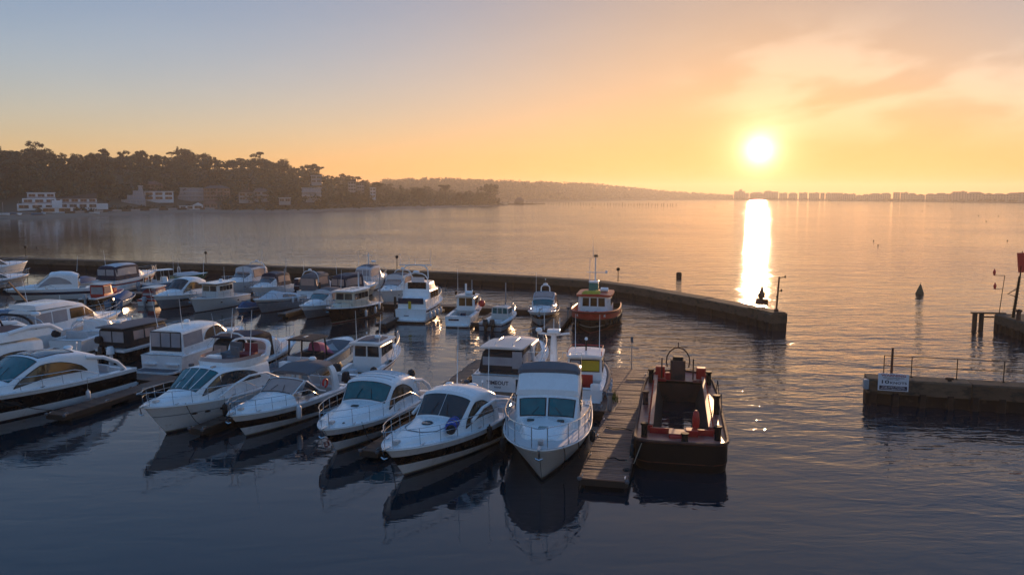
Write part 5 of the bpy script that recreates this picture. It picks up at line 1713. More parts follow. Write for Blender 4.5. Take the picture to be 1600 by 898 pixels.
def k14():
    b = Boat('day_cruiser', 'smooth grey hulled runabout under a drawn white cover with two white fenders on its side', bow=(-24.0, 73.9), hd=-107, L=7, B=2.5, fs=1.1, fb=1.45, cat='motor boat', group='boats along the far walkway', full=2.9, q=.6)
    b.hull([(.05, antifoul), (.74, greyhull), (.80, navy), (1, offwhite)]); b.deck(.1)
    X, e = b.xt, b.edge(.4)
    cv = b.trunk([(.9, .5, .03, .38, .06), (.74, .76, .12, .6, .24), (.58, .84, .5, .5, .72), (.40, .86, .32, .6, .48), (.1, .8, .16, .6, .26)], whitecanvas, 'drawn_cover')
    for sg in (1, -1): cv.patch(MB(), glass, X(.56), X(.22), sg * .3, (lambda g: lambda t: sg * g(t))(arch_hi(.32, .9)), nx=10).build('side_window', b.root)
    b.rail(.72, .985, .5, 3); b.hatch(.2); b.platform(.5, .26)
    return b
K14 = k14()
fender(K14, .42, 1, 'left white fender on the grey hulled runabout', z=.95); fender(K14, .28, 1, 'right white fender on the grey hulled runabout', z=.95)
def k10():
    b = Boat('wheelhouse_boat', 'white wheelhouse launch with a black edged flat roof and four small side windows', bow=(-30.3, 74.4), hd=-103, L=8.4, B=2.6, fs=1.0, fb=1.45, cat='motor boat', group='boats along the far walkway', rake=.7)
    b.hull([(.05, antifoul), (.94, offwhite), (1, white)]); b.deck(.35, m=nonskid); b.cockpit(.02, .35, .55)
    X, e = b.xt, b.edge(.5)
    hs = b.house([(X(.32), .96, e.z - .15, .92, e.z + 1.3, e.z + 1.35), (X(.60), .96, e.z - .15, .9, e.z + 1.3, e.z + 1.35), (X(.63), .9, e.z - .15, .8, e.z + 1.28, e.z + 1.32)], offwhite, 'wheelhouse')
    pilot_windows(b, hs, 2, 4, glass, xs=(X(.34), X(.60)), q=(.56, .86)); slab_roof(b, X(.28), X(.68), 1.08, e.z + 1.33, .06, black, 'roof_edge', camber=.02); slab_roof(b, X(.285), X(.675), 1.05, e.z + 1.40, .03, white, 'roof')
    b.rail(.3, .98, .5, 5); b.hatch(.75, 0, .4, .1); b.anchor(); b.whip(X(.4), .4, e.z + 1.4, 1.5, 0); b.radar(X(.4), 0, e.z + 1.48, .2); portholes(b, (.3, .62), .6)
    return b
k10()
K8 = cruiser_small('white hard top cruiser with brown side glass and a dark wedge on its hull', bow=(-34.6, 76.2), hd=-104, L=8.0, B=2.8, fs=1.15, fb=1.5, hull=[(.05, antifoul), (.7, greyhull), (1, white)], screen=glass, panel=amberglass, roof=1.6, hard=True, arch=False, ext=lambda b: hull_window(b, .45, .72, .50, .66))
K12 = cruiser_small('white cruiser with a navy roof and pink aft curtains right of the white wheelhouse launch', bow=(-28.0, 84.8), hd=-104, L=7, B=2.5, screen=glass, top=navycanvas, panel=sunlitvinyl, roof=1.4, arch=False)
K11 = cruiser_small('pink curtained cruiser with a black visor rising behind the white wheelhouse launch', bow=(-31.7, 86.8), hd=-103, L=8, B=2.8, fs=1.3, fb=1.7, screen=glass, top=whitecanvas, panel=sunlitvinyl, roof=1.6)
K15b = cruiser_small('cruiser seen from astern with a tall grey canvas cockpit and one square clear panel', stern=(-21.9, 84.2), hd=77, L=7.5, B=2.4, screen=glass, top=greycanvas, panel=sunlitvinyl, roof=1.65, panes=1)
K17 = cruiser_small('cream cruiser seen from astern with a navy canopy and two pale square panels', stern=(-18.7, 84.2), hd=62, L=7, B=2.5, hull=[(.05, antifoul), (1, cream)], screen=amberglass, top=navycanvas, panel=sunlitvinyl, roof=1.6, arch=False)
def k17b():
    b = cruiser_small('white cruiser with a tall radar mast mostly hidden behind the navy canopied cream cruiser', stern=(-17.6, 92.8), hd=77, L=7, B=2.5, fs=1.2, fb=1.5, top=whitecanvas, panel=vinyl, roof=1.6, arch=False)
    MB().tube([(b.xt(.3), 0, 2.6), (b.xt(.3), 0, 4.3)], .07, white, 6).build('mast', b.root); b.radar(b.xt(.34), -.5, 3.2, .3); MB().tube([(b.xt(.3), -.5, 4.0), (b.xt(.3), .5, 4.0)], .03, white, 5).build('spreader', b.root)
k17b()
K2 = cruiser_small('sleek white broadside cruiser with a teal wrap windscreen and a navy hull stripe', bow=(-53.6, 83.4), hd=-157, L=8.2, B=2.7, fs=1.2, fb=1.3, hull=[(.05, antifoul), (.5, offwhite), (.74, navy), (1, white)], screen=skyglass, panel=vinyl, roof=1.75, hard=True, arch=False)
K3 = cruiser_small('big cruiser with a navy framed cockpit enclosure above the small red cabin boat', stern=(-46.7, 90.6), hd=78, L=9.2, B=3.2, fs=1.4, fb=1.9, hull=[(.05, antifoul), (.62, white), (.75, redcanvas), (1, white)], screen=glass, top=navycanvas, panel=vinyl, roof=1.6, arch=False, topm=whitecanvas)
for t, tx in ((.5, 'left'), (.64, 'middle'), (.8, 'right')): fender(K3, t, -1, tx + ' of three dark fenders on the big navy framed cruiser', rubber, z=1.0, l=.8, r=.14)
K1 = cruiser_small('pinkish cruiser at the far left with its pointed bow rail against the breakwater', bow=(-67.1, 110.0), hd=68, L=10, B=3.4, fs=1.6, fb=2.2, hull=[(.05, antifoul), (1, white)], screen=amberglass, panel=amberglass, roof=1.6, hard=True, arch=False)
K1b = cruiser_small('dark topped cruiser in front of the pinkish one at the far left edge', bow=(-59.0, 96.8), hd=68, L=9, B=3.1, fs=1.2, fb=1.7, hull=[(.05, antifoul), (1, greyhull)], screen=glass, panel=glass, roof=1.2, hard=True, arch=False)

def small_boat(name, lb, stern, hd, L, B, fs, fb, hull, build, group='small boats along the far walkway', cat='small boat'):
    b = Boat(name, lb, None, stern, hd, L, B, fs, fb, cat, group); b.hull(hull); build(b); return b
def k4(b):
    b.deck(.55, m=redpaint); b.cockpit(.02, .55, .35); X, e = b.xt, b.edge(.4)
    hs = b.house([(X(.28), .78, .4, .74, e.z + 1.1, e.z + 1.18), (X(.5), .78, .4, .72, e.z + 1.1, e.z + 1.18), (X(.58), .7, .5, .5, e.z + .4, e.z + .45)], redpaint, 'cabin')
    pilot_windows(b, hs, 0, 1, sunlitvinyl, xs=(X(.28), X(.48)), q=(.4, .9)); MB().box((X(.28) - .02, 0, e.z + .55), (.02, 1.3, .75), vinyl, ch=.004).build('aft_curtain', b.root); slab_roof(b, X(.22), X(.52), .85, e.z + 1.16, .05, offwhite, 'roof')
    b.outboard(0, .55, greyhull); MB().box((X(.72), 0, e.z + .3), (.6, .6, .5), redpaint).build('locker', b.root)
small_boat('cabin_boat', 'little red cabin boat with a grey outboard below the big navy framed cruiser', (-43.4, 80.6), 84, 6.2, 2.0, .65, 1.0, [(.05, antifoul), (.85, black), (1, white)], k4)
def k5(b):
    b.deck(.9); X, e = b.xt, b.edge(.4)
    b.house([(X(.06), .72, e.z - .05, .5, e.z + .12, e.z + .2), (X(.4), .8, e.z - .05, .5, e.z + .35, e.z + .5), (X(.7), .66, e.z - .05, .4, e.z + .42, e.z + .58), (X(.95), .2, e.z + .1, .1, e.z + .22, e.z + .25)], bluecanvas, 'boat_cover', 2); b.outboard(0, .4, black)
small_boat('covered_dinghy', 'small runabout hidden under a blue tarpaulin next to the little red cabin boat', (-39.9, 79.0), 97, 5.4, 1.9, .6, .9, [(.05, antifoul), (1, bluehull)], k5)
def k7(b):
    b.deck(.6); b.cockpit(.02, .6, .35); X, e = b.xt, b.edge(.4); canvas_back(b, X(.1), X(.55), .75, e.z, e.z + .95, redcanvas, vinyl, panes=1); slab_roof(b, X(.08), X(.55), .8, e.z + 1.0, .05, offwhite, 'canopy_top'); b.outboard(.0, .45, greyhull)
small_boat('cabin_boat', 'small boat with a red skirted canopy left of the brown glassed hard top cruiser', (-36.9, 79.6), 88, 5.4, 1.9, .7, 1.0, [(.05, antifoul), (.7, offwhite), (1, redpaint)], k7)
def k6(b):
    b.deck(.85); b.cockpit(.03, .85, .4, .18); X, e = b.xt, b.edge(.4)
    MB().box((X(.45), 0, .95), (.8, .8, 1.1), white, ch=.12, taper=.8).build('console', b.root)
    for sx in (.36, .52):
        for sg in (1, -1): MB().tube([(X(sx), sg * .6, .6), (X(sx) - .15, sg * .55, 2.3)], .035, alu, 5).build('top_leg', b.root)
    slab_roof(b, X(.26), X(.58), .8, 2.3, .05, white, 't_top'); b.seat(X(.28), 0, .4, .4, .9, whitecanvas, -1); hoop(b, X(.1), .6, .8, 1.8, .03, white, 0, 'tow_arch'); b.outboard(.0, .55, greyhull)
    for y in (-.4, 0, .4): MB().tube([(X(.28), y, 2.35), (X(.26), y, 2.9)], .015, white, 4).build('rod_holder', b.root)
small_boat('centre_console', 'blue hulled centre console with a white T top in front of the breakwater', (-43.3, 92.4), 55, 6.4, 2.3, .85, 1.15, [(.05, antifoul), (.9, bluehull), (1, white)], k6)
def k9(b):
    b.deck(.3); X, e = b.xt, b.edge(.4); b.house([(X(.1), .7, e.z - .05, .55, e.z + .25, e.z + .32), (X(.6), .72, e.z - .05, .5, e.z + .3, e.z + .38), (X(.8), .4, e.z - .05, .2, e.z + .12, e.z + .15)], whitecanvas, 'boat_cover', 2); hoop(b, X(.2), .4, e.z + .2, e.z + 1.1, .03, white, 0, 'tow_arch'); b.whip(X(.1), .5, e.z, 2.6, 0); b.whip(X(.15), -.5, e.z, 2.2, 0)
small_boat('covered_dinghy', 'little green sided boat under a white cover by the breakwater', (-44.0, 102.4), 45, 4.8, 1.9, .8, 1.0, [(.05, antifoul), (1, greenhull)], k9)
def k13(b):
    b.deck(.1); X, e = b.xt, b.edge(.4); b.house([(X(.12), .5, e.z - .05, .35, e.z + .2, e.z + .26), (X(.5), .5, e.z, .25, e.z + .45, e.z + .55), (X(.68), .4, e.z, .2, e.z + .5, e.z + .56), (X(.92), .1, e.z, .05, e.z + .1, e.z + .12)], bluecanvas, 'boat_cover', 2)
    MB().tube([(X(.62), -.35, e.z + .6), (X(.62), .35, e.z + .6)], .025, black, 5).build('handlebar', b.root)
small_boat('jet_ski', 'small pale blue covered jet ski between the white wheelhouse launch and the grey hulled runabout', (-24.9, 77.2), -112, 3.0, 1.15, .45, .6, [(.05, antifoul), (1, bluehull)], k13, cat='jet ski')
def k15(b):
    b.deck(.92, m=navy); b.cockpit(.05, .92, .3, .2, navy, navy); b.seat(b.xt(.5), 0, .3, .4, 1.0, navycanvas); b.outboard(0, .5, black); MB().box((b.xt(.12), 0, .75), (.5, .8, .9), navycanvas).build('covered_engine', b.root); MB().box((b.xt(.12), 0, 1.23), (.52, .84, .06), white).build('locker_lid', b.root)
small_boat('tender', 'dark navy tender with a white lidded box at its stern beside the grey canvas cruiser', (-25.2, 95.0), 170, 4.4, 1.7, .5, .75, [(.05, antifoul), (1, navy)], k15)
def k3b(b):
    b.deck(.2); X, e = b.xt, b.edge(.4); b.house([(X(.1), .8, e.z, .6, e.z + .5, e.z + .6), (X(.5), .85, e.z, .55, e.z + .6, e.z + .7), (X(.8), .4, e.z, .2, e.z + .2, e.z + .25)], bluecanvas, 'boat_cover', 2)
small_boat('covered_dinghy', 'pale blue covered boat showing between the sleek broadside cruiser and the big navy framed cruiser', (-51.8, 92.0), 77, 6, 2.2, .8, 1.1, [(.05, antifoul), (1, offwhite)], k3b)
# ------------------------------------------------------------------ pontoons
def pontoon(label, a, b_, w, plank=.145, z=.45, m=weathered, group='timber pontoons', planks=True, w2=None, knobs=True, name='pontoon', limit=300):
    """a to b_: near and far end of the centre line"""
    L = hypot(b_[0] - a[0], b_[1] - a[1]); rz = atan2(b_[1] - a[1], b_[0] - a[0])
    o = thing(name, label, 'pontoon', (a[0], a[1], 0), rz, group)
    rn = random.Random(int(L * 100))
    pm = {}
    n = int(L / (plank + .02)); st = MB()
    for i in range(n):
        x = (i + .5) * L / n
        me = pm.get(i % 5)
        dy, dz = rn.uniform(-.02, .02), rn.uniform(-.006, .006)
        if planks and i < limit:
            if me is None: me = pm[i % 5] = MB().box((0, 0, 0), (plank * rn.uniform(.93, 1.0), w * rn.uniform(.985, 1.0), .04), m, ch=.008).mesh('plank')
            p = link(bpy.data.objects.new('plank', me), o); p.location = (x, dy, z - .02 + dz); p.rotation_euler = (rn.uniform(-.006, .006), 0, rn.uniform(-.012, .012))
        else: st.box((x, dy, z - .02 + dz), (plank, w, .04), m, ch=.006)
    if st.v: tag(st.build('decking', o, smooth=False), kind='stuff')
    for sg in (1, -1): MB().box((L / 2, sg * (w / 2 - .03), z - .16), (L, .07, .22), darkwood, ch=.01).build('side_beam', o)
    for x in (.05, L - .05): MB().box((x, 0, z - .17), (.08, w - .14, .24), darkwood, ch=.01).build('end_beam', o)
    nf = max(2, int(L / 3.2))
    for i in range(nf):
        MB().box(((i + .5) * L / nf, 0, .06), (L / nf * .7, w * .82, .44), darkwood, ch=.06).build('float', o)
    if knobs:
        for i in range(int(L / 2.6) + 1):
            for sg in (1, -1): MB().box((min(L - .2, .25 + i * 2.6), sg * (w / 2 - .12), z + .03), (.24, .05, .07), steel, ch=.015).build('cleat', o)
        for sg in (1, -1): MB().lathe([(.04, -.07), (.08, -.05), (.095, 0), (.08, .05), (.04, .07)], greycanvas, (.02, sg * (w / 2 - .03), z - .03), 10, (0, 0, 1)).build('corner_roller', o)
    return o
PN = pontoon('broad planked pontoon in the foreground, its nearer narrower length', (3.42, 28.9), (5.62, 38.8), 1.85)
PF = pontoon('wider far length of the planked pontoon with a metal post at its end', (5.50, 38.95), (7.30, 48.4), 2.25, plank=.15)
W1 = pontoon('long main walkway between the front row and the boats moored stern on', (5.2, 39.05), (-46, 52.4), 1.4, planks=False, m=darkplank, knobs=False, name='walkway')
pontoon('dark finger pontoon beside the black hulled cruiser with white cleats along it', (-22.3, 37.9), (-20.2, 45.0), 1.15, m=darkplank)
pontoon('short dark finger pontoon between the pink screened yacht and the open sport cruiser', (-14.5, 35.5), (-11.9, 42.4), .8, m=darkplank)
pontoon('dark finger pontoon between the ribbed roof cruiser and the blue bundle cruiser', (-6.0, 32.3), (-3.4, 40.4), .85, m=darkplank)
pontoon('brown finger pontoon lined with black rubber along the left of the TIMEOUT cruiser', (-3.9, 42.2), (-1.9, 51.0), 1.0, m=darkplank)
pontoon('far walkway running in front of the breakwater behind the back row boats', (5.6, 73.5), (-66, 94.8), 1.5, planks=False, m=darkplank, knobs=False, name='walkway')
pontoon('wide finger pontoon between the bow on cruiser and the orange tug', (3.15, 63.4), (5.0, 72.6), 1.5, m=darkplank)
pontoon('thin finger pontoon left of the low grey outboard cuddy', (-3.1, 66.2), (-1.0, 74.4), .7, m=darkplank)
pontoon('stub finger pontoon with a tall dark pile right of the black wheelhouse boat', (-11.0, 65.8), (-9.3, 76.6), .9, m=darkplank)
pontoon('finger pontoon beside the grey hulled runabout', (-20.9, 71.5), (-18.9, 79.6), .8, m=darkplank)

# loose things on the pontoons
def mooring_line(label, pts, m=darkrope, r=.022, z=.475):
    mb = MB().tube([(x, y, z + .0) for x, y in pts], r, m, 5)
    o = mb.build('mooring_rope', None)
    return tag(o, label, 'rope', group='ropes lying on the planked pontoon')
def wiggle(a, b_, n, amp, seed):
    rn = random.Random(seed); dx, dy = b_[0] - a[0], b_[1] - a[1]; L = hypot(dx, dy); out = []
    for i in range(n + 1):
        t = i / n; q = amp * sin(t * 9 + seed) * rn.uniform(.5, 1.2)
        out.append((a[0] + dx * t - dy / L * q, a[1] + dy * t + dx / L * q))
    return out
mooring_line('dark rope snaking across the middle of the near planked pontoon', wiggle((4.3, 35.6), (5.5, 35.2), 14, .10, 2))
mooring_line('rope lying near the camera end of the planked pontoon', wiggle((3.9, 31.4), (4.6, 31.0), 12, .08, 5))
mooring_line('coiled rope by the right edge of the near planked pontoon', [(4.45 + .16 * (1 - i / 60) * cos(i * .6), 29.9 + .16 * (1 - i / 60) * sin(i * .6)) for i in range(48)])
mooring_line('long dark rope across the far length of the planked pontoon', wiggle((6.6, 45.2), (7.9, 45.0), 14, .10, 9))
g_ = thing('weed_clump', 'patch of yellow green weed growing on the left edge of the far planked pontoon', 'plant', (5.35, 41.2, .44))
wm_ = MB(); rn = random.Random(3)
for i in range(140):
    x, y = rn.gauss(0, .12), rn.gauss(0, .5); h_ = rn.uniform(.08, .32); a = rn.random() * 6
    wm_.add([(x - .02 * cos(a), y - .02 * sin(a), 0), (x + .02 * cos(a), y + .02 * sin(a), 0), (x + rn.gauss(0, .05), y + rn.gauss(0, .05), h_)], [(0, 1, 2)], weed)
wm_.build('blade', g_, smooth=False)['kind'] = 'stuff'
def power_pedestal(label, x, y, rz=0):
    o = thing('power_pedestal', label, 'pedestal', (x, y, .45), rz, 'service posts on the pontoons')
    MB().box((0, 0, .4), (.2, .2, .8), alu, ch=.03).build('post', o); MB().box((0, 0, .86), (.26, .26, .14), greycanvas, ch=.05).build('cap', o); MB().box((-.105, 0, .6), (.02, .12, .16), navy).build('socket_plate', o)
power_pedestal('grey service post on the left edge of the planked pontoon by the yellow blind', 4.85, 38.6)
power_pedestal('service post at the joint of the wide finger pontoon beside the tug', 5.4, 72.3)
power_pedestal('small service post half way down the wide finger pontoon', 4.9, 69.0)
power_pedestal('service post on the far walkway behind the hooped cruiser', -9.6, 77.9)
for x_, lb in ((-2.4, 'service post on the main walkway astern of the blue bundle cruiser'), (-7.4, 'service post on the main walkway astern of the ribbed roof cruiser'), (-11.8, 'service post on the main walkway behind the open sport cruiser'), (-18.6, 'service post on the main walkway by the grey curtained sedan'), (-25.0, 'service post on the main walkway beside the black canopied launch')):
    power_pedestal(lb, x_, 40.55 - .26 * x_, R(-15))
def pole(label, x, y, z0, h, r=.05, m=blacksteel, top=None, lean=0.0, name='pole', cat='post', group=None, mesh_top=None):
    o = thing(name, label, cat, (x, y, z0), 0, group)
    MB().tube([(0, 0, 0), (lean, 0, h)], r, m, 8, r1=r * .8).build('shaft', o)
    if top: top(o, lean, h)
    return o
pole('thin metal post with a small pale box on top on the planked pontoon', 7.35, 48.1, .45, 1.75, .035, alu, lambda o, l, h: MB().box((l, 0, h + .1), (.16, .1, .36), greycanvas, ch=.03).build('lamp_box', o))
for x, y, h_, lb in ((-10.35, 69.9, 2.2, 'dark timber pile standing in front of the flat topped white cruiser'), (-8.0, 77.6, 1.6, 'short pile behind the tall hooped cruiser'), (4.2, 73.2, 1.5, 'short pile at the corner of the wide finger pontoon'), (5.9, 72.4, 1.3, 'stub pile next to the stern of the tug'), (-19.4, 79.8, 2.4, 'grey pile between the runabout and the pink canopy cruiser')):
    pole(lb, x, y, -.6, h_ + .6, .13, darkwood, name='mooring_pile', group='mooring piles in the marina')
for x, y, h_, lb in ((-12.9, 77.2, 7.0, 'left tall pale pole in front of the breakwater'), (-29.0, 85.5, 6.4, 'pale pole behind the white wheelhouse launch'), (-24.0, 83.6, 6.4, 'pale pole behind the navy roofed white cruiser'), (-15.4, 79.8, 6.2, 'pale pole between the cream cruiser and the flat topped cruiser'), (-3.9, 77.0, 5.6, 'pale pole behind the red buoy fishing boat'), (-.6, 75.6, 5.4, 'thin pole rising behind the bow on cruiser')):
    pole(lb, x, y, -.5, h_ * .62, .06, greyhull, name='mooring_pile', group='slim pale poles along the far walkway')

# mooring lines from the front row to the fingers
def tie(label, boat, t, side, end, sag=.25):
    e = boat.edge(t, .1, .03); a = boat.world((e.x, side * e.y, e.z)); c_ = Vector(end)
    pts = [a.lerp(c_, i / 8) - Vector((0, 0, sag * 4 * (i / 8) * (1 - i / 8))) for i in range(9)]
    tag(MB().tube(pts, .018, darkrope, 4).build('mooring_rope', None), label, 'rope', 'mooring lines of the front row boats')
tie('dark mooring line from the bow of the black hulled cruiser to its finger pontoon', A, .72, 1, (-22.2, 38.6, .5))
tie('dark mooring line from the bow of the pink screened yacht to the short finger', F1, .82, 1, (-14.4, 36.0, .5))
tie('dark mooring line from the bow of the open sport cruiser to the short finger', F2, .80, -1, (-13.9, 36.8, .5))
tie('dark mooring line from the bow of the ribbed roof cruiser to its finger', F3, .82, 1, (-5.9, 33.2, .5))
tie('dark mooring line from the bow of the blue bundle cruiser to the finger', F4, .74, -1, (-5.3, 33.6, .5))
tie('mooring line from the high bowed yacht to the near planked pontoon', F5, .78, 1, (2.75, 31.3, .5))
tie('second mooring line of the high bowed yacht, near its middle', F5, .45, 1, (3.5, 35.2, .5))

# ------------------------------------------------------------------ hopper barge
def barge():
    A_, B_ = (6.75, 30.9), (9.4, 43.9)
    o = thing('hopper_barge', 'rust red and black open hopper barge moored on the right of the planked pontoon', 'barge', (A_[0], A_[1], 0), atan2(B_[1] - A_[1], B_[0] - A_[0]))
    L, Wd, zd = 13.3, 3.75, 1.08
    half = Wd / 2
    def outline(k_=1.0, dz=0):
        pts = []
        for x, y in ((0, .70), (.22, .90), (.6, .985), (1.2, 1.0), (9.2, 1.0), (11.4, .93), (12.6, .74), (13.1, .45), (13.3, .0)):
            pts.append((x, y * half * k_))
        return pts
    ol = outline(); ring = [(x, -y) for x, y in ol] + [(x, y) for x, y in ol[:-1][::-1]]
    h = MB(); rows = []
    for z, k_ in ((-.4, .95), (.0, .97), (.32, .99), (.36, 1.0), (.95, 1.0), (zd, 1.0)):
        rows.append([(lerp(L / 2, x, .985 if z < .1 else 1), y * k_, z + (.18 * max(0, (x - 9) / 4.3) ** 2 + .10 * max(0, (1.6 - x) / 1.6)) * (z / zd if z > 0 else 0)) for x, y in ring])
    h.grid(rows, [blacksteel, blacksteel, rust, blacksteel, blacksteel], True); h.build('hull', o, angle=50)
    def sheer(x): return zd + .18 * max(0, (x - 9) / 4.3) ** 2 + .10 * max(0, (1.6 - x) / 1.6)
    g = MB(); top = [(x, y, sheer(x) + .04) for x, y in ring]; g.tube(top, .07, rust, 6, True); g.build('gunwale', o)
    hx0, hx1, hw_ = 1.75, 11.3, 1.22
    def hull_y(x):
        for (xa, ya), (xb, yb) in zip(ol, ol[1:]):
            if xa <= x <= xb: return lerp(ya, yb, (x - xa) / (xb - xa))
        return 0
    for sg in (1, -1):
        mb = MB(); xs = [hx0 + i * (hx1 - hx0) / 8 for i in range(9)]
        mb.grid([[(x, sg * hull_y(x), sheer(x)) for x in xs], [(x, sg * (hw_ + .02), zd + .03) for x in xs]], rustdeck); mb.build('side_deck', o)
        cm = MB(); cm.box(((hx0 + hx1) / 2, sg * hw_, zd + .14), (hx1 - hx0, .10, .36), redpaint, ch=.02); cm.box(((hx0 + hx1) / 2, sg * hw_, zd + .34), (hx1 - hx0, .16, .05), rustdeck, ch=.02); cm.build('coaming', o)
        for i in range(25):
            MB().box((hx0 + .2 + i * .36, sg * (hw_ + .10), zd + .12), (.05, .14, .24), redpaint, ch=.008).build('coaming_bracket', o)
        # sloping hopper sides, planked diagonally
        w_ = MB(); w_.add([(hx0, sg * hw_, zd + .3), (hx1, sg * hw_, zd + .3), (hx1, sg * .82, -.3), (hx0, sg * .82, -.3)], [(0, 1, 2, 3)], blacksteel); w_.build('hopper_side', o)
        for i in range(22):
            x = hx0 + .05 + i * .42
            a_ = Vector((x, sg * (hw_ - .03), zd + .10)); c_ = Vector((min(hx1, x + .75), sg * .85, -.15))
            pl = MB(); dx = Vector((.15, 0, 0)); n_ = Vector((0, -sg * .04, .03))
            v = [a_ - dx, a_ + dx, c_ + dx, c_ - dx]; pl.add([p + n_ for p in v] + [p for p in v], [(0, 1, 2, 3), (0, 4, 5, 1), (2, 6, 7, 3), (1, 5, 6, 2), (3, 7, 4, 0)], darkwood); pl.build('hopper_plank', o, smooth=False)
    for x in (hx0, hx1):
        e = MB(); e.add([(x, -hw_, zd - .06), (x, hw_, zd - .06), (x, hw_ * .6, -.3), (x, -hw_ * .6, -.3)], [(0, 1, 2, 3)], rust); e.build('hopper_end', o)
    wat = MB(); wat.add([(hx0, -.86, .03), (hx1, -.86, .03), (hx1, .86, .03), (hx0, .86, .03)], [(0, 1, 2, 3)], water_m); wat.build('standing_water', o)
    for x0, x1, nm in ((0, hx0, 'fore_deck'), (hx1, L, 'after_deck')):
        d_ = MB(); xs = [lerp(x0, x1, i / 6) for i in range(7)]; d_.grid([[(x, u * hull_y(x) * .99, sheer(x) + .01) for x in xs] for u in (-1, -.5, 0, .5, 1)], rustdeck); d_.build(nm, o)
    # raised red plates at the near end of the hold
    MB().box((hx0 - .12, .78, zd + .12), (.10, 1.0, .26), redpaint, ch=.02).build('bulkhead_plate', o); MB().box((hx0 - .12, -.74, zd + .13), (.10, 1.2, .28), redpaint, ch=.02).build('bulkhead_plate', o)
    MB().box((hx0 - .55, .12, zd + .12), (.7, .72, .22), redpaint, ch=.04).build('winch_box', o); MB().box((hx0 - .55, .12, zd + .245), (.72, .74, .03), rustdeck, ch=.02).build('winch_box_lid', o)
    MB().box((hx0 - .2, -.45, zd + .15), (.5, .5, .28), redpaint, ch=.04).build('locker', o)
    MB().lathe([(.14, 0), (.16, .3), (.12, .62), (.05, .72)], redpaint, (hx0 + .12, -.62, zd + .3), 10).build('capstan', o)
    # engine house and guard hoop at the stern
    MB().box((hx1 + .55, .1, sheer(hx1) + .55), (.7, .8, 1.05), rust, ch=.08).build('engine_house', o); MB().box((hx1 + .55, .1, sheer(hx1) + 1.16), (.5, .55, .2), blacksteel, ch=.06).build('exhaust_top', o); MB().box((hx1 + .35, .62, sheer(hx1) + .2), (.35, .3, .4), redpaint, ch=.05).build('control_box', o)
    hp = MB(); hp.tube([(hx1 + .2, .1 + .62 * cos(a), sheer(hx1) + 1.05 + .75 * sin(a)) for a in [R(-25 + i * 23) for i in range(11)]], .035, rust, 6); hp.tube([(hx1 + .2, .1, sheer(hx1) + 1.8), (hx1 + .2, .1, sheer(hx1) + 2.1)], .03, rust, 5); hp.build('guard_hoop', o)
    for y in (-.72, .95): MB().tube([(hx1 + .5, y, sheer(hx1)), (hx1 + .5, y, sheer(hx1) + 1.15)], .04, rust, 5).build('stanchion', o)
    MB().box((hx1 + .1, -.95, zd + .08), (.2, .5, .14), rustdeck, ch=.03).build('bulkhead_plate', o); MB().box((hx1 + .1, .95, zd + .08), (.2, .5, .14), redpaint, ch=.03).build('bulkhead_plate', o)
    for x, y, k_ in ((.9, 1.48, 1), (1.0, -1.48, 1), (.45, -.15, .6), (6.3, 1.62, 1.1), (5.2, -1.62, 1.5), (10.9, 1.5, 1.2), (10.9, -1.5, 1.2), (2.0, -1.5, .5)):
        mb = MB().lathe([(.15, 0), (.13, .08), (.13, .5 * k_), (.17, .52 * k_), (.17, .60 * k_)], blacksteel if k_ != 1.1 else rust, (x, y, sheer(x)), 12); mb.build('bollard', o)
    for y in (1.1, -1.2): MB().box((12.1, y * .95, sheer(12.1) + .3), (.5, .5, .6), redpaint, ch=.06).build('fairlead_box', o)
    rl = MB(); rl.tube([(4.2, -1.80, zd + .35), (5.2, -1.82, zd + .95), (7.0, -1.84, zd + .3), (8.2, -1.82, zd + .9), (9.0, -1.80, zd + .2)], .022, darkrope, 5); rl.build('side_chain', o)
    for i in range(3):
        x = .5 + i * .9
        MB().tube([(x + .28 * cos(a), half + .07, .55 + .28 * sin(a)) for a in [j * pi / 6 for j in range(12)]], .09, rubber, 6, True).build('tyre_fender', o)
    return o
barge()
tag(MB().tube([(4.55, 30.9, .5), (4.9, 31.0, .35), (5.25, 31.3, 1.1)], .02, rope, 5).build('mooring_rope', None), 'near rope tying the barge to the planked pontoon', 'rope')

# ------------------------------------------------------------------ breakwater and entrance walls
def resample(pts, step):
    out = [pts[0]]; acc = 0
    fine = []
    for i in range(len(pts) - 1):
        p0, p1, p2, p3 = pts[max(0, i - 1)], pts[i], pts[i + 1], pts[min(len(pts) - 1, i + 2)]
        for j in range(20):
            t = j / 20
            fine.append(tuple(.5 * (2 * p1[q] + (p2[q] - p0[q]) * t + (2 * p0[q] - 5 * p1[q] + 4 * p2[q] - p3[q]) * t * t + (3 * p1[q] - p0[q] - 3 * p2[q] + p3[q]) * t ** 3) for q in (0, 1)))
    fine.append(pts[-1])
    for p in fine:
        d_ = hypot(p[0] - out[-1][0], p[1] - out[-1][1])
        if d_ >= step: out.append(p)
    return out
PILE = MB()
pw_ = .62
prof = [(-pw_ / 2, 0), (-pw_ * .34, 0), (-pw_ * .2, -.16), (pw_ * .2, -.16), (pw_ * .34, 0), (pw_ / 2, 0)]
PILE.grid([[(x, y, z) for x, y in prof] for z in (-1.2, .25, .72)], pile)
PILE_ME = PILE.mesh('sheet_pile', smooth=False)
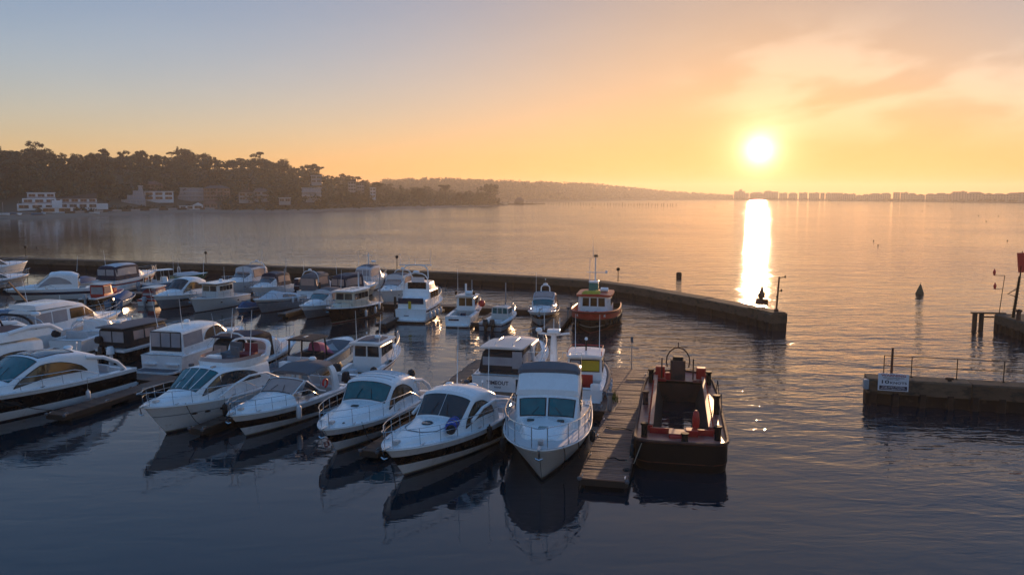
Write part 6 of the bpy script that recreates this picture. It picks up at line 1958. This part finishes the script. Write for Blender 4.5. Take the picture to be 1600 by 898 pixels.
def sheet_wall(name, label, path, width, ztop=1.42, capz=.62, seg=2.6, side=1, end=True, cat='sea wall', start=False):
    """concrete capped sheet pile wall along path; piles stand on the side nearest the camera"""
    o = thing(name, label, cat, (0, 0, 0))
    rn = random.Random(len(path))
    pts = resample(path, .1)
    def off(i, d_):
        a, c_ = pts[max(0, i - 3)], pts[min(len(pts) - 1, i + 3)]
        t_ = Vector((c_[0] - a[0], c_[1] - a[1], 0)).normalized(); n_ = Vector((t_.y, -t_.x, 0)) * side
        return Vector((pts[i][0], pts[i][1], 0)) + n_ * d_, t_
    k_ = max(2, int(seg / .1)); cnt = 0
    i = 0
    while i < len(pts) - 1:
        j = min(len(pts) - 1, i + k_)
        if len(pts) - 1 - j < k_ // 3: j = len(pts) - 1
        mb = MB(); m_ = (i + j) // 2; dz = rn.uniform(-.025, .03); gap = .02
        secs = []
        for q, g in ((i, gap), (m_, 0), (j, -gap)):
            pf, t_ = off(q, .10); pb, _ = off(q, -width); pf = pf + t_ * g; pb = pb + t_ * g
            secs.append([(pf.x, pf.y, capz), (pf.x, pf.y, ztop - .08 + dz), (lerp(pf.x, pb.x, .06), lerp(pf.y, pb.y, .06), ztop + dz), (pb.x, pb.y, ztop + dz + .03), (pb.x, pb.y, capz)])
        mb.grid(secs, concrete, True); mb.add(secs[0], [(4, 3, 2, 1, 0)], concrete); mb.add(secs[-1], [(0, 1, 2, 3, 4)], concrete)
        mb.build('cap_section', o, smooth=False); i = j
    acc = 0; step = int(round(pw_ / .1)); n = 0
    q = len(pts) - 1 - step // 2
    tot = 0
    while q > 0 and n < 295:
        p, t_ = off(q, .0)
        ob = link(bpy.data.objects.new('sheet_pile', PILE_ME), o); ob.location = (p.x, p.y, 0)
        n_ = Vector((t_.y, -t_.x, 0)) * side                    # local -y is the outward face
        ob.rotation_euler = (0, 0, atan2(n_.x, -n_.y)); q -= step; n += 1
    core = MB(); rows = []
    for q in range(0, len(pts), 8):
        pf, _ = off(q, -.12); pb, _ = off(q, -width + .05); rows.append([(pf.x, pf.y, -1), (pf.x, pf.y, capz + .02), (pb.x, pb.y, capz + .02), (pb.x, pb.y, -1)])
    pf, _ = off(len(pts) - 1, -.05); pb, _ = off(len(pts) - 1, -width + .05); rows.append([(pf.x, pf.y, -1), (pf.x, pf.y, capz + .02), (pb.x, pb.y, capz + .02), (pb.x, pb.y, -1)])
    core.grid(rows, pile); core.add(rows[-1], [(0, 1, 2, 3)], pile); core.add(rows[0], [(3, 2, 1, 0)], pile); core.build('wall_core', o, smooth=False)
    return o
BW = [(-110, 134), (-81.4, 125.2), (-57.4, 117.6), (-35.8, 109.9), (-15.1, 103.1), (0, 96.3), (10.2, 89.2), (15.1, 80.0), (18.5, 73.4), (20.6, 67.8), (21.3, 64.6)]
sheet_wall('breakwater', 'long curved concrete capped breakwater sweeping behind the marina to a square end', BW, 1.4)
# wider platform at the head of the breakwater
hd_ = thing('breakwater_platform', 'low square concrete landing on the end of the curved breakwater', 'landing', (21.35, 66.6, 0), R(-72))
MB().box((0, .15, 1.475), (3.6, 1.25, .10), concrete, ch=.03).build('slab', hd_)
NW = [(18.9, 41.6), (22.6, 40.55), (27, 39.3), (36, 36.7)]
sheet_wall('quay_wall', 'near entrance wall on the right carrying the speed sign and railings', NW[::1], 1.0, side=1, start=True)
FW = [(39.9, 65.0), (39.5, 62.0), (39.0, 58.0), (38.2, 50)]
sheet_wall('pier_wall', 'far entrance pier at the right edge with posts and lights', FW, 3.5, side=1)

# end frame of the far pier: two posts under a beam
fr_ = thing('timber_dolphin', 'open timber frame of posts and beam on the end of the far entrance pier', 'frame', (38.4, 65.35, 0), R(-6))
for x in (0, .5): MB().box((x, -.1 * x, .2), (.30, .30, 2.5), darkwood, ch=.04).build('post', fr_)
MB().box((1.05, 0, 1.42), (2.7, .34, .12), concrete, ch=.03).build('beam', fr_); MB().box((1.3, .0, 1.10), (1.6, .14, .1), darkwood, ch=.02).build('lower_rail', fr_)
def fl_lamp(o, l, h):
    for z, x in ((h - .02, -.62), (h - 1.15, -.50)):
        MB().tube([(l * z / h, 0, z), (x, 0, z + .02)], .022, blacksteel, 5).build('bracket_arm', o)
        MB().lathe([(.08, 0), (.10, .05), (.08, .1), (.11, .16), (.11, .34), (.05, .42), (.05, .5)], buoyred, (x, 0, z + .04), 10).build('red_lantern', o)
pole('slim post with two red lanterns on side arms on the far pier', 40.05, 64.8, 1.45, 3.15, .035, blacksteel, fl_lamp, lean=.25, name='light_post')
def mast_top(o, l, h):
    for i in range(12): MB().box((l * (i + 1) / 14, 0, h * (i + 1) / 14), (.36, .03, .03), blacksteel, ch=.004).build('rung', o)
    MB().tube([(.1, 0, 1.7), (-.55, 0, 1.9), (.12, 0, 2.3)], .04, blacksteel, 5).build('bracket_arm', o)
    MB().tube([(l, 0, h), (l + .06, 0, h + .8)], .03, blacksteel, 5).build('spike', o)
pole('dark lattice mast with rungs standing at the right edge on the far pier', 39.75, 62.5, 1.45, 3.3, .12, blacksteel, mast_top, lean=.3, name='signal_mast', cat='mast')
dm = thing('day_mark', 'red tapered day mark board at the right edge above the lattice mast', 'day mark', (40.15, 62.5, 5.05))
MB().prism([(-.42, 0), (.42, 0), (.42, .05), (-.42, .05)], 0, 1.55, buoyred).build('board', dm)
for v in dm.children[0].data.vertices:
    if v.co.z < .5: v.co.x *= .5
MB().tube([(0, .05, -.5), (0, .05, 1.7)], .03, blacksteel, 5).build('staff', dm)
for x, y in ((39.55, 61.5),):
    b_ = thing('bollard', 'squat rusty bollard on the far pier at the right edge', 'bollard', (x, y, 1.42)); MB().lathe([(.2, 0), (.16, .1), (.15, .6), (.24, .68), (.24, .8), (.05, .86)], rust, n=12).build('bollard_body', b_)
# railings on the near wall
rl_ = thing('railing', 'thin two bar railing along the near entrance wall on the right', 'railing', (0, 0, 0))
rp = [(20.0, 42.05), (21.3, 41.68), (23.4, 41.1), (25.5, 40.5), (27.6, 39.9), (29.7, 39.3)]
for x, y in rp:
    st_ = MB().tube([(x, y, 1.42), (x, y, 2.55)], .026, blacksteel, 5).build('upright', rl_); MB().box((x, y, 1.46), (.14, .14, .03), blacksteel).build('foot_plate', st_)
for z in (2.53, 2.0): MB().tube([(x, y, z) for x, y in rp], .02, blacksteel, 5).build('rail_bar', rl_)
pole('dark square post rising behind the speed sign on the near wall', 20.3, 41.8, 1.40, 1.6, .075, rust, name='post')
sg_ = thing('speed_sign', 'white WARNING 10 KNOTS sign fixed to the face of the near entrance wall', 'sign', (20.06, 41.05, 1.30), R(-15.7))
MB().box((0, 0, 0), (1.48, .05, .92), signwhite, ch=.01).build('board', sg_)
MB().box((0, -.030, -.30), (1.34, .012, .22), signdark, ch=.003).build('dark_panel', sg_)
for txt, s_, m_, z, wd in (('WARNING', .17, signred, .355, 1.2), ('VESSELS ENTERING MARINA', .065, signdark, .235, 1.05), ('SPEED LIMIT', .06, signdark, .155, .6)):
    lettering(txt, s_, m_, sg_, (0, -.03, z), (R(90), 0, 0), wd)
lettering('10', .26, signdark, sg_, (-.42, -.03, .0), (R(90), 0, 0), .36); lettering('KNOTS', .18, signdark, sg_, (.24, -.03, -.03), (R(90), 0, 0), .80)
lettering('ONE WAY TRAFFIC', .075, signwhite, sg_, (0, -.04, -.255), (R(90), 0, 0), 1.1); lettering('INCOMING VESSELS GIVE WAY', .06, signwhite, sg_, (0, -.04, -.345), (R(90), 0, 0), 1.2)
# white guard box on the end of the near wall
gb = thing('corner_guard', 'pale plastic guard wrapped on the left corner of the near entrance wall', 'guard', (18.83, 41.52, 1.12), R(-15))
MB().box((0, 0, 0), (.26, .42, .5), greyhull, ch=.05).build('guard_shell', gb)
for i, (x, lb) in enumerate(((22.9, 'lump of weed and rope on top of the near wall between the railing posts'),)):
    c_ = thing('mooring_cleat', lb, 'cleat', (x, 40.85, 1.42), R(-15)); MB().box((0, 0, .12), (.4, .12, .1), blacksteel, ch=.04).build('horn', c_); MB().box((0, 0, .05), (.18, .14, .12), blacksteel, ch=.02).build('base', c_)
# breakwater furniture
def bw_lamp(label, x, y, h):
    pole(label, x, y, 1.42, h, .05, blacksteel, lambda o, l, hh: MB().lathe([(.12, 0), (.2, .1), (.2, .28), (.08, .36)], blacksteel, (l, 0, hh), 10).build('lamp_head', o), name='navigation_light', cat='light', group='small lights along the breakwater')
bw_lamp('small lamp post on the breakwater behind the tall hooped cruiser', -15.1, 104.2, 1.55); bw_lamp('small lamp post where the breakwater starts to curve, right of the tug', 12.0, 89.6, 1.25); bw_lamp('faint lamp post on the left part of the breakwater', -44, 114.2, 1.4); bw_lamp('lamp post at the left edge of the breakwater', -76, 124.2, 1.6)
bc = thing('light_beacon', 'squat lantern beacon on a slatted stand at the head of the breakwater', 'beacon', (21.25, 67.3, 1.52), R(-75)); bc.scale = (.72, .72, .62)
for x in (-.75, -.25, .25, .75):
    for y in (-.3, .3): MB().box((x, y, .3), (.07, .07, .6), rust, ch=.01).build('leg', bc)
for y in (-.33, .33):
    for i in range(8): MB().box((-.79 + i * .225, y, .92), (.19, .04, .75), rust, ch=.01).build('slat', bc)
MB().box((0, 0, 1.32), (1.8, .75, .06), rust, ch=.02).build('top_plate', bc)
MB().lathe([(.2, 1.35), (.42, 1.55), (.52, 1.85), (.46, 2.1), (.30, 2.2), (.26, 2.55), (.16, 2.75), (.14, 3.1), (.05, 3.3)], rust, n=14).build('lantern', bc)
def post_top(o, l, h):
    for z, x, r_ in ((h - .1, .5, .07), (h * .58, .28, .09), (h * .40, -.02, .1)):
        MB().tube([(l * z / h, 0, z), (l * z / h + x, 0, z + .1)], .03, blacksteel, 5).build('bracket_arm', o); MB().lathe([(r_ * .6, -.1), (r_, 0), (r_ * .6, .12)], blacksteel, (l * z / h + x, 0, z + .1), 8).build('lamp', o)
    MB().box((0, 0, .15), (.3, .3, .3), rust, ch=.03).build('base_block', o)
pole('tall dark post with small side lamps on the end of the breakwater', 21.95, 65.5, 1.46, 2.95, .085, rust, post_top, lean=.15, name='light_post')

# ------------------------------------------------------------------ buoys
o = thing('cone_buoy', 'dark green conical buoy leaning in open water on the right', 'buoy', (46.2, 89.6, 0), 0, None); o.scale = (.72, .72, .72)
MB().lathe([(.55, -.4), (.62, .15), (.58, .3), (.36, .9), (.10, 1.55), (.02, 1.62)], mat('buoy_green', (.03, .045, .02), .6, var=.3), n=14, axis=(.05, 0, 1)).build('cone', o); MB().tube([(.06, 0, 1.55), (.08, 0, 1.85)], .03, blacksteel, 5).build('top_mark', o)
o = thing('can_buoy', 'dark barrel buoy in open water between the breakwater lamp and the sun path', 'buoy', (22.8, 108.2, 0)); o.scale = (.8, .8, .8)
MB().lathe([(.42, -.4), (.46, .1), (.46, .75), (.38, .9), (.1, .95)], blacksteel, n=14).build('can', o); MB().lathe([(.48, .12), (.48, .2)], rubber, n=14).build('band', o)
wx = lambda px, py: (lambda dx, dz: (dx * 11.0 / (0.11338 - dz * .99355), (.99355 + dz * .11338) * 11.0 / (0.11338 - dz * .99355)))((px - 800) / 1244, -(py - 449) / 1244)
for px, py in ((1117, 324), (1163, 324), (1190, 321), (1310, 320), (1365, 376), (1372, 383), (1441, 330), (1529, 337), (1541, 346), (1560, 338), (1574, 376), (1450, 322), (57, 387), (925, 325), (1486, 326)):
    x, y = wx(px, py)
    o = thing('mooring_buoy', 'tiny dark mooring buoy dotted on the open harbour water', 'buoy', (x, y, 0), 0, 'mooring buoys on the open harbour')
    r_ = max(.16, y * .00075)
    MB().lathe([(.5 * r_, -.2), (r_, .1), (r_ * .8, .8 * r_), (.1, 1.1 * r_)], blacksteel, n=8).build('float', o)
# ------------------------------------------------------------------ houses on the headland
def house(label, px, dd, w, dep, floors, wallm=render_w, roof='flat', fh=2.9, z0=None, setback=0.0, rz=None, wins=3, balcony=False, name='house', roofm=None, cat='house', group='houses on the wooded headland', winm=None, garage=False, ridge=2.2):
    p = head_pt(tz(px), dd)
    u = Vector((p.x, p.y)).normalized()
    r_ = atan2(u.y, u.x) - pi / 2 + (rz or 0)
    o = thing(name, label, cat, (p.x, p.y, p.z if z0 is None else z0), r_, group)
    winm = winm or glass
    z = -2.0
    for f in range(floors):
        ww = w - f * setback * 1.3; y0 = f * setback
        h = fh + (2.0 if f == 0 else 0)
        zb = -2.0 if f == 0 else f * fh
        MB().box((f * setback * .5, y0 + (dep - y0) / 2, zb + h / 2 + .003 * f), (ww, dep - y0, h), wallm, ch=.03).build('wall', o, smooth=False)
        n = wins
        for i in range(n):
            x = f * setback * .5 + lerp(-ww / 2, ww / 2, (i + .5) / n)
            wd = ww / n * .72
            wn = MB().box((x, y0 - .03, f * fh + 1.45), (wd, .10, 1.7), winm, ch=.01).build('window', o, smooth=False)
            MB().box((x, y0 - .06, f * fh + .53), (wd + .2, .22, .1), render_w, ch=.01).build('sill', wn, smooth=False)
            MB().box((x, y0 - .10, f * fh + 1.45), (.07, .05, 1.7), render_w, ch=.01).build('mullion', wn, smooth=False)
        if balcony and f:
            MB().box((f * setback * .5, y0 - .9, f * fh - .08), (ww + .6, 2.0, .18), render_w, ch=.02).build('balcony_slab', o, smooth=False)
            MB().box((f * setback * .5, y0 - 1.85, f * fh + .45), (ww + .4, .05, .9), vinyl, ch=.01).build('balcony_glass', o, smooth=False)
    zt = floors * fh; ww = w - (floors - 1) * setback * 1.3; y0 = (floors - 1) * setback; cx = (floors - 1) * setback * .5
    if roof == 'flat':
        MB().box((cx, y0 + (dep - y0) / 2, zt + .12), (ww + .9, dep - y0 + .9, .26), roofm or render_w, ch=.03).build('roof', o, smooth=False)
    elif roof == 'gable':
        MB().add([(cx - ww / 2 - .4, y0 - .5, zt), (cx + ww / 2 + .4, y0 - .5, zt), (cx, y0 - .5, zt + ridge), (cx - ww / 2 - .4, dep + .4, zt), (cx + ww / 2 + .4, dep + .4, zt), (cx, dep + .4, zt + ridge)], [(0, 2, 5, 3), (1, 4, 5, 2), (0, 1, 2), (3, 5, 4)], roofm or roofmat).build('roof', o, smooth=False)
        ch_ = MB().box((cx + ww * .22, dep * .6, zt + ridge * .9), (.8, .8, 1.6), brickw, ch=.02).build('chimney', o, smooth=False)
    elif roof == 'mono':
        MB().add([(cx - ww / 2 - .3, y0 - .5, zt), (cx + ww / 2 + .3, y0 - .5, zt + ridge), (cx + ww / 2 + .3, dep + .4, zt + ridge), (cx - ww / 2 - .3, dep + .4, zt), (cx - ww / 2 - .3, y0 - .5, zt - .25), (cx + ww / 2 + .3, y0 - .5, zt - .25), (cx + ww / 2 + .3, dep + .4, zt - .25), (cx - ww / 2 - .3, dep + .4, zt - .25)], [(0, 1, 2, 3), (0, 4, 5, 1), (1, 5, 6, 2), (2, 6, 7, 3), (3, 7, 4, 0)], roofm or roofmat).build('roof', o, smooth=False)
    elif roof == 'hip':
        MB().add([(cx - ww / 2 - .5, y0 - .5, zt), (cx + ww / 2 + .5, y0 - .5, zt), (cx + ww / 2 + .5, dep + .5, zt), (cx - ww / 2 - .5, dep + .5, zt), (cx - ww / 4, (y0 + dep) / 2, zt + ridge), (cx + ww / 4, (y0 + dep) / 2, zt + ridge)], [(0, 1, 5, 4), (2, 3, 4, 5), (1, 2, 5), (3, 0, 4)], roofm or roofmat).build('roof', o, smooth=False)
        MB().box((cx + ww * .15, dep * .6, zt + ridge * .8), (.8, .8, 1.8), brickw, ch=.02).build('chimney', o, smooth=False)
    return o
h1 = house('white modern three storey house stepped like a ship with glass balconies at far left', 62, 42, 19, 12, 3, setback=2.2, wins=3, balcony=True, z0=4.0, fh=3.0)
MB().box((9.5, 4, 1.8), (5, 9, 6.0), render_w, ch=.03).build('side_wing', h1, smooth=False)
house('long low white garage below the stepped modern house', 92, 24, 15, 7, 1, wins=2, z0=2.2, fh=2.6, name='garage', cat='garage', rz=-.05)
h2 = house('pair of white terraced houses with sloping grey roofs and deep balconies', 118, 44, 25, 12, 2, setback=1.8, wins=5, balcony=True, roof='mono', z0=4.2, ridge=3.0)
MB().add([(-14.5, 0, 0), (-12.4, 0, 9.0), (-12.4, 11, 9.0), (-14.5, 11, 0), (-12.4, 0, 0), (-12.4, 11, 0)], [(0, 1, 2, 3), (0, 4, 1), (3, 2, 5)], rooftile).build('sloping_roof', h2, smooth=False)
MB().box((15, 3, 1.0), (6, 5, 3.4), render_w, ch=.03).build('side_wing', h2, smooth=False)
h3 = house('raked grey terrace house with its stepped glass front climbing the slope', 212, 60, 15, 18, 4, setback=3.2, wallm=render_g, wins=4, balcony=True, z0=6.0, fh=3.0, winm=vinyl)
house('white box house with two square windows and a flat roof among the trees', 252, 62, 19, 10, 2, wins=3, z0=8.5, fh=3.0)
house('low hipped brown bungalow above the white box house', 240, 92, 16, 9, 1, wallm=brickw, roof='hip', z0=17, roofm=rooftile)
house('grey apartment terrace with long balconies right of the white box house', 303, 66, 20, 11, 3, wallm=render_g, wins=4, balcony=True, z0=8.5, setback=.8, winm=vinyl)
house('broad brownish block with several window rows half hidden in trees', 342, 70, 19, 11, 3, wallm=brickw, roof='hip', wins=4, z0=8.5)
house('small gabled pale house by the right end of the lit houses', 387, 52, 10, 8, 2, wallm=render_g, roof='gable', wins=2, z0=8.0, ridge=3.2)
house('white gabled boathouse on the beach in front of the hill', 312, 16, 6.5, 8, 1, roof='gable', wins=1, z0=2.0, name='boathouse', cat='boathouse', roofm=render_w, ridge=1.8)
house('long low white shed left of the gabled boathouse', 294, 17, 9, 6, 1, wins=2, z0=1.8, fh=2.4, name='shed', cat='shed')
house('small brown cottage by the beach right of the boathouse', 331, 24, 9, 7, 1, wallm=brickw, roof='hip', wins=2, z0=2.8, roofm=rooftile)
house('pale house glimpsed in the trees at the middle of the headland', 411, 60, 11, 8, 2, wallm=render_g, roof='hip', wins=2, z0=9)
house('grey balconied villa showing through the trees on the slope', 489, 46, 14, 9, 3, wallm=render_g, wins=3, balcony=True, z0=8.5, winm=vinyl)
house('small pale roofed hut in the trees below the balconied villa', 447, 30, 8, 6, 1, wallm=render_g, wins=2, z0=7, name='hut', cat='hut')
house('white villa high among the trees above the balconied villa', 497, 90, 8, 7, 2, wallm=render_g, wins=2, z0=22)
house('sunlit apartment block with two sawtooth roofs on the ridge, the left one', 552, 66, 6.5, 8, 3, wallm=render_g, roof='mono', wins=3, z0=15.5, name='apartment_block', cat='apartment block', ridge=2.6)
house('sunlit apartment block with two sawtooth roofs on the ridge, the right one', 565, 66, 6.5, 8, 3, wallm=render_g, roof='mono', wins=3, z0=14.5, name='apartment_block', cat='apartment block', ridge=2.6)
house('narrow white tower like villa just left of the umbrella pine', 584, 50, 5, 7, 3, wallm=render_w, wins=2, z0=10)
# shore wall and boats laid up on the beach at the far left
def far_pos(px, dd): return head_pt(tz(px), dd)
for i, (px, dd, s_, c_) in enumerate(((8, 10, 1.2, 'white'), (20, 14, 1.0, 'blue'), (33, 10, 1.3, 'white'), (46, 15, .9, 'grey'), (60, 11, 1.1, 'blue'), (72, 13, .9, 'white'), (150, 9, 1.0, 'white'), (176, 11, .8, 'grey'))):
    p = far_pos(px, dd)
    hm = {'white': white, 'blue': bluehull, 'grey': greyhull}[c_]
    o = thing('beached_dinghy', ('first', 'second', 'third', 'fourth', 'fifth', 'sixth', 'seventh', 'eighth')[i] + ' from the left of the dinghies on the headland beach, ' + c_, 'dinghy', (p.x, p.y, p.z + .1), i * 1.1, 'dinghies drawn up on the beach')
    mb = MB(); rows = []
    for zz, k_ in ((0, .45), (.5, .9), (.9, 1.0)):
        rows.append([(s_ * 2.6 * x, s_ * 1.0 * k_ * y, zz * s_) for x, y in ((-1, -.8), (0, -1), (.7, -.6), (1.1, 0), (.7, .6), (0, 1), (-1, .8))])
    mb.grid(rows, hm, True); mb.add(rows[-1], [tuple(range(7))], bluecanvas if c_ != 'blue' else whitecanvas); mb.build('hull', o)
    if i % 2 == 0: MB().tube([(0, 0, .8 * s_), (.1, 0, 5.5 * s_)], .07, alu, 5).build('mast', o)
sw_ = thing('sea_wall', 'low pale stone wall along the beach below the white houses', 'sea wall', (0, 0, 0))
for i in range(16):
    a, c_ = head_pt(tz(105 + i * 14.5), 17), head_pt(tz(105 + (i + 1) * 14.5), 17)
    MB().box(((a.x + c_.x) / 2, (a.y + c_.y) / 2, 2.0 + .03 * (i % 3)), (hypot(c_.x - a.x, c_.y - a.y) - .15, .8, 2.2), render_g if i % 2 else concrete, atan2(c_.y - a.y, c_.x - a.x), .04).build('wall_section', sw_, smooth=False)

# boathouse point, pier head and the line of jetty posts
x, y = wx(812, 319.6)
pv = thing('pier_pavilion', 'dark round roofed pavilion at the start of the jetty off the wooded point', 'pavilion', (x, y, 0), .2)
MB().box((-8, 0, .6), (58, 8, 1.8), darkwood, ch=.1).build('deck', pv)
MB().lathe([(6.2, 1.5), (6.2, 4.5), (7.2, 4.6), (6.4, 7.0), (3.5, 9.0), (.3, 9.8)], roofmat, n=14).build('roof', pv)
for i in range(7):
    MB().box((-34 + i * 8.5 + (i % 2), -3, 2.6 + (i % 3) * .4), (1.2, 1.0, 2.4), darkwood, ch=.1).build('hut', pv)
for i in range(8): MB().tube([(-30 + i * 7.5, -3.8, -.5), (-30 + i * 7.5, -3.8, 2.8)], .3, darkwood, 6).build('pile', pv)
xa, ya = wx(818, 319.5); xb, yb = wx(851, 319.8)
jd = thing('jetty_deck', 'low dark jetty deck running right from the pavilion', 'jetty', ((xa + xb) / 2, (ya + yb) / 2, 1.1), atan2(yb - ya, xb - xa))
MB().box((0, 0, 0), (hypot(xb - xa, yb - ya), 3, 1.0), darkwood, ch=.05).build('deck', jd)
PM = MB().box((0, 0, .9), (.62, .62, 3.2), darkwood, ch=.05).mesh('jetty_post')
n = 44
for i in range(n):
    px = lerp(856, 1056, i / (n - 1)) + rnd.uniform(-.8, .8)
    xx, yy = wx(px, lerp(319.6, 321.5, i / (n - 1)))
    o = link(bpy.data.objects.new('jetty_post', PM)); o.location = (xx, yy, rnd.uniform(-.2, .2)); o.scale = (1, 1, rnd.uniform(.8, 1.25))
    tag(o, 'bare post in the long broken line of jetty posts across the far water', 'post', 'line of jetty posts')

# ------------------------------------------------------------------ buildings on the low spit under the sun
FB = [(1153, 16, 299.2, 't'), (1164, 7, 302, 'f'), (1180, 21, 300.5, 'h'), (1202, 21, 300, 's'), (1221, 12, 302, 'f'), (1236, 13, 301.5, 'h'), (1252, 12, 301.8, 'f'), (1269, 15, 302, 'f'), (1282, 6, 302, 'f'), (1291, 8, 301.5, 'h'), (1300, 8, 302, 'f'), (1309, 8, 302.2, 'f'), (1318, 8, 302.5, 'h'), (1328, 10, 303.5, 'f'), (1339, 9, 304.5, 'g'), (1349, 9, 303.8, 'h'), (1364, 18, 302.5, 'h'), (1380, 14, 302, 'h'), (1397, 9, 301.5, 'f'), (1409, 10, 301.8, 'f'), (1421, 11, 302.3, 'h'), (1434, 12, 303.5, 'g'), (1450, 13, 303, 'h'), (1466, 16, 302.3, 'h'), (1480, 10, 303.5, 'f'), (1495, 18, 300.8, 'f'), (1519, 22, 301, 'h'), (1540, 14, 302.3, 'g'), (1556, 17, 303, 'h'), (1580, 20, 302, 'h'), (1597, 16, 302, 'f')]
ORD = ('first', 'second', 'third', 'fourth', 'fifth', 'sixth', 'seventh', 'eighth', 'ninth', 'tenth', 'eleventh', 'twelfth', 'thirteenth', 'fourteenth', 'fifteenth', 'sixteenth', 'seventeenth', 'eighteenth', 'nineteenth', 'twentieth', 'twenty first', 'twenty second', 'twenty third', 'twenty fourth', 'twenty fifth', 'twenty sixth', 'twenty seventh', 'twenty eighth', 'twenty ninth', 'thirtieth', 'thirty first')
kinds = {'t': 'towered', 'f': 'flat roofed', 'h': 'hip roofed', 's': 'stepped', 'g': 'gable roofed'}
for i, (px, wpx, ytop, kd) in enumerate(FB):
    p = far_pt(tz(px), 45)
    D = hypot(p.x, p.y)
    w = wpx * D / 1244 * .97; zt = 11 + (307 - ytop) * D / 1244
    u = Vector((p.x, p.y)).normalized()
    o = thing('apartment_block', ('narrow ' if wpx < 11 else 'wide ' if wpx > 17 else '') + kinds[kd] + ' hazy building, ' + ORD[i] + ' from the left along the spit', 'building', (p.x, p.y, p.z), atan2(u.y, u.x) - pi / 2, 'hazy buildings along the far spit')
    H = zt - p.z; eav = H * (.8 if kd in 'hg' else 1)
    MB().box((0, 9, eav / 2 - 1), (w, 18, eav + 2), farblock, ch=.3).build('wall', o, smooth=False)
    if kd == 'h': MB().add([(-w / 2 - 1, -1, eav), (w / 2 + 1, -1, eav), (w / 2 + 1, 19, eav), (-w / 2 - 1, 19, eav), (-w / 4, 9, H), (w / 4, 9, H)], [(0, 1, 5, 4), (2, 3, 4, 5), (1, 2, 5), (3, 0, 4)], roofmat).build('roof', o, smooth=False)
    elif kd == 'g': MB().add([(-w / 2 - 1, -1, eav), (w / 2 + 1, -1, eav), (0, -1, H), (-w / 2 - 1, 19, eav), (w / 2 + 1, 19, eav), (0, 19, H)], [(0, 2, 5, 3), (1, 4, 5, 2), (0, 1, 2), (3, 5, 4)], roofmat).build('roof', o, smooth=False)
    else:
        MB().box((0, 9, H + .2), (w + 1, 19, .5), roofmat, ch=.2).build('roof', o, smooth=False)
        if kd == 't': MB().box((w * .1, 6, H + 3.2), (w * .28, 6, 6.0), farblock, ch=.2).build('stair_tower', o, smooth=False)
        if kd == 's': MB().box((-w * .2, 9, H + 1.6), (w * .4, 10, 3), farblock, ch=.2).build('penthouse', o, smooth=False)
        elif kd == 'f' and wpx > 9: MB().box((w * .2, 8, H + 1.2), (w * .2, 6, 2), farblock, ch=.2).build('lift_house', o, smooth=False)
    nf = max(2, int(eav / 3.4))
    wd = MB()
    for f in range(nf):
        for j in range(max(2, int(w / 4.5))):
            nn = max(2, int(w / 4.5)); wd.box((lerp(-w / 2, w / 2, (j + .5) / nn), -.05, (f + .55) * eav / nf), (2.2, .2, 1.7), glass, ch=.02)
    tag(wd.build('window', o, smooth=False), kind='stuff')
